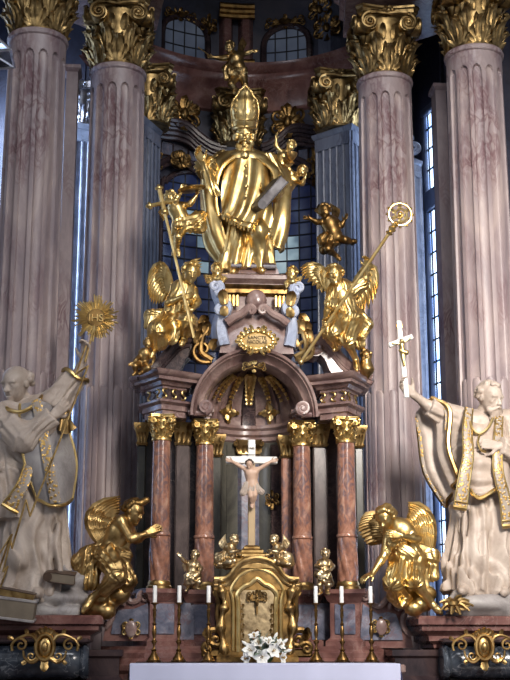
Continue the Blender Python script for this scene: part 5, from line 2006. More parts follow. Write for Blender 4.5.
S.cone(P(458, 424, -.02), P(463, 500, .0), .15, .16, .10)
S.cone(P(506, 424, -.02), P(508, 500, .0), .16, .18, .10)
S.cloth(P(483, 486, .05), P(484, 594, .0), .36, .46, 12, .24, .06, (1, .75), phase=1.1, swirl=.5)
S.cone(P(500, 500, -.12), P(504, 580, -.26), .17, .13, .10)
S.cone(J['neck'], J['sha'], .15, .17, .08)
S.cone(J['neck'], J['shb'], .15, .19, .08)
S.cloth(J['sha'], J['ela'] * .6 + J['wra'] * .4, .17, .125, 7, .08, .05, phase=2, amp0=.6)
S.cloth(J['shb'], J['elb'], .20, .18, 7, .10, .05, phase=2, amp0=.6)
S.cloth(J['elb'], J['wrb'], .17, .115, 7, .12, .05, phase=1, amp0=.8)
S.ell(J['elb'], .17, None, .06)
for x0, x1, y0, y1, r in ((466, 462, 506, 590, .05), (474, 472, 500, 592, .055), (482, 483, 504, 594, .055), (490, 493, 500, 592, .05), (500, 502, 510, 588, .045), (478, 478, 520, 594, .04)):
    S.cone(P(x0, y0, -.24), P(x1, y1, -.31), r * .7, r * 1.0, .05)
S.wrinkle(P(440, 600, -1), P(540, 500, .8), (-.04, 0, 1), 22, .032, .5)
S.wrinkle(P(440, 500, -1), P(540, 430, .8), (.8, .1, .1), 24, .022, 1.2)
S.obj('robe', 'stone', t)
# rochet front with draped folds
m = MB()
rows = [[P(468, 420, -.26), P(480, 424, -.34), P(494, 422, -.26)], [P(466, 450, -.34), P(480, 454, -.42), P(498, 450, -.34)],
        [P(466, 474, -.36), P(480, 480, -.44), P(499, 474, -.36)], [P(470, 490, -.36), P(480, 498, -.44), P(497, 488, -.38)]]
G = sheet(m, rows, 44, 22, .03, lambda a, b: .022 * np.sin(26 * a + 3 * np.sin(pi * b)) * np.sin(pi * b))
ro = obj('rochet', m, 'stone', t)
m = MB(); m.tube(cat(G[-1], 24) + A(0, -.01, 0), .026, 7)
obj('gold_hem', m, 'gold', ro)
# cape hanging from the outstretched arm
m = MB()
rows = [[P(431, 398, -.16), P(421, 404, .0), P(418, 416, .10)], [P(449, 410, -.26), P(436, 424, -.02), P(420, 440, .14)],
        [P(448, 446, -.30), P(440, 460, -.04), P(426, 474, .14)], [P(458, 478, -.30), P(452, 490, -.10), P(446, 507, .10)]]
G = sheet(m, rows, 40, 30, .035, lambda a, b: .05 * np.sin(12 * b + 1.5 * a) * np.sin(pi * b))
cp = obj('cape', m, 'stone', t)
m = MB()
m.tube(cat(G[:, -1], 40), .036, 7)
m.tube(cat(G[:, 0], 40) + A(0, -.01, 0), .034, 7)
m.tube(cat(G[-1], 20), .022, 7)
obj('gold_border', m, 'goldold', cp)
m = MB()
band(m, [G[2, -3] + A(0, -.03, 0), G[14, -3] + A(0, -.03, 0), G[26, -3] + A(0, -.03, 0), G[38, -3] + A(0, -.03, 0)], .05)
band(m, [G[1, 2] + A(0, -.03, 0), G[12, 2] + A(0, -.03, 0), G[20, 2] + A(0, -.03, 0)], .05)
obj('orphrey', m, 'orphrey', cp)
# shoulder cape over the other side
m = MB()
rows = [[P(496, 418, -.22), P(508, 416, -.05), P(522, 424, .1)], [P(500, 450, -.34), P(514, 452, -.12), P(532, 456, .1)], [P(504, 480, -.34), P(516, 490, -.14), P(534, 490, .1)], [P(508, 505, -.30), P(518, 512, -.14), P(534, 508, .1)]]
sheet(m, rows, 20, 16, .03, lambda a, b: .03 * np.sin(10 * b))
obj('cape', m, 'stone', t)
# the two ends of the stole
for pts, w0 in (([P(469, 408, -.24), P(467, 430, -.36), P(468, 455, -.44), P(464, 480, -.46), P(460, 508, -.44)], .06), ([P(499, 416, -.20), P(498, 440, -.38), P(498, 470, -.46), (P(505, 500, -.44)), P(508, 526, -.42)], .055)):
    m = MB()
    C = band(m, pts, w0, taper=lambda v: .8 + .5 * v)
    st = obj('stole', m, 'orphrey', t)
    m = MB()
    T = np.gradient(C, axis=0)
    for sd in (-1, 1):
        L = [C[i] + nrm(np.cross((0, -1, 0), T[i])) * sd * w0 * (.8 + .5 * i / 39) + A(0, -.008, 0) for i in range(40)]
        m.tube(L, .011, 6)
    e = nrm(np.cross((0, -1, 0), T[-1]))
    m.tube([C[-1] - e * w0 * 1.3, C[-1] + A(0, -.01, 0), C[-1] + e * w0 * 1.3], .028, 7)
    m.tube([C[-3] - e * w0 * 1.3 - A(0, .015, 0), C[-3] + A(0, -.025, 0), C[-3] + e * w0 * 1.3 - A(0, .015, 0)], .012, 7)
    obj('gold_fringe', m, 'gold', st)
m = MB()
m.tube(cat([P(468, 416, -.26), P(472, 428, -.36), P(479, 434, -.40), P(488, 428, -.38), P(493, 418, -.32)], 24), .018, 7)
m.tube(cat([P(480, 434, -.42), P(478, 442, -.44), P(481, 450, -.46), P(486, 452, -.46)], 16), .014, 6)
obj('gold_cord', m, 'gold', t)
S = Sculpt(.02)
S.slab(A(3.1, -.28, 2.13), A(.72, .40, .06), None, .05, .05)
S.ell(P(480, 604, -.2), A(.46, .30, .13), None, .08)
S.ell(P(466, 596, -.12), A(.18, .2, .12), None, .06)
S.ell(P(512, 606, -.15), A(.4, .30, .14), None, .06)
S.wrinkle(A(1.8, -1, 1.9), A(4.2, .6, 3), (.6, 0, .4), 12, .03, .8)
tag(S.obj('rock_base', 'stonegrey'), 'grey rock under the feet of the right bearded saint', 'rock')
m = MB()
c = P(453, 605, -.55)
for d, L in (((-1, -.2, .15), .17), ((-.8, -.1, -.35), .17), ((-.2, -.3, -.6), .13), ((.3, -.3, -.5), .15), ((1, -.1, -.05), .24), ((1, 0, .25), .2), ((.6, 0, .6), .15), ((.9, -.3, -.35), .2), ((-.5, .1, .4), .1)):
    d = nrm(d)
    m.tube(cat([c, c + d * L * .5 + A(0, -.01, .04), c + d * L], 8), np.linspace(.035, .014, 8), 6)
    leaf(m, c + d * L * .4, d, (0, -.7, .7), L * .6, .03, .4, 3, 6, 5)
m.sphere(c + A(0, 0, .02), (.09, .08, .06), 10)
tag(obj('gilded_branch', m, 'goldold'), 'gilded leafy branch lying on the plinth edge in front of the right saint', 'branch')

# small crucifix in his hand
c0, c1 = P(406, 390, -.26), P(399, 324, -.26)
t = thing('hand_crucifix', 'small white and gold crucifix held up by the bearded saint before the inner right column', 'crucifix', c0 - A(0, 0, .1))
ax = nrm(c1 - c0)
m = MB()
sx = nrm(A(1, 0, .28)); R = axes(sx, (0, 1, 0), np.cross(sx, (0, 1, 0)))
L = np.linalg.norm(c1 - c0)
R = axes(np.cross((0, 1, 0), ax), (0, 1, 0), ax)
m.box((c0 + c1) / 2 - ax * .03, (.062, .045, L + .14), R, .008)
m.box(c0 + ax * L * .74, (.33, .045, .062), R @ np.array([[cos(.3), 0, -sin(.3)], [0, 1, 0], [sin(.3), 0, cos(.3)]]), .008)
obj('cross', m, 'white', t)
m = MB()
for d in (ax * .03, ):
    m.box(c1 - ax * .03, (.075, .055, .06), R, .008)
obj('cross_tip', m, 'gold', t)
S = Sculpt(.006)
q = c0 + ax * L * .62 + A(0, -.045, 0)
x = R[:, 0]
S.ell(q + ax * .085 + A(0, -.02, 0), .026, None, .01)
S.cone(q + ax * .045, q - ax * .05, .030, .024, .01)
for sd in (-1, 1):
    S.cone(q + ax * .05, q + ax * .10 + x * sd * .12 + ax * .03 * sd, .014, .009, .01)
    S.cone(q - ax * .05 + x * sd * .012, q - ax * .22, .02, .012, .01)
S.cone(q - ax * .03 - x * .03, q - ax * .06 + x * .045, .022, .032, .01)
S.obj('corpus', 'gold', t)

# ---------------------------------------------------------------- the gilded bishop on the attic
P = Pm(.36)
t = thing('statue', 'large gilded bishop in tall mitre and cope, standing above the arch', 'statue', at(247, 276, .36))
s = 1.36
hh = .33
J = dict(head=P(244.5, 136, -.16), f=A(-.05, -1, -.30), u=A(0, -.28, 1), neck=P(245, 152, -.03), chest=P(246, 170, 0), pelvis=P(246, 208, .04),
         sha=P(226, 159, .0), ela=P(212, 175, -.15), wra=P(203, 163, -.36), hda=A(-.45, -.6, .6), hna=A(.5, -.6, -.2), tha=1, curla=.5,
         shb=P(265, 159, .0), elb=P(278, 182, -.05), wrb=P(273, 196, -.34), hdb=A(-.8, -.3, .3), hnb=A(.2, -.6, .8), thb=-1, curlb=.7)
S = Sculpt(.011)
body(S, J, s, hh)
for x, y, e in ((236, 269, -3), (258, 268, 4)):
    S.chain([P(x, y - 6, .05), P(x + e * .5, y + 1, -.15), P(x + e, y + 3, -.34)], [.085, .075, .045], .03)
S.obj('body', 'gold', t)
S = Sculpt(.010)
c, f, u = J['head'], nrm(J['f']), J['u']
uu = nrm(u - f * np.dot(u, f)); rr = np.cross(f, uu)
for i in range(60):
    a = rng.uniform(-1, 1); b = rng.uniform(0, 1)
    S.ell(c + (rr * a * .34 * (1 - .35 * b) + f * (.26 - .12 * abs(a) + .05 * b) + uu * (-.26 - .42 * b)) * hh, .030, None, .015)
for i in range(24):
    a = (i % 12) / 12 * 2 * pi
    if cos(a) > .55: continue
    S.ell(c + (rr * sin(a) * .38 + f * cos(a) * .38 + uu * (.02 - .14 * (i // 12))) * hh, .036, None, .015)
for x in (-1, 1):
    S.cone(c + (rr * x * .03 + f * .42 - uu * .20) * hh, c + (rr * x * .2 + f * .34 - uu * .30) * hh, .018, .016, .015)
S.obj('beard', 'gold', t)
# mitre: two horns, front and back, with borders
m = MB()
base = c + uu * .26 * hh
tall = .60
def mit(v, a):
    # v height 0..1, a around
    w = [(.0, .150), (.2, .172), (.42, .190), (.62, .170), (.82, .095), (1.0, .012)]
    for i in range(5):
        if w[i][0] <= v <= w[i + 1][0]:
            q = (v - w[i][0]) / (w[i + 1][0] - w[i][0]); q = q * q * (3 - 2 * q)
            r = w[i][1] + (w[i + 1][1] - w[i][1]) * q
    d = r * .95 if v < .3 else r * (.95 - .35 * (v - .3) / .7)
    return base + rr * r * sin(a) - f * (-d * cos(a)) + uu * (v * tall) - f * .03
m.grid([[mit(v, a) for a in np.linspace(0, 2 * pi, 29)[:-1]] for v in np.linspace(0, 1, 22)], False, True)
mt = obj('mitre', m, 'gold', t)
m = MB()
m.tube([mit(.04, a) for a in np.linspace(0, 2 * pi, 32)[:-1]], .022, 7, True)
m.tube([mit(.2, a) for a in np.linspace(0, 2 * pi, 32)[:-1]], .014, 7, True)
m.tube([mit(v, 0) + f * .006 for v in np.linspace(.04, .96, 24)], .018, 7)
for a in (-1.45, 1.45):
    m.tube([mit(v, a) for v in np.linspace(.04, 1, 24)], .016, 7)
for k in range(4):
    for a in (-.7, .7):
        leaf(m, mit(.24 + .12 * k, a) , uu + rr * np.sign(a) * .6, f, .08, .025, .4, 3, 6, 5)
obj('mitre_border', m, 'gold', mt)
# alb
S = Sculpt(.011)
S.cone(J['neck'], J['chest'], .12, .27, .06)
S.cloth(P(246, 165, 0), P(247, 212, .04), .27, .29, 11, .07, .05, (1, .72), phase=.8)
S.cloth(P(246, 205, .02), P(247, 274, .0), .29, .36, 13, .20, .05, (1, .75), phase=1.6, swirl=.7)
S.cone(P(257, 212, -.12), P(260, 232, -.30), .15, .12, .08)
S.cone(P(260, 232, -.30), P(258, 266, -.16), .12, .10, .08)
S.cone(P(238, 214, -.08), P(236, 262, -.16), .13, .10, .08)
S.cloth(J['sha'], J['ela'], .16, .15, 7, .10, .05, phase=2, amp0=.6)
S.cloth(J['ela'], J['wra'], .15, .13, 9, .16, .05, phase=.7, amp0=.8)
S.cloth(J['shb'], J['elb'], .16, .14, 7, .10, .05, phase=2, amp0=.6)
S.cloth(J['elb'], J['wrb'], .13, .10, 9, .12, .05, phase=.7, amp0=.8)
S.wrinkle(P(205, 276, -1), P(290, 205, 1), (.05, 0, 1), 24, .014, 2.0)
S.wrinkle(P(205, 205, -1), P(290, 160, 1), (.4, 0, -.6), 20, .010, .4)
S.obj('alb', 'gold', t)
# dalmatic with fringed lower edge
m = MB()
rows = [[P(226, 160, -.22), P(246, 158, -.34), P(266, 160, -.22)], [P(222, 185, -.30), P(246, 184, -.40), P(270, 185, -.28)], [P(221, 205, -.30), P(244, 208, -.44), P(272, 208, -.34)], [P(222, 214, -.30), P(240, 224, -.42), P(272, 236, -.30)]]
G = sheet(m, rows, 40, 34, .03, lambda a, b: .024 * np.sin(22 * b + 6 * a) * (.3 + a))
da = obj('dalmatic', m, 'gold', t)
m = MB(); m.tube(cat(G[-1], 30), .028, 7)
m.tube(cat(G[-4], 30) + A(0, -.01, 0), .012, 6)
for j in range(1, 34, 2):
    m.tube([G[-1, j], G[-1, j] + A(0, -.01, -.07)], [.02, .012], 6)
obj('fringe', m, 'gold', da)
# cope: two great hanging sides and the collar
for side, rows in (('a', [[P(243, 152, -.24), P(228, 153, -.20), P(216, 158, -.02), P(214, 164, .16)], [P(222, 168, -.32), P(208, 172, -.24), P(203, 178, -.02), P(206, 184, .20)],
                          [P(216, 198, -.26), P(207, 204, -.14), P(204, 212, .02), P(208, 218, .24)], [P(222, 228, -.16), P(212, 238, -.08), P(208, 243, .06), P(214, 246, .26)], [P(232, 262, -.02), P(224, 266, .04), P(222, 262, .14), P(226, 258, .28)]]),
                   ('b', [[P(247, 152, -.24), P(262, 153, -.20), P(274, 157, -.02), P(278, 164, .16)], [P(272, 170, -.26), P(284, 172, -.14), P(289, 176, .02), P(286, 184, .22)],
                          [P(275, 196, -.24), P(284, 200, -.14), P(290, 206, .02), P(286, 212, .24)], [P(273, 222, -.16), P(282, 228, -.10), P(290, 232, .04), P(286, 238, .24)], [P(270, 242, -.08), P(278, 248, -.04), P(284, 246, .08), P(280, 252, .24)]])):
    m = MB()
    G = sheet(m, rows, 44, 30, .035, lambda a, b: .032 * np.sin(11 * b + 4 * a) * np.sin(pi * np.clip(b * 1.0, 0, 1)) * (.4 + a))
    cp = obj('cope', m, 'gold', t)
    m = MB()
    m.tube(cat(G[:, 0], 40) + A(0, -.008, 0), .026, 7)
    m.tube(cat(G[-1], 24), .024, 7)
    obj('cope_border', m, 'silver' if side == 'zz' else 'gold', cp)
m = MB()
for sg in (-1, 1):
    band(m, cat([P(245 + sg * 3, 154, -.30), P(245 + sg * 12, 155, -.28), P(245 + sg * 22, 159, -.20), P(245 + sg * 29, 166, -.06)], 20), .06, (0, -1, .3))
m.sphere(P(245, 155, -.34), (.06, .035, .06), 12)
obj('collar', m, 'gold', t)
m = MB()
for y in (166, 176, 186, 196):
    m.sphere(P(246, y, -.43 - .002 * (y - 166)), (.03, .02, .03), 10)
obj('morse', m, 'gold', t)
# the veil of cloth in front of the cope on the outstretched arm
m = MB()
rows = [[P(200, 160, -.42), P(206, 164, -.44), P(214, 172, -.34)], [P(204, 178, -.36), P(212, 184, -.40), P(219, 188, -.32)], [P(212, 194, -.32), P(216, 196, -.34), P(220, 196, -.30)]]
sheet(m, rows, 18, 18, .025, lambda a, b: .03 * np.sin(16 * b) * a)
obj('sleeve_fall', m, 'gold', t)
# pedestal cushion under him
m = MB()
m.moulding([(-.30, .08), (.30, .08), (.30, .66), (-.30, .66)], [(0, 6.58), (.0, 6.62), (-.03, 6.66)])
obj('foot_slab', m, 'dark', t)
book('silver_book', P(269, 194, -.46), (.62, .1, .78), (.3, -.9, -.1), (.75, .2, -.6), .50, .32, .12, 'silverdull', 'silver grey book propped on the arm of the gilded bishop', page='silverdull')

Sculpt.rnd = .9
# ---------------------------------------------------------------- angels: shared pieces
def wing(t, spines, n, size, view=(0, -1, 0), mat='gold', name='wing', width=None):
    obj(name, wing_mesh(spines, n, view, size, width), mat, t)

def chub(P, name, label, base, J, H, mat, wings=(), hairseed=1, group=None, drape=None, h=.0075, cat_='cherub', hairmat=None):
    """a putto; H is its standing height"""
    t = thing(name, label, cat_, base, group)
    s = H / 1.75 * 1.28
    hh = H / 4.5
    S = Sculpt(h)
    body(S, J, s, hh, True)
    S.obj('body', mat, t)
    if 'head' in J:
        S = Sculpt(h)
        hair(S, J['head'], J['f'], J['u'], hh, hairseed, 40, .11, .2, -.2)
        S.obj('hair', hairmat or mat, t)
    for sp in wings:
        wing(t, sp, 6, H * .5, mat=mat)
    if drape:
        S = Sculpt(h)
        for pts, r, flat in drape:
            for i in range(len(pts) - 1):
                S.cloth(pts[i], pts[i + 1], r[i], r[i + 1], 7, .25, .03, flat, phase=i * 1.3, amp0=.7)
        S.wrinkle(np.min([p for d in drape for p in d[0]], 0) - .15, np.max([p for d in drape for p in d[0]], 0) + .15, (.3, .2, 1), 60, .008, 1)
        S.obj('drapery', mat, t)
    return t

# putto hovering above the mitre
P = Pm(3.1)
J = dict(head=P(229.5, 47, -.08), f=A(-.5, -.8, -.2), u=A(-.15, -.1, 1), neck=P(233, 53), chest=P(236, 59), pelvis=P(240, 73, .02),
         sha=P(230, 56, .0), ela=P(221, 58, -.06), wra=P(213, 57, -.1), hda=A(-1, 0, .05), hna=A(0, -1, -.3), tha=1, curla=.9,
         shb=P(241, 55, .0), elb=P(247, 53, .02), wrb=P(252, 51, .0), hdb=A(1, 0, .1), hnb=A(0, -1, 0), thb=1, curlb=.4,
         hia=P(236, 77, .0), kna=P(231, 84, -.12), ana=P(236, 90, .0), toa=P(233, 93, -.06),
         hib=P(243, 77, .0), knb=P(245, 85, -.06), anb=P(244, 95, .04), tob=P(244, 99, -.04))
chub(P, 'putto', 'gilded winged putto with spread arms hovering above the tip of the mitre', P(240, 98), J, .88, 'goldold',
     [[(P(238, 56, .12), P(238, 46, .2), P(243, 36, .22)), (P(239, 58, .12), P(243, 50, .2), P(247, 42, .22))], [(P(233, 56, .12), P(228, 62, .2), P(222, 68, .22)), (P(234, 60, .12), P(230, 66, .2), P(226, 72, .22))]],
     2, drape=[([P(243, 70, -.05), P(232, 72, -.1), P(226, 68, -.06), P(227, 78, -.04)], [.08, .07, .06, .05], (1, .6))], h=.011)
m = MB(); m.tube([P(213, 58, -.14), P(198, 47, -.14)], [.012, .008], 6)
tag(obj('gilded_wand', m, 'goldold'), 'thin gilded wand in the hand of the putto above the mitre', 'staff')

# two putti at the bishop's right shoulder
P = Pm(.62)
J = dict(head=P(291, 146, -.06), f=A(-.35, -.8, -.3), u=A(.1, -.2, 1), neck=P(286, 152), chest=P(283, 158, .0), pelvis=P(280, 170, .05),
         sha=P(281, 152, -.02), ela=P(276, 146, -.04), wra=P(276, 139, -.06), hda=A(.1, -.1, 1), hna=A(.6, -.6, 0), tha=1,
         shb=P(289, 157, -.02), elb=P(291, 163, -.1), wrb=P(286, 166, -.16), hdb=A(-1, -.2, .1), hnb=A(0, -.5, -.8), thb=1)
GPU = 'putti beside the gilded bishop'
chub(P, 'putto', 'gilded putto raising an arm, upper of the two right of the bishop', P(281, 172), J, .72, 'gold', [], 4, GPU, h=.008)
J = dict(head=P(302, 171, -.06), f=A(-.25, -.85, -.3), u=A(.25, -.2, 1), neck=P(296, 175), chest=P(292, 180, .0), pelvis=P(285, 190, .08),
         sha=P(291, 173, -.04), ela=P(288, 167, -.06), wra=P(290, 160, -.08), hda=A(.2, -.1, 1), hna=A(.6, -.6, 0), tha=1,
         shb=P(296, 181, -.04), elb=P(302, 184, -.14), wrb=P(305, 178, -.2), hdb=A(.1, -.2, 1), hnb=A(-.6, -.5, 0), thb=-1)
chub(P, 'putto', 'gilded putto leaning out with bent arm, lower of the two right of the bishop', P(286, 192), J, .72, 'gold', [], 5, GPU, h=.008)
m = MB()
c = P(291, 159, -.2)
m.lathe([(.02, -.06), (.05, -.06), (.02, -.03), (.05, .0), (.08, .04), (.09, .08), (.0, .075)], c, 16)
tag(obj('gilded_cup', m, 'goldold'), 'small gilded cup held between the two putti right of the bishop', 'cup')

# ---------------------------------------------------------------- putto with a tray, upper left
P = Pm(.12)
J = dict(head=P(170, 197.5, -.08), f=A(-.35, -.85, -.1), u=A(-.1, -.05, 1), neck=P(174, 204), chest=P(177, 210), pelvis=P(182, 222, .02),
         sha=P(172, 207, .0), ela=P(176, 199, -.1), wra=P(181, 192, -.1), hda=A(.2, 0, 1), hna=A(.3, -.7, .5), tha=1, curla=.2,
         shb=P(183, 206, .0), elb=P(190, 204, -.08), wrb=P(196, 196, -.1), hdb=A(.3, 0, 1), hnb=A(-.3, -.7, .5), thb=1, curlb=.2,
         hia=P(177, 226, .0), kna=P(174, 238, -.08), ana=P(176, 250, .06), toa=P(173, 255, .0),
         hib=P(185, 225, .0), knb=P(178, 237, -.16), anb=P(177, 248, .02), tob=P(179, 256, .0))
chub(P, 'putto', 'gilded putto holding up a flat tray, above the left seated angel', P(177, 257), J, .86, 'gold',
     [[(P(170, 208, .1), P(163, 207, .14), P(158, 213, .12)), (P(171, 211, .1), P(166, 215, .14), P(163, 221, .12))]],
     6, drape=[([P(180, 224, -.08), P(190, 224, -.02), P(198, 219, .02), P(203, 214, .05)], [.10, .10, .09, .05], (1, .6)), ([P(192, 226, .0), P(200, 228, .04), P(202, 220, .06)], [.07, .07, .04], (1, .6))], h=.008)
m = MB()
c = P(191.5, 189.5, -.12)
ax = nrm(A(-.18, -.1, 1))
m.lathe([(.0, -.02), (.15, -.015), (.185, .0), (.19, .012), (.15, .012), (0, .01)], c, 32, axis=ax)
for k in range(3):
    m.sphere(c + A(-.08 + .08 * k, 0, .04), .03, 10)
tag(obj('gilded_tray', m, 'goldold'), 'flat gilded tray balanced on the raised hands of the upper left putto', 'tray')

# papal cross staff leaning across the left angel
P0 = Pm(-.12)
a0, a1 = P0(194, 338, -.30), P0(159, 188, -.12)
t = thing('cross_staff', 'tall gilded staff ending in a knobbed cross, held by the left seated angel', 'staff', a0)
ax = nrm(a1 - a0); x = nrm(np.cross((0, 1, 0), ax)); L = np.linalg.norm(a1 - a0)
m = MB(); m.tube([a0, a0 + ax * L * .5, a0 + ax * L * .86], .020, 8)
obj('pole', m, 'gold', t)
m = MB()
top = a0 + ax * L * .86
m.tube([top - ax * .02, a1], .03, 8)
xb = nrm(x + ax * .0)
cc = a0 + ax * L * .895
m.tube([cc - xb * .16, cc + xb * .16], .028, 8)
for q in (a1, cc - xb * .17, cc + xb * .17):
    m.sphere(q, .042, 10)
    for d in (ax, -ax, xb, -xb):
        m.sphere(q + d * .032, .024, 8)
m.sphere(top - ax * .05, .045, 10)
obj('cross', m, 'gold', t)

# ---------------------------------------------------------------- upper left seated angel
P = Pm(.0)
s = .98
GA = None
t = thing('angel', 'gilded angel seated on the left broken pediment, clasping the cross staff', 'angel', at(172, 352, .1))
J = dict(head=P(191, 273, -.12), f=A(.15, -.85, -.35), u=A(.15, -.2, 1), neck=P(187, 284, -.02), chest=P(183, 295, .0), pelvis=P(174, 320, .06),
         sha=P(175, 288, -.02), ela=P(168, 303, -.14), wra=P(182, 297, -.24), hda=A(.9, -.1, .1), hna=A(.1, -.9, .2), tha=1, curla=1.0,
         shb=P(193, 291, .02), elb=P(198, 302, -.06), wrb=P(192, 310, -.2), hdb=A(-.8, -.2, .1), hnb=A(0, -.8, .3), thb=-1, curlb=.9,
         hia=P(168, 324, .0), kna=P(157, 330, -.32), ana=P(155, 349, -.20), toa=P(151, 357, -.30),
         hib=P(180, 323, .0), knb=P(188, 322, -.28), anb=P(184, 340, -.14), tob=P(181, 345, -.24))
S = Sculpt(.009)
hh = .27
body(S, J, s, hh, male=False)
S.obj('body', 'gold', t)
S = Sculpt(.009)
hair(S, J['head'], J['f'], J['u'], hh, 8, 50, .11, .12, -.3)
S.obj('hair', 'gold', t)
S = Sculpt(.009)
S.cloth(P(182, 302, .0), P(174, 322, .05), .145, .19, 9, .18, .03, (1, .8), phase=1, amp0=.6)
S.cloth(J['hia'], J['kna'] , .15, .11, 7, .18, .03, phase=.5, amp0=.7)
S.cloth(J['hib'], J['knb'], .14, .11, 7, .18, .03, phase=2, amp0=.7)
S.cloth(J['kna'], P(159, 343, -.22), .11, .10, 7, .2, .03, phase=1, amp0=.7)
S.cloth(J['knb'], P(187, 332, -.20), .11, .08, 7, .2, .03, phase=2.2, amp0=.7)
S.cloth(P(175, 324, -.14), P(170, 337, -.14), .13, .10, 7, .22, .035, (1, .6), phase=3, amp0=.6)
S.cloth(P(164, 318, .08), P(152, 317, .05), .11, .09, 7, .24, .03, (1, .8), phase=1, amp0=.7)
S.cloth(P(152, 316, .05), P(150, 327, .0), .09, .06, 7, .24, .03, (1, .8), phase=2, amp0=.7)
S.cloth(P(183, 289, -.03), P(179, 304, -.05), .15, .15, 8, .15, .03, (1, .7), phase=2)
S.wrinkle(P(140, 352, -.8), P(205, 308, .6), (-.5, .1, .8), 30, .010, 1.3)
S.obj('drapery', 'gold', t)
wing(t, [(P(172, 284, .1), P(160, 244, .2), P(147, 284, .18)), (P(172, 287, .1), P(158, 258, .2), P(149, 298, .18)), (P(172, 291, .1), P(161, 272, .2), P(154, 304, .18)), (P(173, 296, .1), P(166, 286, .2), P(162, 303, .16))], 9, .6, width=.038)
wing(t, [(P(182, 280, .12), P(184, 262, .25), P(201, 258, .3)), (P(184, 282, .12), P(190, 268, .25), P(202, 265, .3)), (P(186, 284, .12), P(192, 274, .25), P(200, 272, .3))], 6, .45)

# small putto lying at the left end of the pediment
P = Pm(-.22)
J = dict(head=P(148, 343, -.06), f=A(-.25, -.9, -.1), u=A(-.1, 0, 1), neck=P(147, 350), chest=P(145, 354), pelvis=P(142, 363, .05),
         sha=P(142, 353, .0), ela=P(137, 359, -.08), wra=P(133, 363, -.14), hda=A(-.6, -.2, -.4), hna=A(.4, -.7, 0), tha=1,
         shb=P(150, 353, .0), elb=P(154, 357, -.06), wrb=P(153, 362, -.14), hdb=A(-.3, -.3, -.8), hnb=A(-.7, -.4, 0), thb=1,
         hia=P(139, 365, .0), kna=P(135, 366, -.16), ana=P(136, 373, -.1), toa=P(133, 375, -.16),
         hib=P(145, 365, .0), knb=P(148, 368, -.18), anb=P(142, 372, -.14), tob=P(139, 374, -.2))
chub(P, 'putto', 'small aged gilt putto crouching at the left end of the broken pediment', P(142, 374), J, .62, 'goldold', [], 11, h=.0075)

# ---------------------------------------------------------------- upper right angel with the crozier
P = Pm(.0)
t = thing('angel', 'gilded angel with spread wings on the right broken pediment, gripping a long crozier', 'angel', at(347, 364, .1))
J = dict(head=P(335, 275, -.14), f=A(-.25, -.85, -.15), u=A(-.2, -.1, 1), neck=P(338, 286, -.02), chest=P(342, 297, .0), pelvis=P(346, 318, .04),
         sha=P(331, 292, -.02), ela=P(328, 308, -.16), wra=P(325, 319, -.30), hda=A(-.3, -.5, -.5), hna=A(.7, -.3, -.2), tha=1, curla=1.0,
         shb=P(353, 291, .0), elb=P(365, 284, -.02), wrb=P(366, 268, -.12), hdb=A(.1, -.2, 1), hnb=A(-.6, -.6, 0), thb=-1, curlb=1.0,
         hia=P(340, 320, .0), kna=P(331, 332, -.22), ana=P(338, 346, .0), toa=P(334, 350, -.1),
         hib=P(352, 322, .0), knb=P(347, 340, -.20), anb=P(356, 360, .0), tob=P(357, 370, -.12))
S = Sculpt(.009)
body(S, J, s, hh, male=False)
S.obj('body', 'gold', t)
S = Sculpt(.009)
hair(S, J['head'], J['f'], J['u'], hh, 18, 50, .11, .12, -.3)
S.obj('hair', 'gold', t)
S = Sculpt(.009)
S.cloth(P(341, 289, -.01), P(344, 306, .03), .155, .155, 8, .14, .03, (1, .75), phase=2, amp0=.6)
S.cloth(P(344, 304, .0), P(346, 323, .04), .15, .20, 9, .2, .03, (1, .8), phase=1, amp0=.6)
S.cloth(J['hia'], J['kna'], .145, .12, 7, .18, .03, phase=.5, amp0=.7)
S.cloth(J['hib'], J['knb'], .145, .10, 7, .18, .03, phase=2, amp0=.7)
S.cloth(J['kna'], P(335, 343, -.10), .12, .07, 7, .2, .03, phase=1, amp0=.7)
S.cloth(P(356, 316, .08), P(366, 325, .05), .11, .09, 7, .24, .03, (1, .8), phase=1, amp0=.7)
S.cloth(P(366, 324, .05), P(361, 336, .0), .09, .06, 7, .24, .03, (1, .8), phase=2, amp0=.7)
S.cloth(P(354, 322, .06), P(360, 345, .06), .11, .07, 7, .24, .03, (1, .8), phase=.3, amp0=.7)
S.cloth(P(334, 291, -.06), P(330, 306, -.16), .085, .07, 7, .18, .03, phase=.3, amp0=.7)
S.cloth(P(352, 290, .0), P(363, 284, -.02), .09, .08, 7, .18, .03, phase=.9, amp0=.7)
S.wrinkle(P(318, 356, -.8), P(375, 305, .6), (.45, .1, .8), 30, .010, .3)
S.obj('drapery', 'gold', t)
wing(t, [(P(331, 285, .1), P(322, 256, .2), P(300, 268, .18)), (P(331, 290, .1), P(318, 266, .2), P(304, 279, .18)), (P(332, 295, .1), P(322, 282, .2), P(322, 293, .16))], 9, .6)
wing(t, [(P(352, 286, .12), P(376, 244, .22), P(378, 288, .2)), (P(352, 290, .12), P(370, 262, .22), P(374, 302, .2)), (P(353, 296, .12), P(362, 280, .22), P(363, 313, .18)), (P(353, 300, .12), P(357, 294, .2), P(357, 308, .18))], 9, .6, width=.038)

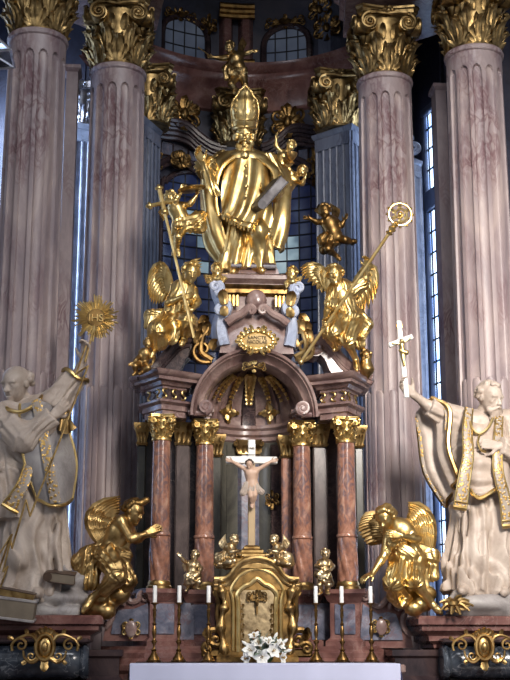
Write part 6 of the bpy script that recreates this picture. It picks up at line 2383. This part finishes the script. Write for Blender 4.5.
# crozier
P = Pm(-.34)
a0, a1 = P(301, 362, .0), P(392, 229, .0)
t = thing('crozier', 'long gilded crozier with an openwork crook, slanting before the right angel', 'crozier', a0)
ax = nrm(a1 - a0); L = np.linalg.norm(a1 - a0)
m = MB(); m.tube(np.linspace(a0, a1, 6), .022, 8)
m.sphere(a0, .04, 10)
obj('pole', m, 'gold', t)
m = MB()
c = P(400, 214.5)
m.lathe([(.02, -.1), (.05, -.07), (.03, -.04), (.055, 0), (.03, .04), (.045, .07), (.02, .1)], a1, 14, axis=ax)
m.tube([c + A(.150 * cos(a), 0, .150 * sin(a)) for a in np.linspace(0, 2 * pi, 40)[:-1]], .017, 7, True)
spiral(m, c, (1, 0, 0), (0, 0, 1), .12, .03, 1.7, .018, .010, 7, -2.2)
for k in range(12):
    a = 2 * pi * k / 12
    d = A(cos(a), 0, sin(a))
    m.sphere(c + d * .175, .018, 8)
    if k % 2:
        leaf(m, c + d * .06, d, (0, -1, 0), .09, .03, .4, 3, 6, 5)
m.sphere(c, .035, 10)
m.tube([a1, (a1 + c) / 2 + A(-.01, 0, -.04), c + A(-.03, 0, -.15)], .02, 7)
obj('crook', m, 'gold', t)

# cherub heads: beside the bishop's feet, and at the right end of the pediment
def cherub_head(P, x, y, f, label, wings, mat='gold', hh=.17, seed=1, bodyto=None):
    t = thing('cherub_head', label, 'cherub', P(x, y + 8))
    S = Sculpt(.0075)
    c = P(x, y)
    head(S, c, f, A(0, -.1, 1), hh, True)
    S.cone(c - A(0, 0, .3 * hh), c - A(0, -.02, .62 * hh), .3 * hh, .42 * hh, .04)
    if bodyto is not None:
        S.chain([c - A(0, -.03, .6 * hh), bodyto, bodyto - A(.0, 0, .08)], [.45 * hh, .5 * hh, .2 * hh], .04)
    S.obj('body', mat, t)
    S = Sculpt(.0075)
    hair(S, c, f, A(0, -.1, 1), hh, seed, 36, .12, .2, -.2)
    S.obj('hair', mat, t)
    for sp in wings:
        wing(t, sp, 5, .2, mat=mat)
P = Pm(-.05)
cherub_head(P, 217, 270, A(.1, -1, -.1), 'gilded winged cherub head at the left foot of the bishop', [[(P(214, 276), P(208, 277, -.02), P(203, 275)), (P(215, 279), P(211, 282, -.02), P(206, 283))], [(P(220, 276), P(224, 276, -.02), P(228, 279)), (P(219, 279), P(222, 281, -.02), P(224, 283))]], seed=21)
cherub_head(P, 292, 273, A(-.3, -1, -.1), 'gilded winged cherub head right of the bishop, by the angel\'s wing tip', [[(P(295, 279), P(300, 279, -.02), P(303, 276)), (P(293, 282), P(297, 285, -.02), P(299, 285))], [(P(289, 279), P(286, 281, -.02), P(284, 284)), (P(290, 282), P(287, 286, -.02), P(286, 289))]], seed=22)
P = Pm(.05)
cherub_head(P, 366, 356, A(-.1, -1, -.1), 'aged gilt cherub bust at the right end of the broken pediment', [], 'goldold', .17, 23, P(367, 370))

# dark gilded putto before the right apse window
P = Pm(1.5)
J = dict(head=P(325, 211, -.08), f=A(-.3, -.85, -.25), u=A(-.1, -.1, 1), neck=P(328, 218), chest=P(330, 224), pelvis=P(334, 237, .02),
         sha=P(324, 222, .0), ela=P(317, 222, -.06), wra=P(311, 219, -.1), hda=A(-1, 0, .2), hna=A(0, -.8, -.4), tha=1,
         shb=P(336, 222, .0), elb=P(341, 226, -.02), wrb=P(344, 221, -.06), hdb=A(.4, 0, .8), hnb=A(-.5, -.7, 0), thb=-1,
         hia=P(330, 241, .0), kna=P(328, 249, -.14), ana=P(337, 256, .0), toa=P(340, 260, -.05),
         hib=P(338, 239, .0), knb=P(345, 240, -.1), anb=P(353, 242, .0), tob=P(356, 241, -.06))
chub(P, 'putto', 'dark gilded winged putto floating before the right apse window, beside the grey pilaster', P(334, 258), J, .95, 'bronze',
     [[(P(332, 220, .12), P(335, 208, .2), P(330, 203, .22)), (P(333, 223, .12), P(340, 214, .2), P(339, 208, .22))], [(P(326, 218, .12), P(320, 206, .2), P(318, 204, .22)), (P(326, 221, .12), P(318, 212, .2), P(314, 210, .22))]],
     12, drape=[([P(334, 236, .0), P(327, 242, -.02), P(324, 250, .0)], [.13, .12, .07], (1, .7))], h=.010)

# ---------------------------------------------------------------- lower left praying angel
P = Pm(-.38)
s = 1.08
hh = .28
t = thing('angel', 'gilded angel kneeling on cloud with praying hands, left of the altar columns', 'angel', at(104, 616, -.38))
J = dict(head=P(134, 512, -.04), f=A(.75, -.55, -.35), u=A(.3, -.1, 1), neck=P(127, 521, .0), chest=P(120, 532, .0), pelvis=P(109, 555, .02), tf=A(.7, -.6, -.2),
         sha=P(121, 521, -.14), ela=P(131, 539, -.24), wra=P(145, 534, -.20), hda=A(.85, .1, .45), hna=A(.1, .9, 0), tha=-1, curla=.1,
         shb=P(127, 522, .12), elb=P(136, 540, .05), wrb=P(146, 535, -.10), hdb=A(.85, -.05, .45), hnb=A(-.1, -.9, 0), thb=1, curlb=.1,
         hia=P(107, 556, -.10), kna=P(118, 577, -.34), ana=P(92, 598, -.2), toa=P(83, 612, -.24),
         hib=P(112, 557, .10), knb=P(127, 580, -.08), anb=P(112, 594, .1), tob=P(104, 600, .1))
S = Sculpt(.0095)
body(S, J, s, hh, male=False)
S.obj('body', 'goldold', t)
S = Sculpt(.0095)
hair(S, J['head'], J['f'], J['u'], hh, 28, 60, .12, .12, -.3)
for i in range(8):
    S.ell(J['head'] + A(.07 + .012 * i, -.05, .10 + .006 * i), .035, None, .02)
S.obj('hair', 'bronze', t)
S = Sculpt(.0095)
S.cloth(P(118, 540, .0), P(109, 556, .02), .14, .18, 9, .18, .03, (1, .8), phase=1, amp0=.6)
S.cloth(J['hia'], J['kna'], .14, .105, 7, .18, .03, phase=.5, amp0=.7)
S.cloth(J['hib'], J['knb'], .14, .11, 7, .18, .03, phase=2, amp0=.7)
S.cloth(J['kna'], P(104, 590, -.26), .10, .075, 7, .2, .03, phase=1, amp0=.7)
S.cloth(J['knb'], P(118, 590, .0), .11, .09, 7, .2, .03, phase=1, amp0=.7)
S.cloth(P(104, 551, .05), P(84, 556, .08), .12, .075, 7, .24, .035, (1, .8), phase=.2, amp0=.8)
S.cloth(P(84, 556, .08), P(77, 563, .04), .085, .07, 6, .24, .035, (1, .8), phase=.6, amp0=.8)
S.cloth(P(80, 560, .08), P(84, 578, .0), .09, .06, 7, .24, .035, (1, .8), phase=1.2, amp0=.8)
S.cloth(P(92, 556, .0), P(90, 582, -.02), .13, .10, 8, .24, .035, (1, .8), phase=2.2, amp0=.8)
S.cloth(P(116, 553, -.08), P(128, 556, -.04), .07, .06, 7, .24, .03, (1, .8), phase=2, amp0=.8)
S.wrinkle(P(60, 606, -.8), P(140, 545, .6), (.5, .1, .8), 28, .012, 2.3)
S.obj('drapery', 'goldold', t)
wing(t, [(P(100, 545, .12), P(68, 508, .2), P(120, 496, .2)), (P(104, 542, .12), P(80, 513, .22), P(121, 501, .22)), (P(108, 538, .12), P(92, 516, .22), P(121, 508, .2)), (P(112, 534, .1), P(104, 520, .18), P(119, 515, .16))], 8, .5, mat='goldold', width=.045)
S = Sculpt(.012)
for x, y, r, dy in ((97, 606, .15, 0), (108, 602, .14, .05), (118, 594, .15, .02), (106, 611, .12, -.05), (124, 588, .12, .1), (90, 612, .10, .0), (112, 592, .14, .12), (100, 598, .1, -.1)):
    S.ell(P(x, y, dy - .02), (r, r * .9, r * .85), None, .025)
S.obj('cloud', 'goldold', t)

# ---------------------------------------------------------------- lower right bowing angel
P = Pm(-.38)
t = thing('angel', 'gilded angel bowing its head, one hand on its breast, right of the altar columns', 'angel', at(418, 616, -.38))
J = dict(head=P(386, 518, -.16), f=A(-.55, -.6, -.62), u=A(-.45, -.35, .8), neck=P(394, 524, -.05), chest=P(401, 533, .0), pelvis=P(408, 556, .04), tf=A(-.5, -.8, -.2),
         sha=P(389, 531, -.06), ela=P(384, 556, -.10), wra=P(373, 573, -.20), hda=A(-.7, -.3, -.35), hna=A(-.2, .2, -.9), tha=1, curla=.5,
         shb=P(406, 525, .02), elb=P(417, 539, -.16), wrb=P(402, 536, -.30), hdb=A(-.95, -.1, .15), hnb=A(.1, .9, 0), thb=1, curlb=.4,
         hia=P(402, 560, .0), kna=P(393, 583, -.28), ana=P(408, 598, -.1), toa=P(402, 606, -.2),
         hib=P(413, 560, .0), knb=P(415, 582, -.26), anb=P(432, 604, -.16), tob=P(441, 613, -.24))
S = Sculpt(.0095)
body(S, J, s, hh, male=False)
S.obj('body', 'gold', t)
S = Sculpt(.0095)
hair(S, J['head'], J['f'], J['u'], hh, 38, 60, .12, .12, -.3)
S.obj('hair', 'gold', t)
S = Sculpt(.0095)
S.cloth(P(400, 537, -.02), P(406, 556, .02), .15, .19, 9, .18, .03, (1, .8), phase=1, amp0=.6)
S.cloth(J['hia'], J['kna'], .14, .105, 7, .18, .03, phase=.5, amp0=.7)
S.cloth(J['hib'], J['knb'], .14, .10, 7, .18, .03, phase=2, amp0=.7)
S.cloth(J['kna'] + A(0, .03, 0), P(397, 596, -.12), .10, .09, 7, .2, .03, phase=1, amp0=.7)
S.cloth(P(412, 552, .06), P(430, 558, .08), .12, .12, 7, .24, .035, (1, .8), phase=.2, amp0=.8)
S.cloth(P(430, 557, .08), P(432, 576, .04), .11, .07, 7, .24, .035, (1, .8), phase=1.2, amp0=.8)
S.cloth(P(417, 560, .04), P(421, 586, .04), .12, .08, 7, .24, .03, (1, .8), phase=2.2, amp0=.8)
S.cloth(P(392, 540, -.14), P(386, 556, -.12), .06, .035, 6, .24, .03, (1, .8), phase=2, amp0=.8)
S.cloth(P(403, 550, -.14), P(413, 556, -.16), .07, .06, 6, .24, .03, (1, .8), phase=2, amp0=.8)
S.wrinkle(P(370, 606, -.8), P(450, 548, .6), (-.4, .1, .8), 28, .012, 1.3)
S.obj('drapery', 'gold', t)
wing(t, [(P(430, 555, .12), P(442, 506, .22), P(408, 502, .22)), (P(424, 550, .12), P(431, 511, .22), P(408, 507, .22)), (P(418, 546, .12), P(421, 516, .22), P(408, 512, .2)), (P(413, 540, .1), P(412, 522, .18), P(406, 518, .16))], 8, .5, width=.045)
wing(t, [(P(394, 530, .12), P(378, 508, .2), P(361, 518, .18)), (P(394, 533, .12), P(374, 520, .2), P(358, 530, .18)), (P(395, 540, .12), P(378, 538, .2), P(366, 544, .16))], 10, .4, mat='goldold', width=.05)
S = Sculpt(.012)
for x, y, r, dy in ((422, 602, .15, 0), (412, 600, .13, .05), (402, 600, .13, .02), (414, 608, .12, -.05), (396, 596, .12, .1), (426, 594, .13, .1), (404, 592, .13, .1)):
    S.ell(P(x, y, dy - .02), (r, r * .9, r * .85), None, .025)
S.obj('cloud', 'gold', t)

# ---------------------------------------------------------------- putti around the tabernacle
GT = None
P = Pm(-.55)
for sg in (-1, 1):
    X = (lambda x: x) if sg < 0 else (lambda x: 508.5 - x + 0.0)
    V = lambda x, y, z: A(x * -sg, y, z)
    Q = lambda x, y, d=0: P(X(x), y, d)
    a, b = ('a', 'b')
    J = dict(head=Q(234.5, 540, -.05), f=V(.6, -.7, -.15), u=V(.15, -.1, 1), neck=Q(232, 545), chest=Q(230, 549), pelvis=Q(226, 557, .03), tf=V(.6, -.7, 0),
             sha=Q(227, 547, -.05), ela=Q(231, 552, -.14), wra=Q(236, 551, -.16), hda=V(.9, -.2, .2), hna=V(0, -.6, -.6), tha=1, curla=.5,
             shb=Q(233, 548, .05), elb=Q(237, 552, .0), wrb=Q(240, 555, -.06), hdb=V(.8, -.2, -.4), hnb=V(0, -.6, -.6), thb=-1, curlb=.5,
             hia=Q(224, 559, -.02), kna=Q(230, 562, -.16), ana=Q(222, 564, -.10), toa=Q(218, 564, -.12),
             hib=Q(228, 559, .02), knb=Q(234, 561, -.08), anb=Q(230, 566, .0), tob=Q(232, 567, -.06))
    chub(P, 'putto', 'gilded winged putto kneeling left of the cross on the tabernacle' if sg < 0 else 'gilded winged putto kneeling right of the cross on the tabernacle', Q(226, 566), J, .56, 'palegilt',
         [[(Q(228, 547, .08), Q(222, 538, .12), Q(226, 534, .12)), (Q(226, 550, .08), Q(218, 546, .12), Q(220, 540, .12))]], 40 + sg,
         drape=[([Q(228, 556, -.02), Q(222, 560, -.02), Q(218, 564, .0)], [.08, .08, .05], (1, .8))], h=.007)
P = Pm(-.34)
J = dict(head=P(195, 555.5, -.06), f=A(-.3, -.85, -.2), u=A(.15, -.1, 1), neck=P(193.5, 562), chest=P(192.5, 566), pelvis=P(192, 576, .02),
         sha=P(188.5, 563.5, .0), ela=P(184, 561, -.06), wra=P(181, 557, -.1), hda=A(-.6, -.1, .6), hna=A(.4, -.8, 0), tha=1, curla=.4,
         shb=P(197, 564, .0), elb=P(201, 568, -.06), wrb=P(199, 573, -.13), hdb=A(-.4, -.4, -.7), hnb=A(-.7, -.3, .2), thb=1, curlb=.6,
         hia=P(189.5, 578, .0), kna=P(190, 583, -.1), ana=P(187.5, 589, -.02), toa=P(186, 591, -.09),
         hib=P(195, 578, .0), knb=P(199, 582, -.12), anb=P(195, 587, -.02), tob=P(198, 589, -.09))
PUT = chub(P, 'putto', 'pale gilt putto standing on the pedestal between left columns and tabernacle', P(192, 591), J, .56, 'palegilt', [[(P(190, 566, .08), P(184, 562, .12), P(182, 566, .12)), (P(190, 569, .08), P(186, 568, .12), P(184, 572, .12))]], 45,
     drape=[([P(197, 576, -.08), P(190, 579, -.1), P(187, 584, -.04)], [.06, .065, .04], (1, .7))], h=.007)
J = dict(head=P(325.5, 554, -.06), f=A(.1, -.9, -.25), u=A(-.1, -.1, 1), neck=P(324.5, 560.5), chest=P(324, 565), pelvis=P(324, 576, .02),
         sha=P(320, 562.5, .0), ela=P(316.5, 566, -.08), wra=P(321, 568, -.16), hda=A(.9, -.2, .2), hna=A(0, .7, -.4), tha=1, curla=.5,
         shb=P(329, 562.5, .0), elb=P(333, 566, -.06), wrb=P(331, 570, -.15), hdb=A(-.6, -.4, .3), hnb=A(-.4, .5, -.4), thb=-1, curlb=.5,
         hia=P(321, 578, .0), kna=P(319.5, 585, -.1), ana=P(321, 592, -.02), toa=P(319, 594, -.09),
         hib=P(327, 578, .0), knb=P(328.5, 585, -.08), anb=P(327, 592, .0), tob=P(329, 594, -.08))
chub(P, 'putto', 'pale gilt putto standing on the pedestal between tabernacle and right columns', P(324, 594), J, .58, 'palegilt', [], 46,
     drape=[([P(319, 574, -.08), P(326, 578, -.1), P(331, 584, -.04)], [.06, .065, .04], (1, .7))], h=.007)

# ---------------------------------------------------------------- tabernacle
TY = -.60
P = Pm(TY)
cx = at(257, 600, TY)[0]
t = thing('tabernacle', 'gilded tabernacle with arched top and panelled door, behind the lilies', 'tabernacle', (cx, TY + .1, ZS))
def pxz(x, y, Y=TY): return at(x, y, Y)
def outline(pts, n=60):
    return [tuple(p) for p in cat([(x, y, 0) for x, y in pts], n)[:, :2]]
# body
m = MB()
o = [(224, 658), (224, 583)] + outline([(224, 583), (232, 574), (243, 566), (257, 563), (271, 566), (282, 574), (290, 583)], 24) + [(290, 583), (290, 658)]
m.prism(o, 0, .36, plane_map(TY))
tb = obj('tabernacle_body', m, 'bronze', t)
# crowning moulding, swept along the curved top
m = MB()
top = [(214, 579), (220, 579), (226, 578), (231, 574), (236, 567), (244, 561), (257, 558), (270, 561), (278, 567), (283, 574), (288, 578), (294, 579), (299, 579)]
for dy, dd, r in ((0, -.05, .032), (3, -.03, .026), (6, -.015, .03), (9, .0, .022)):
    m.tube(cat([at(x, y + dy, TY + dd) for x, y in top], 60), r, 8)
obj('crown_moulding', m, 'goldold', t)
m = MB()
o = outline(top, 50) + [(299, 590), (214, 590)]
m.prism(o, 0, .30, plane_map(TY - .02))
obj('crown', m, 'bronze', t)
# door with raised frame and niche
m = MB()
fr = [(238, 652), (238, 606), (237, 596), (240, 590), (245, 586), (250, 584), (257, 579), (264, 584), (269, 586), (274, 590), (277, 596), (276, 606), (276, 652)]
L = cat([at(x, y, TY - .02) for x, y in fr], 70)
m.tube(L, .032, 8)
L2 = cat([at(x, y, TY - .01) for x, y in [(233, 652), (233, 604), (231, 590), (238, 578), (246, 572), (257, 569), (268, 572), (276, 578), (283, 590), (281, 604), (281, 652)]], 70)
m.tube(L2, .024, 8)
d = MB()
o = [(239, 652), (239, 600), (241, 592), (250, 586), (257, 582), (264, 586), (273, 592), (275, 600), (275, 652)]
d.prism(o, -.015, .0, plane_map(TY))
M['doorgilt'] = gilt('dull silvery door gilding', srgb(176, 156, 122), srgb(104, 88, 66), .45, 12, .4)
dr = obj('door', d, 'doorgilt', t)
obj('door_frame', m, 'gold', dr)
m = MB()
c = at(257, 597, TY - .05)
gilt_scrollwork(m, c, (1, 0, 0), (0, 0, 1), .15, .10, 61, 1.3, A(0, -1, 0))
m.box(at(257, 604, TY - .05), (.018, .02, .24)); m.box(at(257, 600, TY - .05), (.13, .02, .018))
m.sphere(at(257, 602, TY - .07), (.02, .02, .05), 8)
obj('relief', m, 'bronze', dr)
for x in (242.5, 271.5):
    m = MB()
    for k in range(9):
        leaf(m, at(x, 648 - 5 * k, TY - .02), (.2 * (-1) ** k, 0, 1), (0, -1, 0), .07, .02, .4, 2, 6, 5)
    obj('leaf_border', m, 'goldold', dr)
m = MB()
m.lathe([(.055, -.06), (.07, -.03), (.04, .02), (.055, .07), (.02, .1), (.0, .12)], at(257, 639, TY - .07), 14)
for a in range(6):
    leaf(m, at(257, 640, TY - .07), A(cos(a), -.2, sin(a)), (0, -1, 0), .09, .03, .4, 3, 6, 5)
obj('knob', m, 'bronze', dr)
# side pilasters with scrolled brackets
for sg in (-1, 1):
    bx = 257 + sg * 33
    m = MB()
    for zz in ((585, .06), (600, .035), (612, .05), (625, .035), (640, .05)):
        pass
    C = [at(bx + sg * dx, y, TY - .03) for dx, y in ((-1, 655), (1, 640), (3, 626), (1, 612), (-1, 604), (2, 592), (4, 584), (2, 578))]
    m.tube(cat(C, 40), [(.045 + .018 * sin(9 * i / 39 * pi)) for i in range(40)], 9)
    obj('side_pilaster', m, 'goldold', t)
    m = MB()
    c = at(bx + sg * 7, 592, TY + .05)
    spiral(m, c, (sg, 0, 0), (0, 0, 1), .09, .015, 1.4, .035, .015, 7, 1.2)
    m.tube(cat([at(bx + sg * dx, y, TY + .05) for dx, y in ((9, 585), (5, 600), (6, 615), (4, 628))], 16), np.linspace(.05, .03, 16), 8)
    obj('bracket', m, 'bronze', t)
    m = MB()
    c = at(bx + sg * 8, 640, TY + .02)
    spiral(m, c, (sg, 0, 0), (0, 0, 1), .13, .02, 1.5, .04, .02, 8, 1.0)
    spiral(m, c + A(sg * .10, -.02, -.10), (-sg, 0, 0), (0, 0, 1), .08, .02, 1.3, .035, .02, 8, .5)
    for k in range(5):
        leaf(m, c + A(sg * (.02 + .03 * k), -.03, -.08 + .03 * k), A(sg * (.7 - .3 * k), 0, 1), (0, -1, 0), .16, .045, .5, 3, 7, 5)
    m.box(c + A(sg * .04, .06, -.15), (.26, .16, .10), bev=.02)
    obj('scroll_bracket', m, 'bronze', t)
m = MB()
m.moulding([(cx - .46, TY - .07), (cx + .46, TY - .07), (cx + .46, TY + .3), (cx - .46, TY + .3)], [(.02, ZS), (.02, ZS + .05), (0, ZS + .07), (-.02, ZS + .1), (-.04, ZS + .12)])
obj('base', m, 'bronze', t)

# ---------------------------------------------------------------- the tall crucifix above it
CYX = -.46
c0 = at(251.5, 547, CYX)
zt = at(251.5, 440, CYX)[2]
t = thing('altar_crucifix', 'tall wooden crucifix with white arms and a painted corpus, standing on the tabernacle', 'crucifix', c0 - A(0, 0, .2))
m = MB()
zb = at(251.5, 459, CYX)[2]
m.box((c0[0], CYX, (c0[2] + zb) / 2 - .05), (.085, .06, zb - c0[2] + .1), bev=.008)
M['crosswood'] = plain('pale gilt wood', srgb(176, 150, 112), .4, .0, .1)
obj('post', m, 'crosswood', t)
m = MB()
za = at(251.5, 460.3, CYX)[2]
m.box((c0[0], CYX - .005, za), (.63, .065, .088), bev=.008)
m.box((c0[0], CYX - .005, (za + zt) / 2), (.088, .064, zt - za), bev=.008)
obj('cross_arms', m, 'white', t)
m = MB()
zi = at(252, 450, CYX)[2]
m.grid([[A(c0[0] + x + .012 * sin(3 * v), CYX - .05 - .01 * cos(9 * x), zi + v) for x in np.linspace(-.042, .042, 7)] for v in np.linspace(-.062, .062, 7)])
m.grid([[A(c0[0] + x + .012 * sin(3 * v), CYX - .04, zi + v) for x in np.linspace(-.042, .042, 7)] for v in np.linspace(-.062, .062, 7)])
ti = obj('title_scroll', m, 'white', t)
text_obj('title', 'INRI', (c0[0], CYX - .066, zi + .01), .034, 'text', ti)
m = MB()
q = at(251.5, 548, CYX)
for k, (w, hgt, y) in enumerate(((.16, .05, 545.5), (.24, .06, 549), (.36, .06, 553), (.50, .08, 558), (.62, .08, 563))):
    z = at(251.5, y, CYX)[2]
    m.moulding([(c0[0] - w / 2, CYX - .05 - .03 * k), (c0[0] + w / 2, CYX - .05 - .03 * k), (c0[0] + w / 2, CYX + .1), (c0[0] - w / 2, CYX + .1)], [(0, z - hgt), (.015, z - hgt + .01), (.015, z - .02), (0, z - .01), (-.01, z)])
obj('stepped_base', m, 'goldold', t)
P = Pm(CYX - .09)
S = Sculpt(.0058)
J = dict(head=P(249.5, 464.5, -.05), f=A(-.25, -.75, -.55), u=A(-.1, -.45, .9), neck=P(251, 469, .0), chest=P(251.5, 474), pelvis=P(252, 485, .01),
         sha=P(246.5, 470), ela=P(239, 465.5), wra=P(232.5, 461.5, .0), hda=A(-1, 0, .3), hna=A(0, -1, 0), tha=1, curla=.5,
         shb=P(257, 470), elb=P(264.5, 465.5), wrb=P(271, 461.5, .0), hdb=A(1, 0, .3), hnb=A(0, -1, 0), thb=-1, curlb=.5,
         hia=P(250, 487), kna=P(250.5, 496, -.05), ana=P(252, 504, .02), toa=P(251.5, 507, -.02),
         hib=P(254, 487), knb=P(254.5, 495, -.05), anb=P(253, 504.5, .02), tob=P(252.5, 507.5, -.02))
body(S, J, .50, .115)
co = S.obj('corpus', 'skin', t)
S = Sculpt(.0058)
hair(S, J['head'], J['f'], J['u'], .115, 71, 30, .11, .15, -.5)
S.obj('hair', 'hairbrown', co)
S = Sculpt(.0058)
S.cloth(P(252, 482, .0), P(252, 490, .0), .062, .075, 9, .2, .02, (1, .8), phase=1, amp0=.8)
S.cloth(P(247, 484, -.03), P(243, 493, -.02), .03, .035, 6, .3, .02, (1, .7), phase=1, amp0=.8)
S.cloth(P(256, 486, -.03), P(262, 492, -.01), .028, .03, 6, .3, .02, (1, .7), phase=2, amp0=.8)
S.obj('loincloth', 'stone', co)

# ---------------------------------------------------------------- candlesticks and candles on the shelf
def candlestick(x, ztop):
    y = -.98
    t = thing('candlestick', '', 'candlestick', (x, y, ZS), 'brass candlesticks on the altar shelf')
    H = ztop - ZS
    m = MB()
    prof = [(.0, 0), (.085, .0), (.088, .012), (.07, .025), (.066, .04), (.045, .07), (.03, .10), (.022, .115), (.034, .13), (.022, .145)]
    m.lathe(prof, (x, y, ZS), 20)
    for a in range(3):
        q = 2 * pi * a / 3 - pi / 2
        m.sphere((x + .08 * cos(q), y + .08 * sin(q), ZS + .013), .013, 8)
    obj('foot', m, 'brass', t)
    m = MB()
    k = lambda v: ZS + .14 + (H - .14) * v
    pr = [(.017, 0), (.013, .04), (.015, .10), (.03, .14), (.033, .17), (.018, .20), (.013, .22), (.018, .27), (.026, .36), (.022, .44), (.014, .50), (.028, .53), (.014, .56), (.013, .64), (.021, .72), (.017, .80), (.026, .83), (.014, .86), (.015, .92), (.022, .95)]
    m.lathe([(r, k(v)) for r, v in pr], (x, y, 0), 16)
    obj('stem', m, 'brass', t)
    m = MB()
    m.lathe([(.015, k(.94)), (.045, k(.96)), (.05, k(.985)), (.042, k(.985)), (.02, k(.975)), (.02, k(1.0)), (.0, k(1.0))], (x, y, 0), 18)
    obj('drip_pan', m, 'brass', t)
    return t
def candle(x, z, h):
    t = thing('candle', '', 'candle', (x, -.98, z), 'white candles on brass candlesticks')
    m = MB()
    m.lathe([(.0, 0), (.024, 0), (.024, h - .006), (.02, h), (.0, h - .004)], (x, -.98, z), 16)
    obj('wax', m, 'wax', t)
    m = MB(); m.tube([(x, -.98, z + h - .006), (x + .002, -.98, z + h + .012)], .003, 5)
    obj('wick', m, 'lead', t)
    return t
xs = [154.5, 179, 208.5, 316, 342, 371]
tops = [602, 602, 603, 604, 604, 604]
names = ['leftmost', 'second from the left', 'third from the left, nearest the tabernacle', 'third from the right, nearest the tabernacle', 'second from the right', 'rightmost']
x0 = at(xs[0], 620, -.98)[0]; z0 = at(xs[0], tops[0], -.98)[2]
cs, ca_ = candlestick(x0, z0), candle(x0, z0 - .004, .19)
for i, px in enumerate(xs):
    a, b = (cs, ca_) if i == 0 else (copy_tree(cs), copy_tree(ca_))
    X = at(px, 620, -.98)[0]
    a.location[0] = X
    b.location[0] = X
    a['label'] = 'slender brass candlestick on the altar shelf, ' + names[i] + ' of six'
    b['label'] = 'short white candle on a brass candlestick, ' + names[i] + ' of six'

# ---------------------------------------------------------------- white lilies before the tabernacle
c = at(265, 661, -1.08)
t = thing('lily_bouquet', 'bouquet of white lilies standing on the altar before the tabernacle door', 'flowers', (c[0], -1.08, ZS))
c = A(c[0], -1.08, ZS)
m = MB(); m.lathe([(.0, .0), (.07, 0), (.09, .03), (.1, .07), (.085, .1), (.0, .095)], c, 20)
obj('bowl', m, 'leaf', t)
r_ = random.Random(12)
m = MB()
for k in range(34):
    a = r_.uniform(0, 2 * pi); e = r_.uniform(.1, 1.3)
    d = A(cos(a) * cos(e) * 1.2, sin(a) * cos(e) * .7 - .1, sin(e))
    leaf(m, c + A(0, 0, .07) + d * .05, d, nrm(np.cross(d, (r_.uniform(-1, 1), -.2, .3))), r_.uniform(.16, .30), .018, .3, 2, 7, 5)
obj('foliage', m, 'greyleaf', t)
def lily(p, d, sz):
    m = MB()
    d = nrm(d); R = frame(d)
    for k in range(6):
        a = k * pi / 3
        o = R @ A(cos(a), sin(a), 0)
        leaf(m, p + o * .006, d * .75 + o * .65, o - d * .3, sz * (1 if k % 2 else .9), sz * .26, .45, 1, 8, 5)
    fl = obj('lily_flower', m, 'petal', t)
    s = MB()
    for k in range(4):
        a = k * pi / 2 + .3
        o = R @ A(cos(a), sin(a), 0)
        s.tube([p, p + d * sz * .55 + o * sz * .1], .003, 5)
        s.sphere(p + d * sz * .56 + o * sz * .1, .007, 6)
    obj('stamens', s, 'goldold', fl)
for x, y, dx, dy, dz, sz in ((252, 651, -.5, -.8, .25, .13), (262, 657, -.1, -1, .0, .14), (272, 652, .3, -.9, .3, .13), (259, 645, -.2, -.7, .7, .12), (278, 646, .7, -.6, .5, .11), (249, 658, -.8, -.6, -.1, .11), (268, 644, .2, -.6, .8, .11), (280, 657, .8, -.6, -.1, .11), (255, 638, -.3, -.5, .8, .10)):
    lily(at(x, y, -1.16), (dx, dy, dz), sz)
m = MB()
for x, y in ((284, 642), (246, 644), (275, 637), (287, 651)):
    p = at(x, y, -1.1)
    d = nrm(p - c - A(0, 0, .05))
    m.tube([p - d * .05, p - d * .02, p + d * .03, p + d * .06], [.006, .016, .018, .003], 8)
obj('lily_bud', m, 'petal', t)

# corner of a glass lantern hanging into the picture at top left
P = Pm(-1.2)
t = thing('glass_lantern', 'bright metal rimmed glass lantern corner jutting in at the upper left edge', 'lantern', P(-6, 44))
m = MB()
tri = [P(-16, 26), P(10.5, 49.5), P(-16, 52)]
bk = [p + A(0, .5, 0) for p in tri]
for a, b in ((0, 1), (1, 2), (2, 0)):
    m.tube([tri[a], tri[b]], .018, 6)
    m.tube([bk[a], bk[b]], .018, 6)
for a in range(3):
    m.tube([tri[a], bk[a]], .018, 6)
obj('frame', m, 'silver', t)
m = MB(); m.add([p for p in tri] + [p for p in bk], [(0, 1, 2), (3, 5, 4), (0, 3, 4, 1), (1, 4, 5, 2), (2, 5, 3, 0)])
gm, nt, b = _mat('clear lantern glass')
b.inputs['Transmission Weight'].default_value = 1.0
b.inputs['Roughness'].default_value = .05
b.inputs['IOR'].default_value = 1.1
M['clear'] = gm
obj('glass', m, 'clear', t)
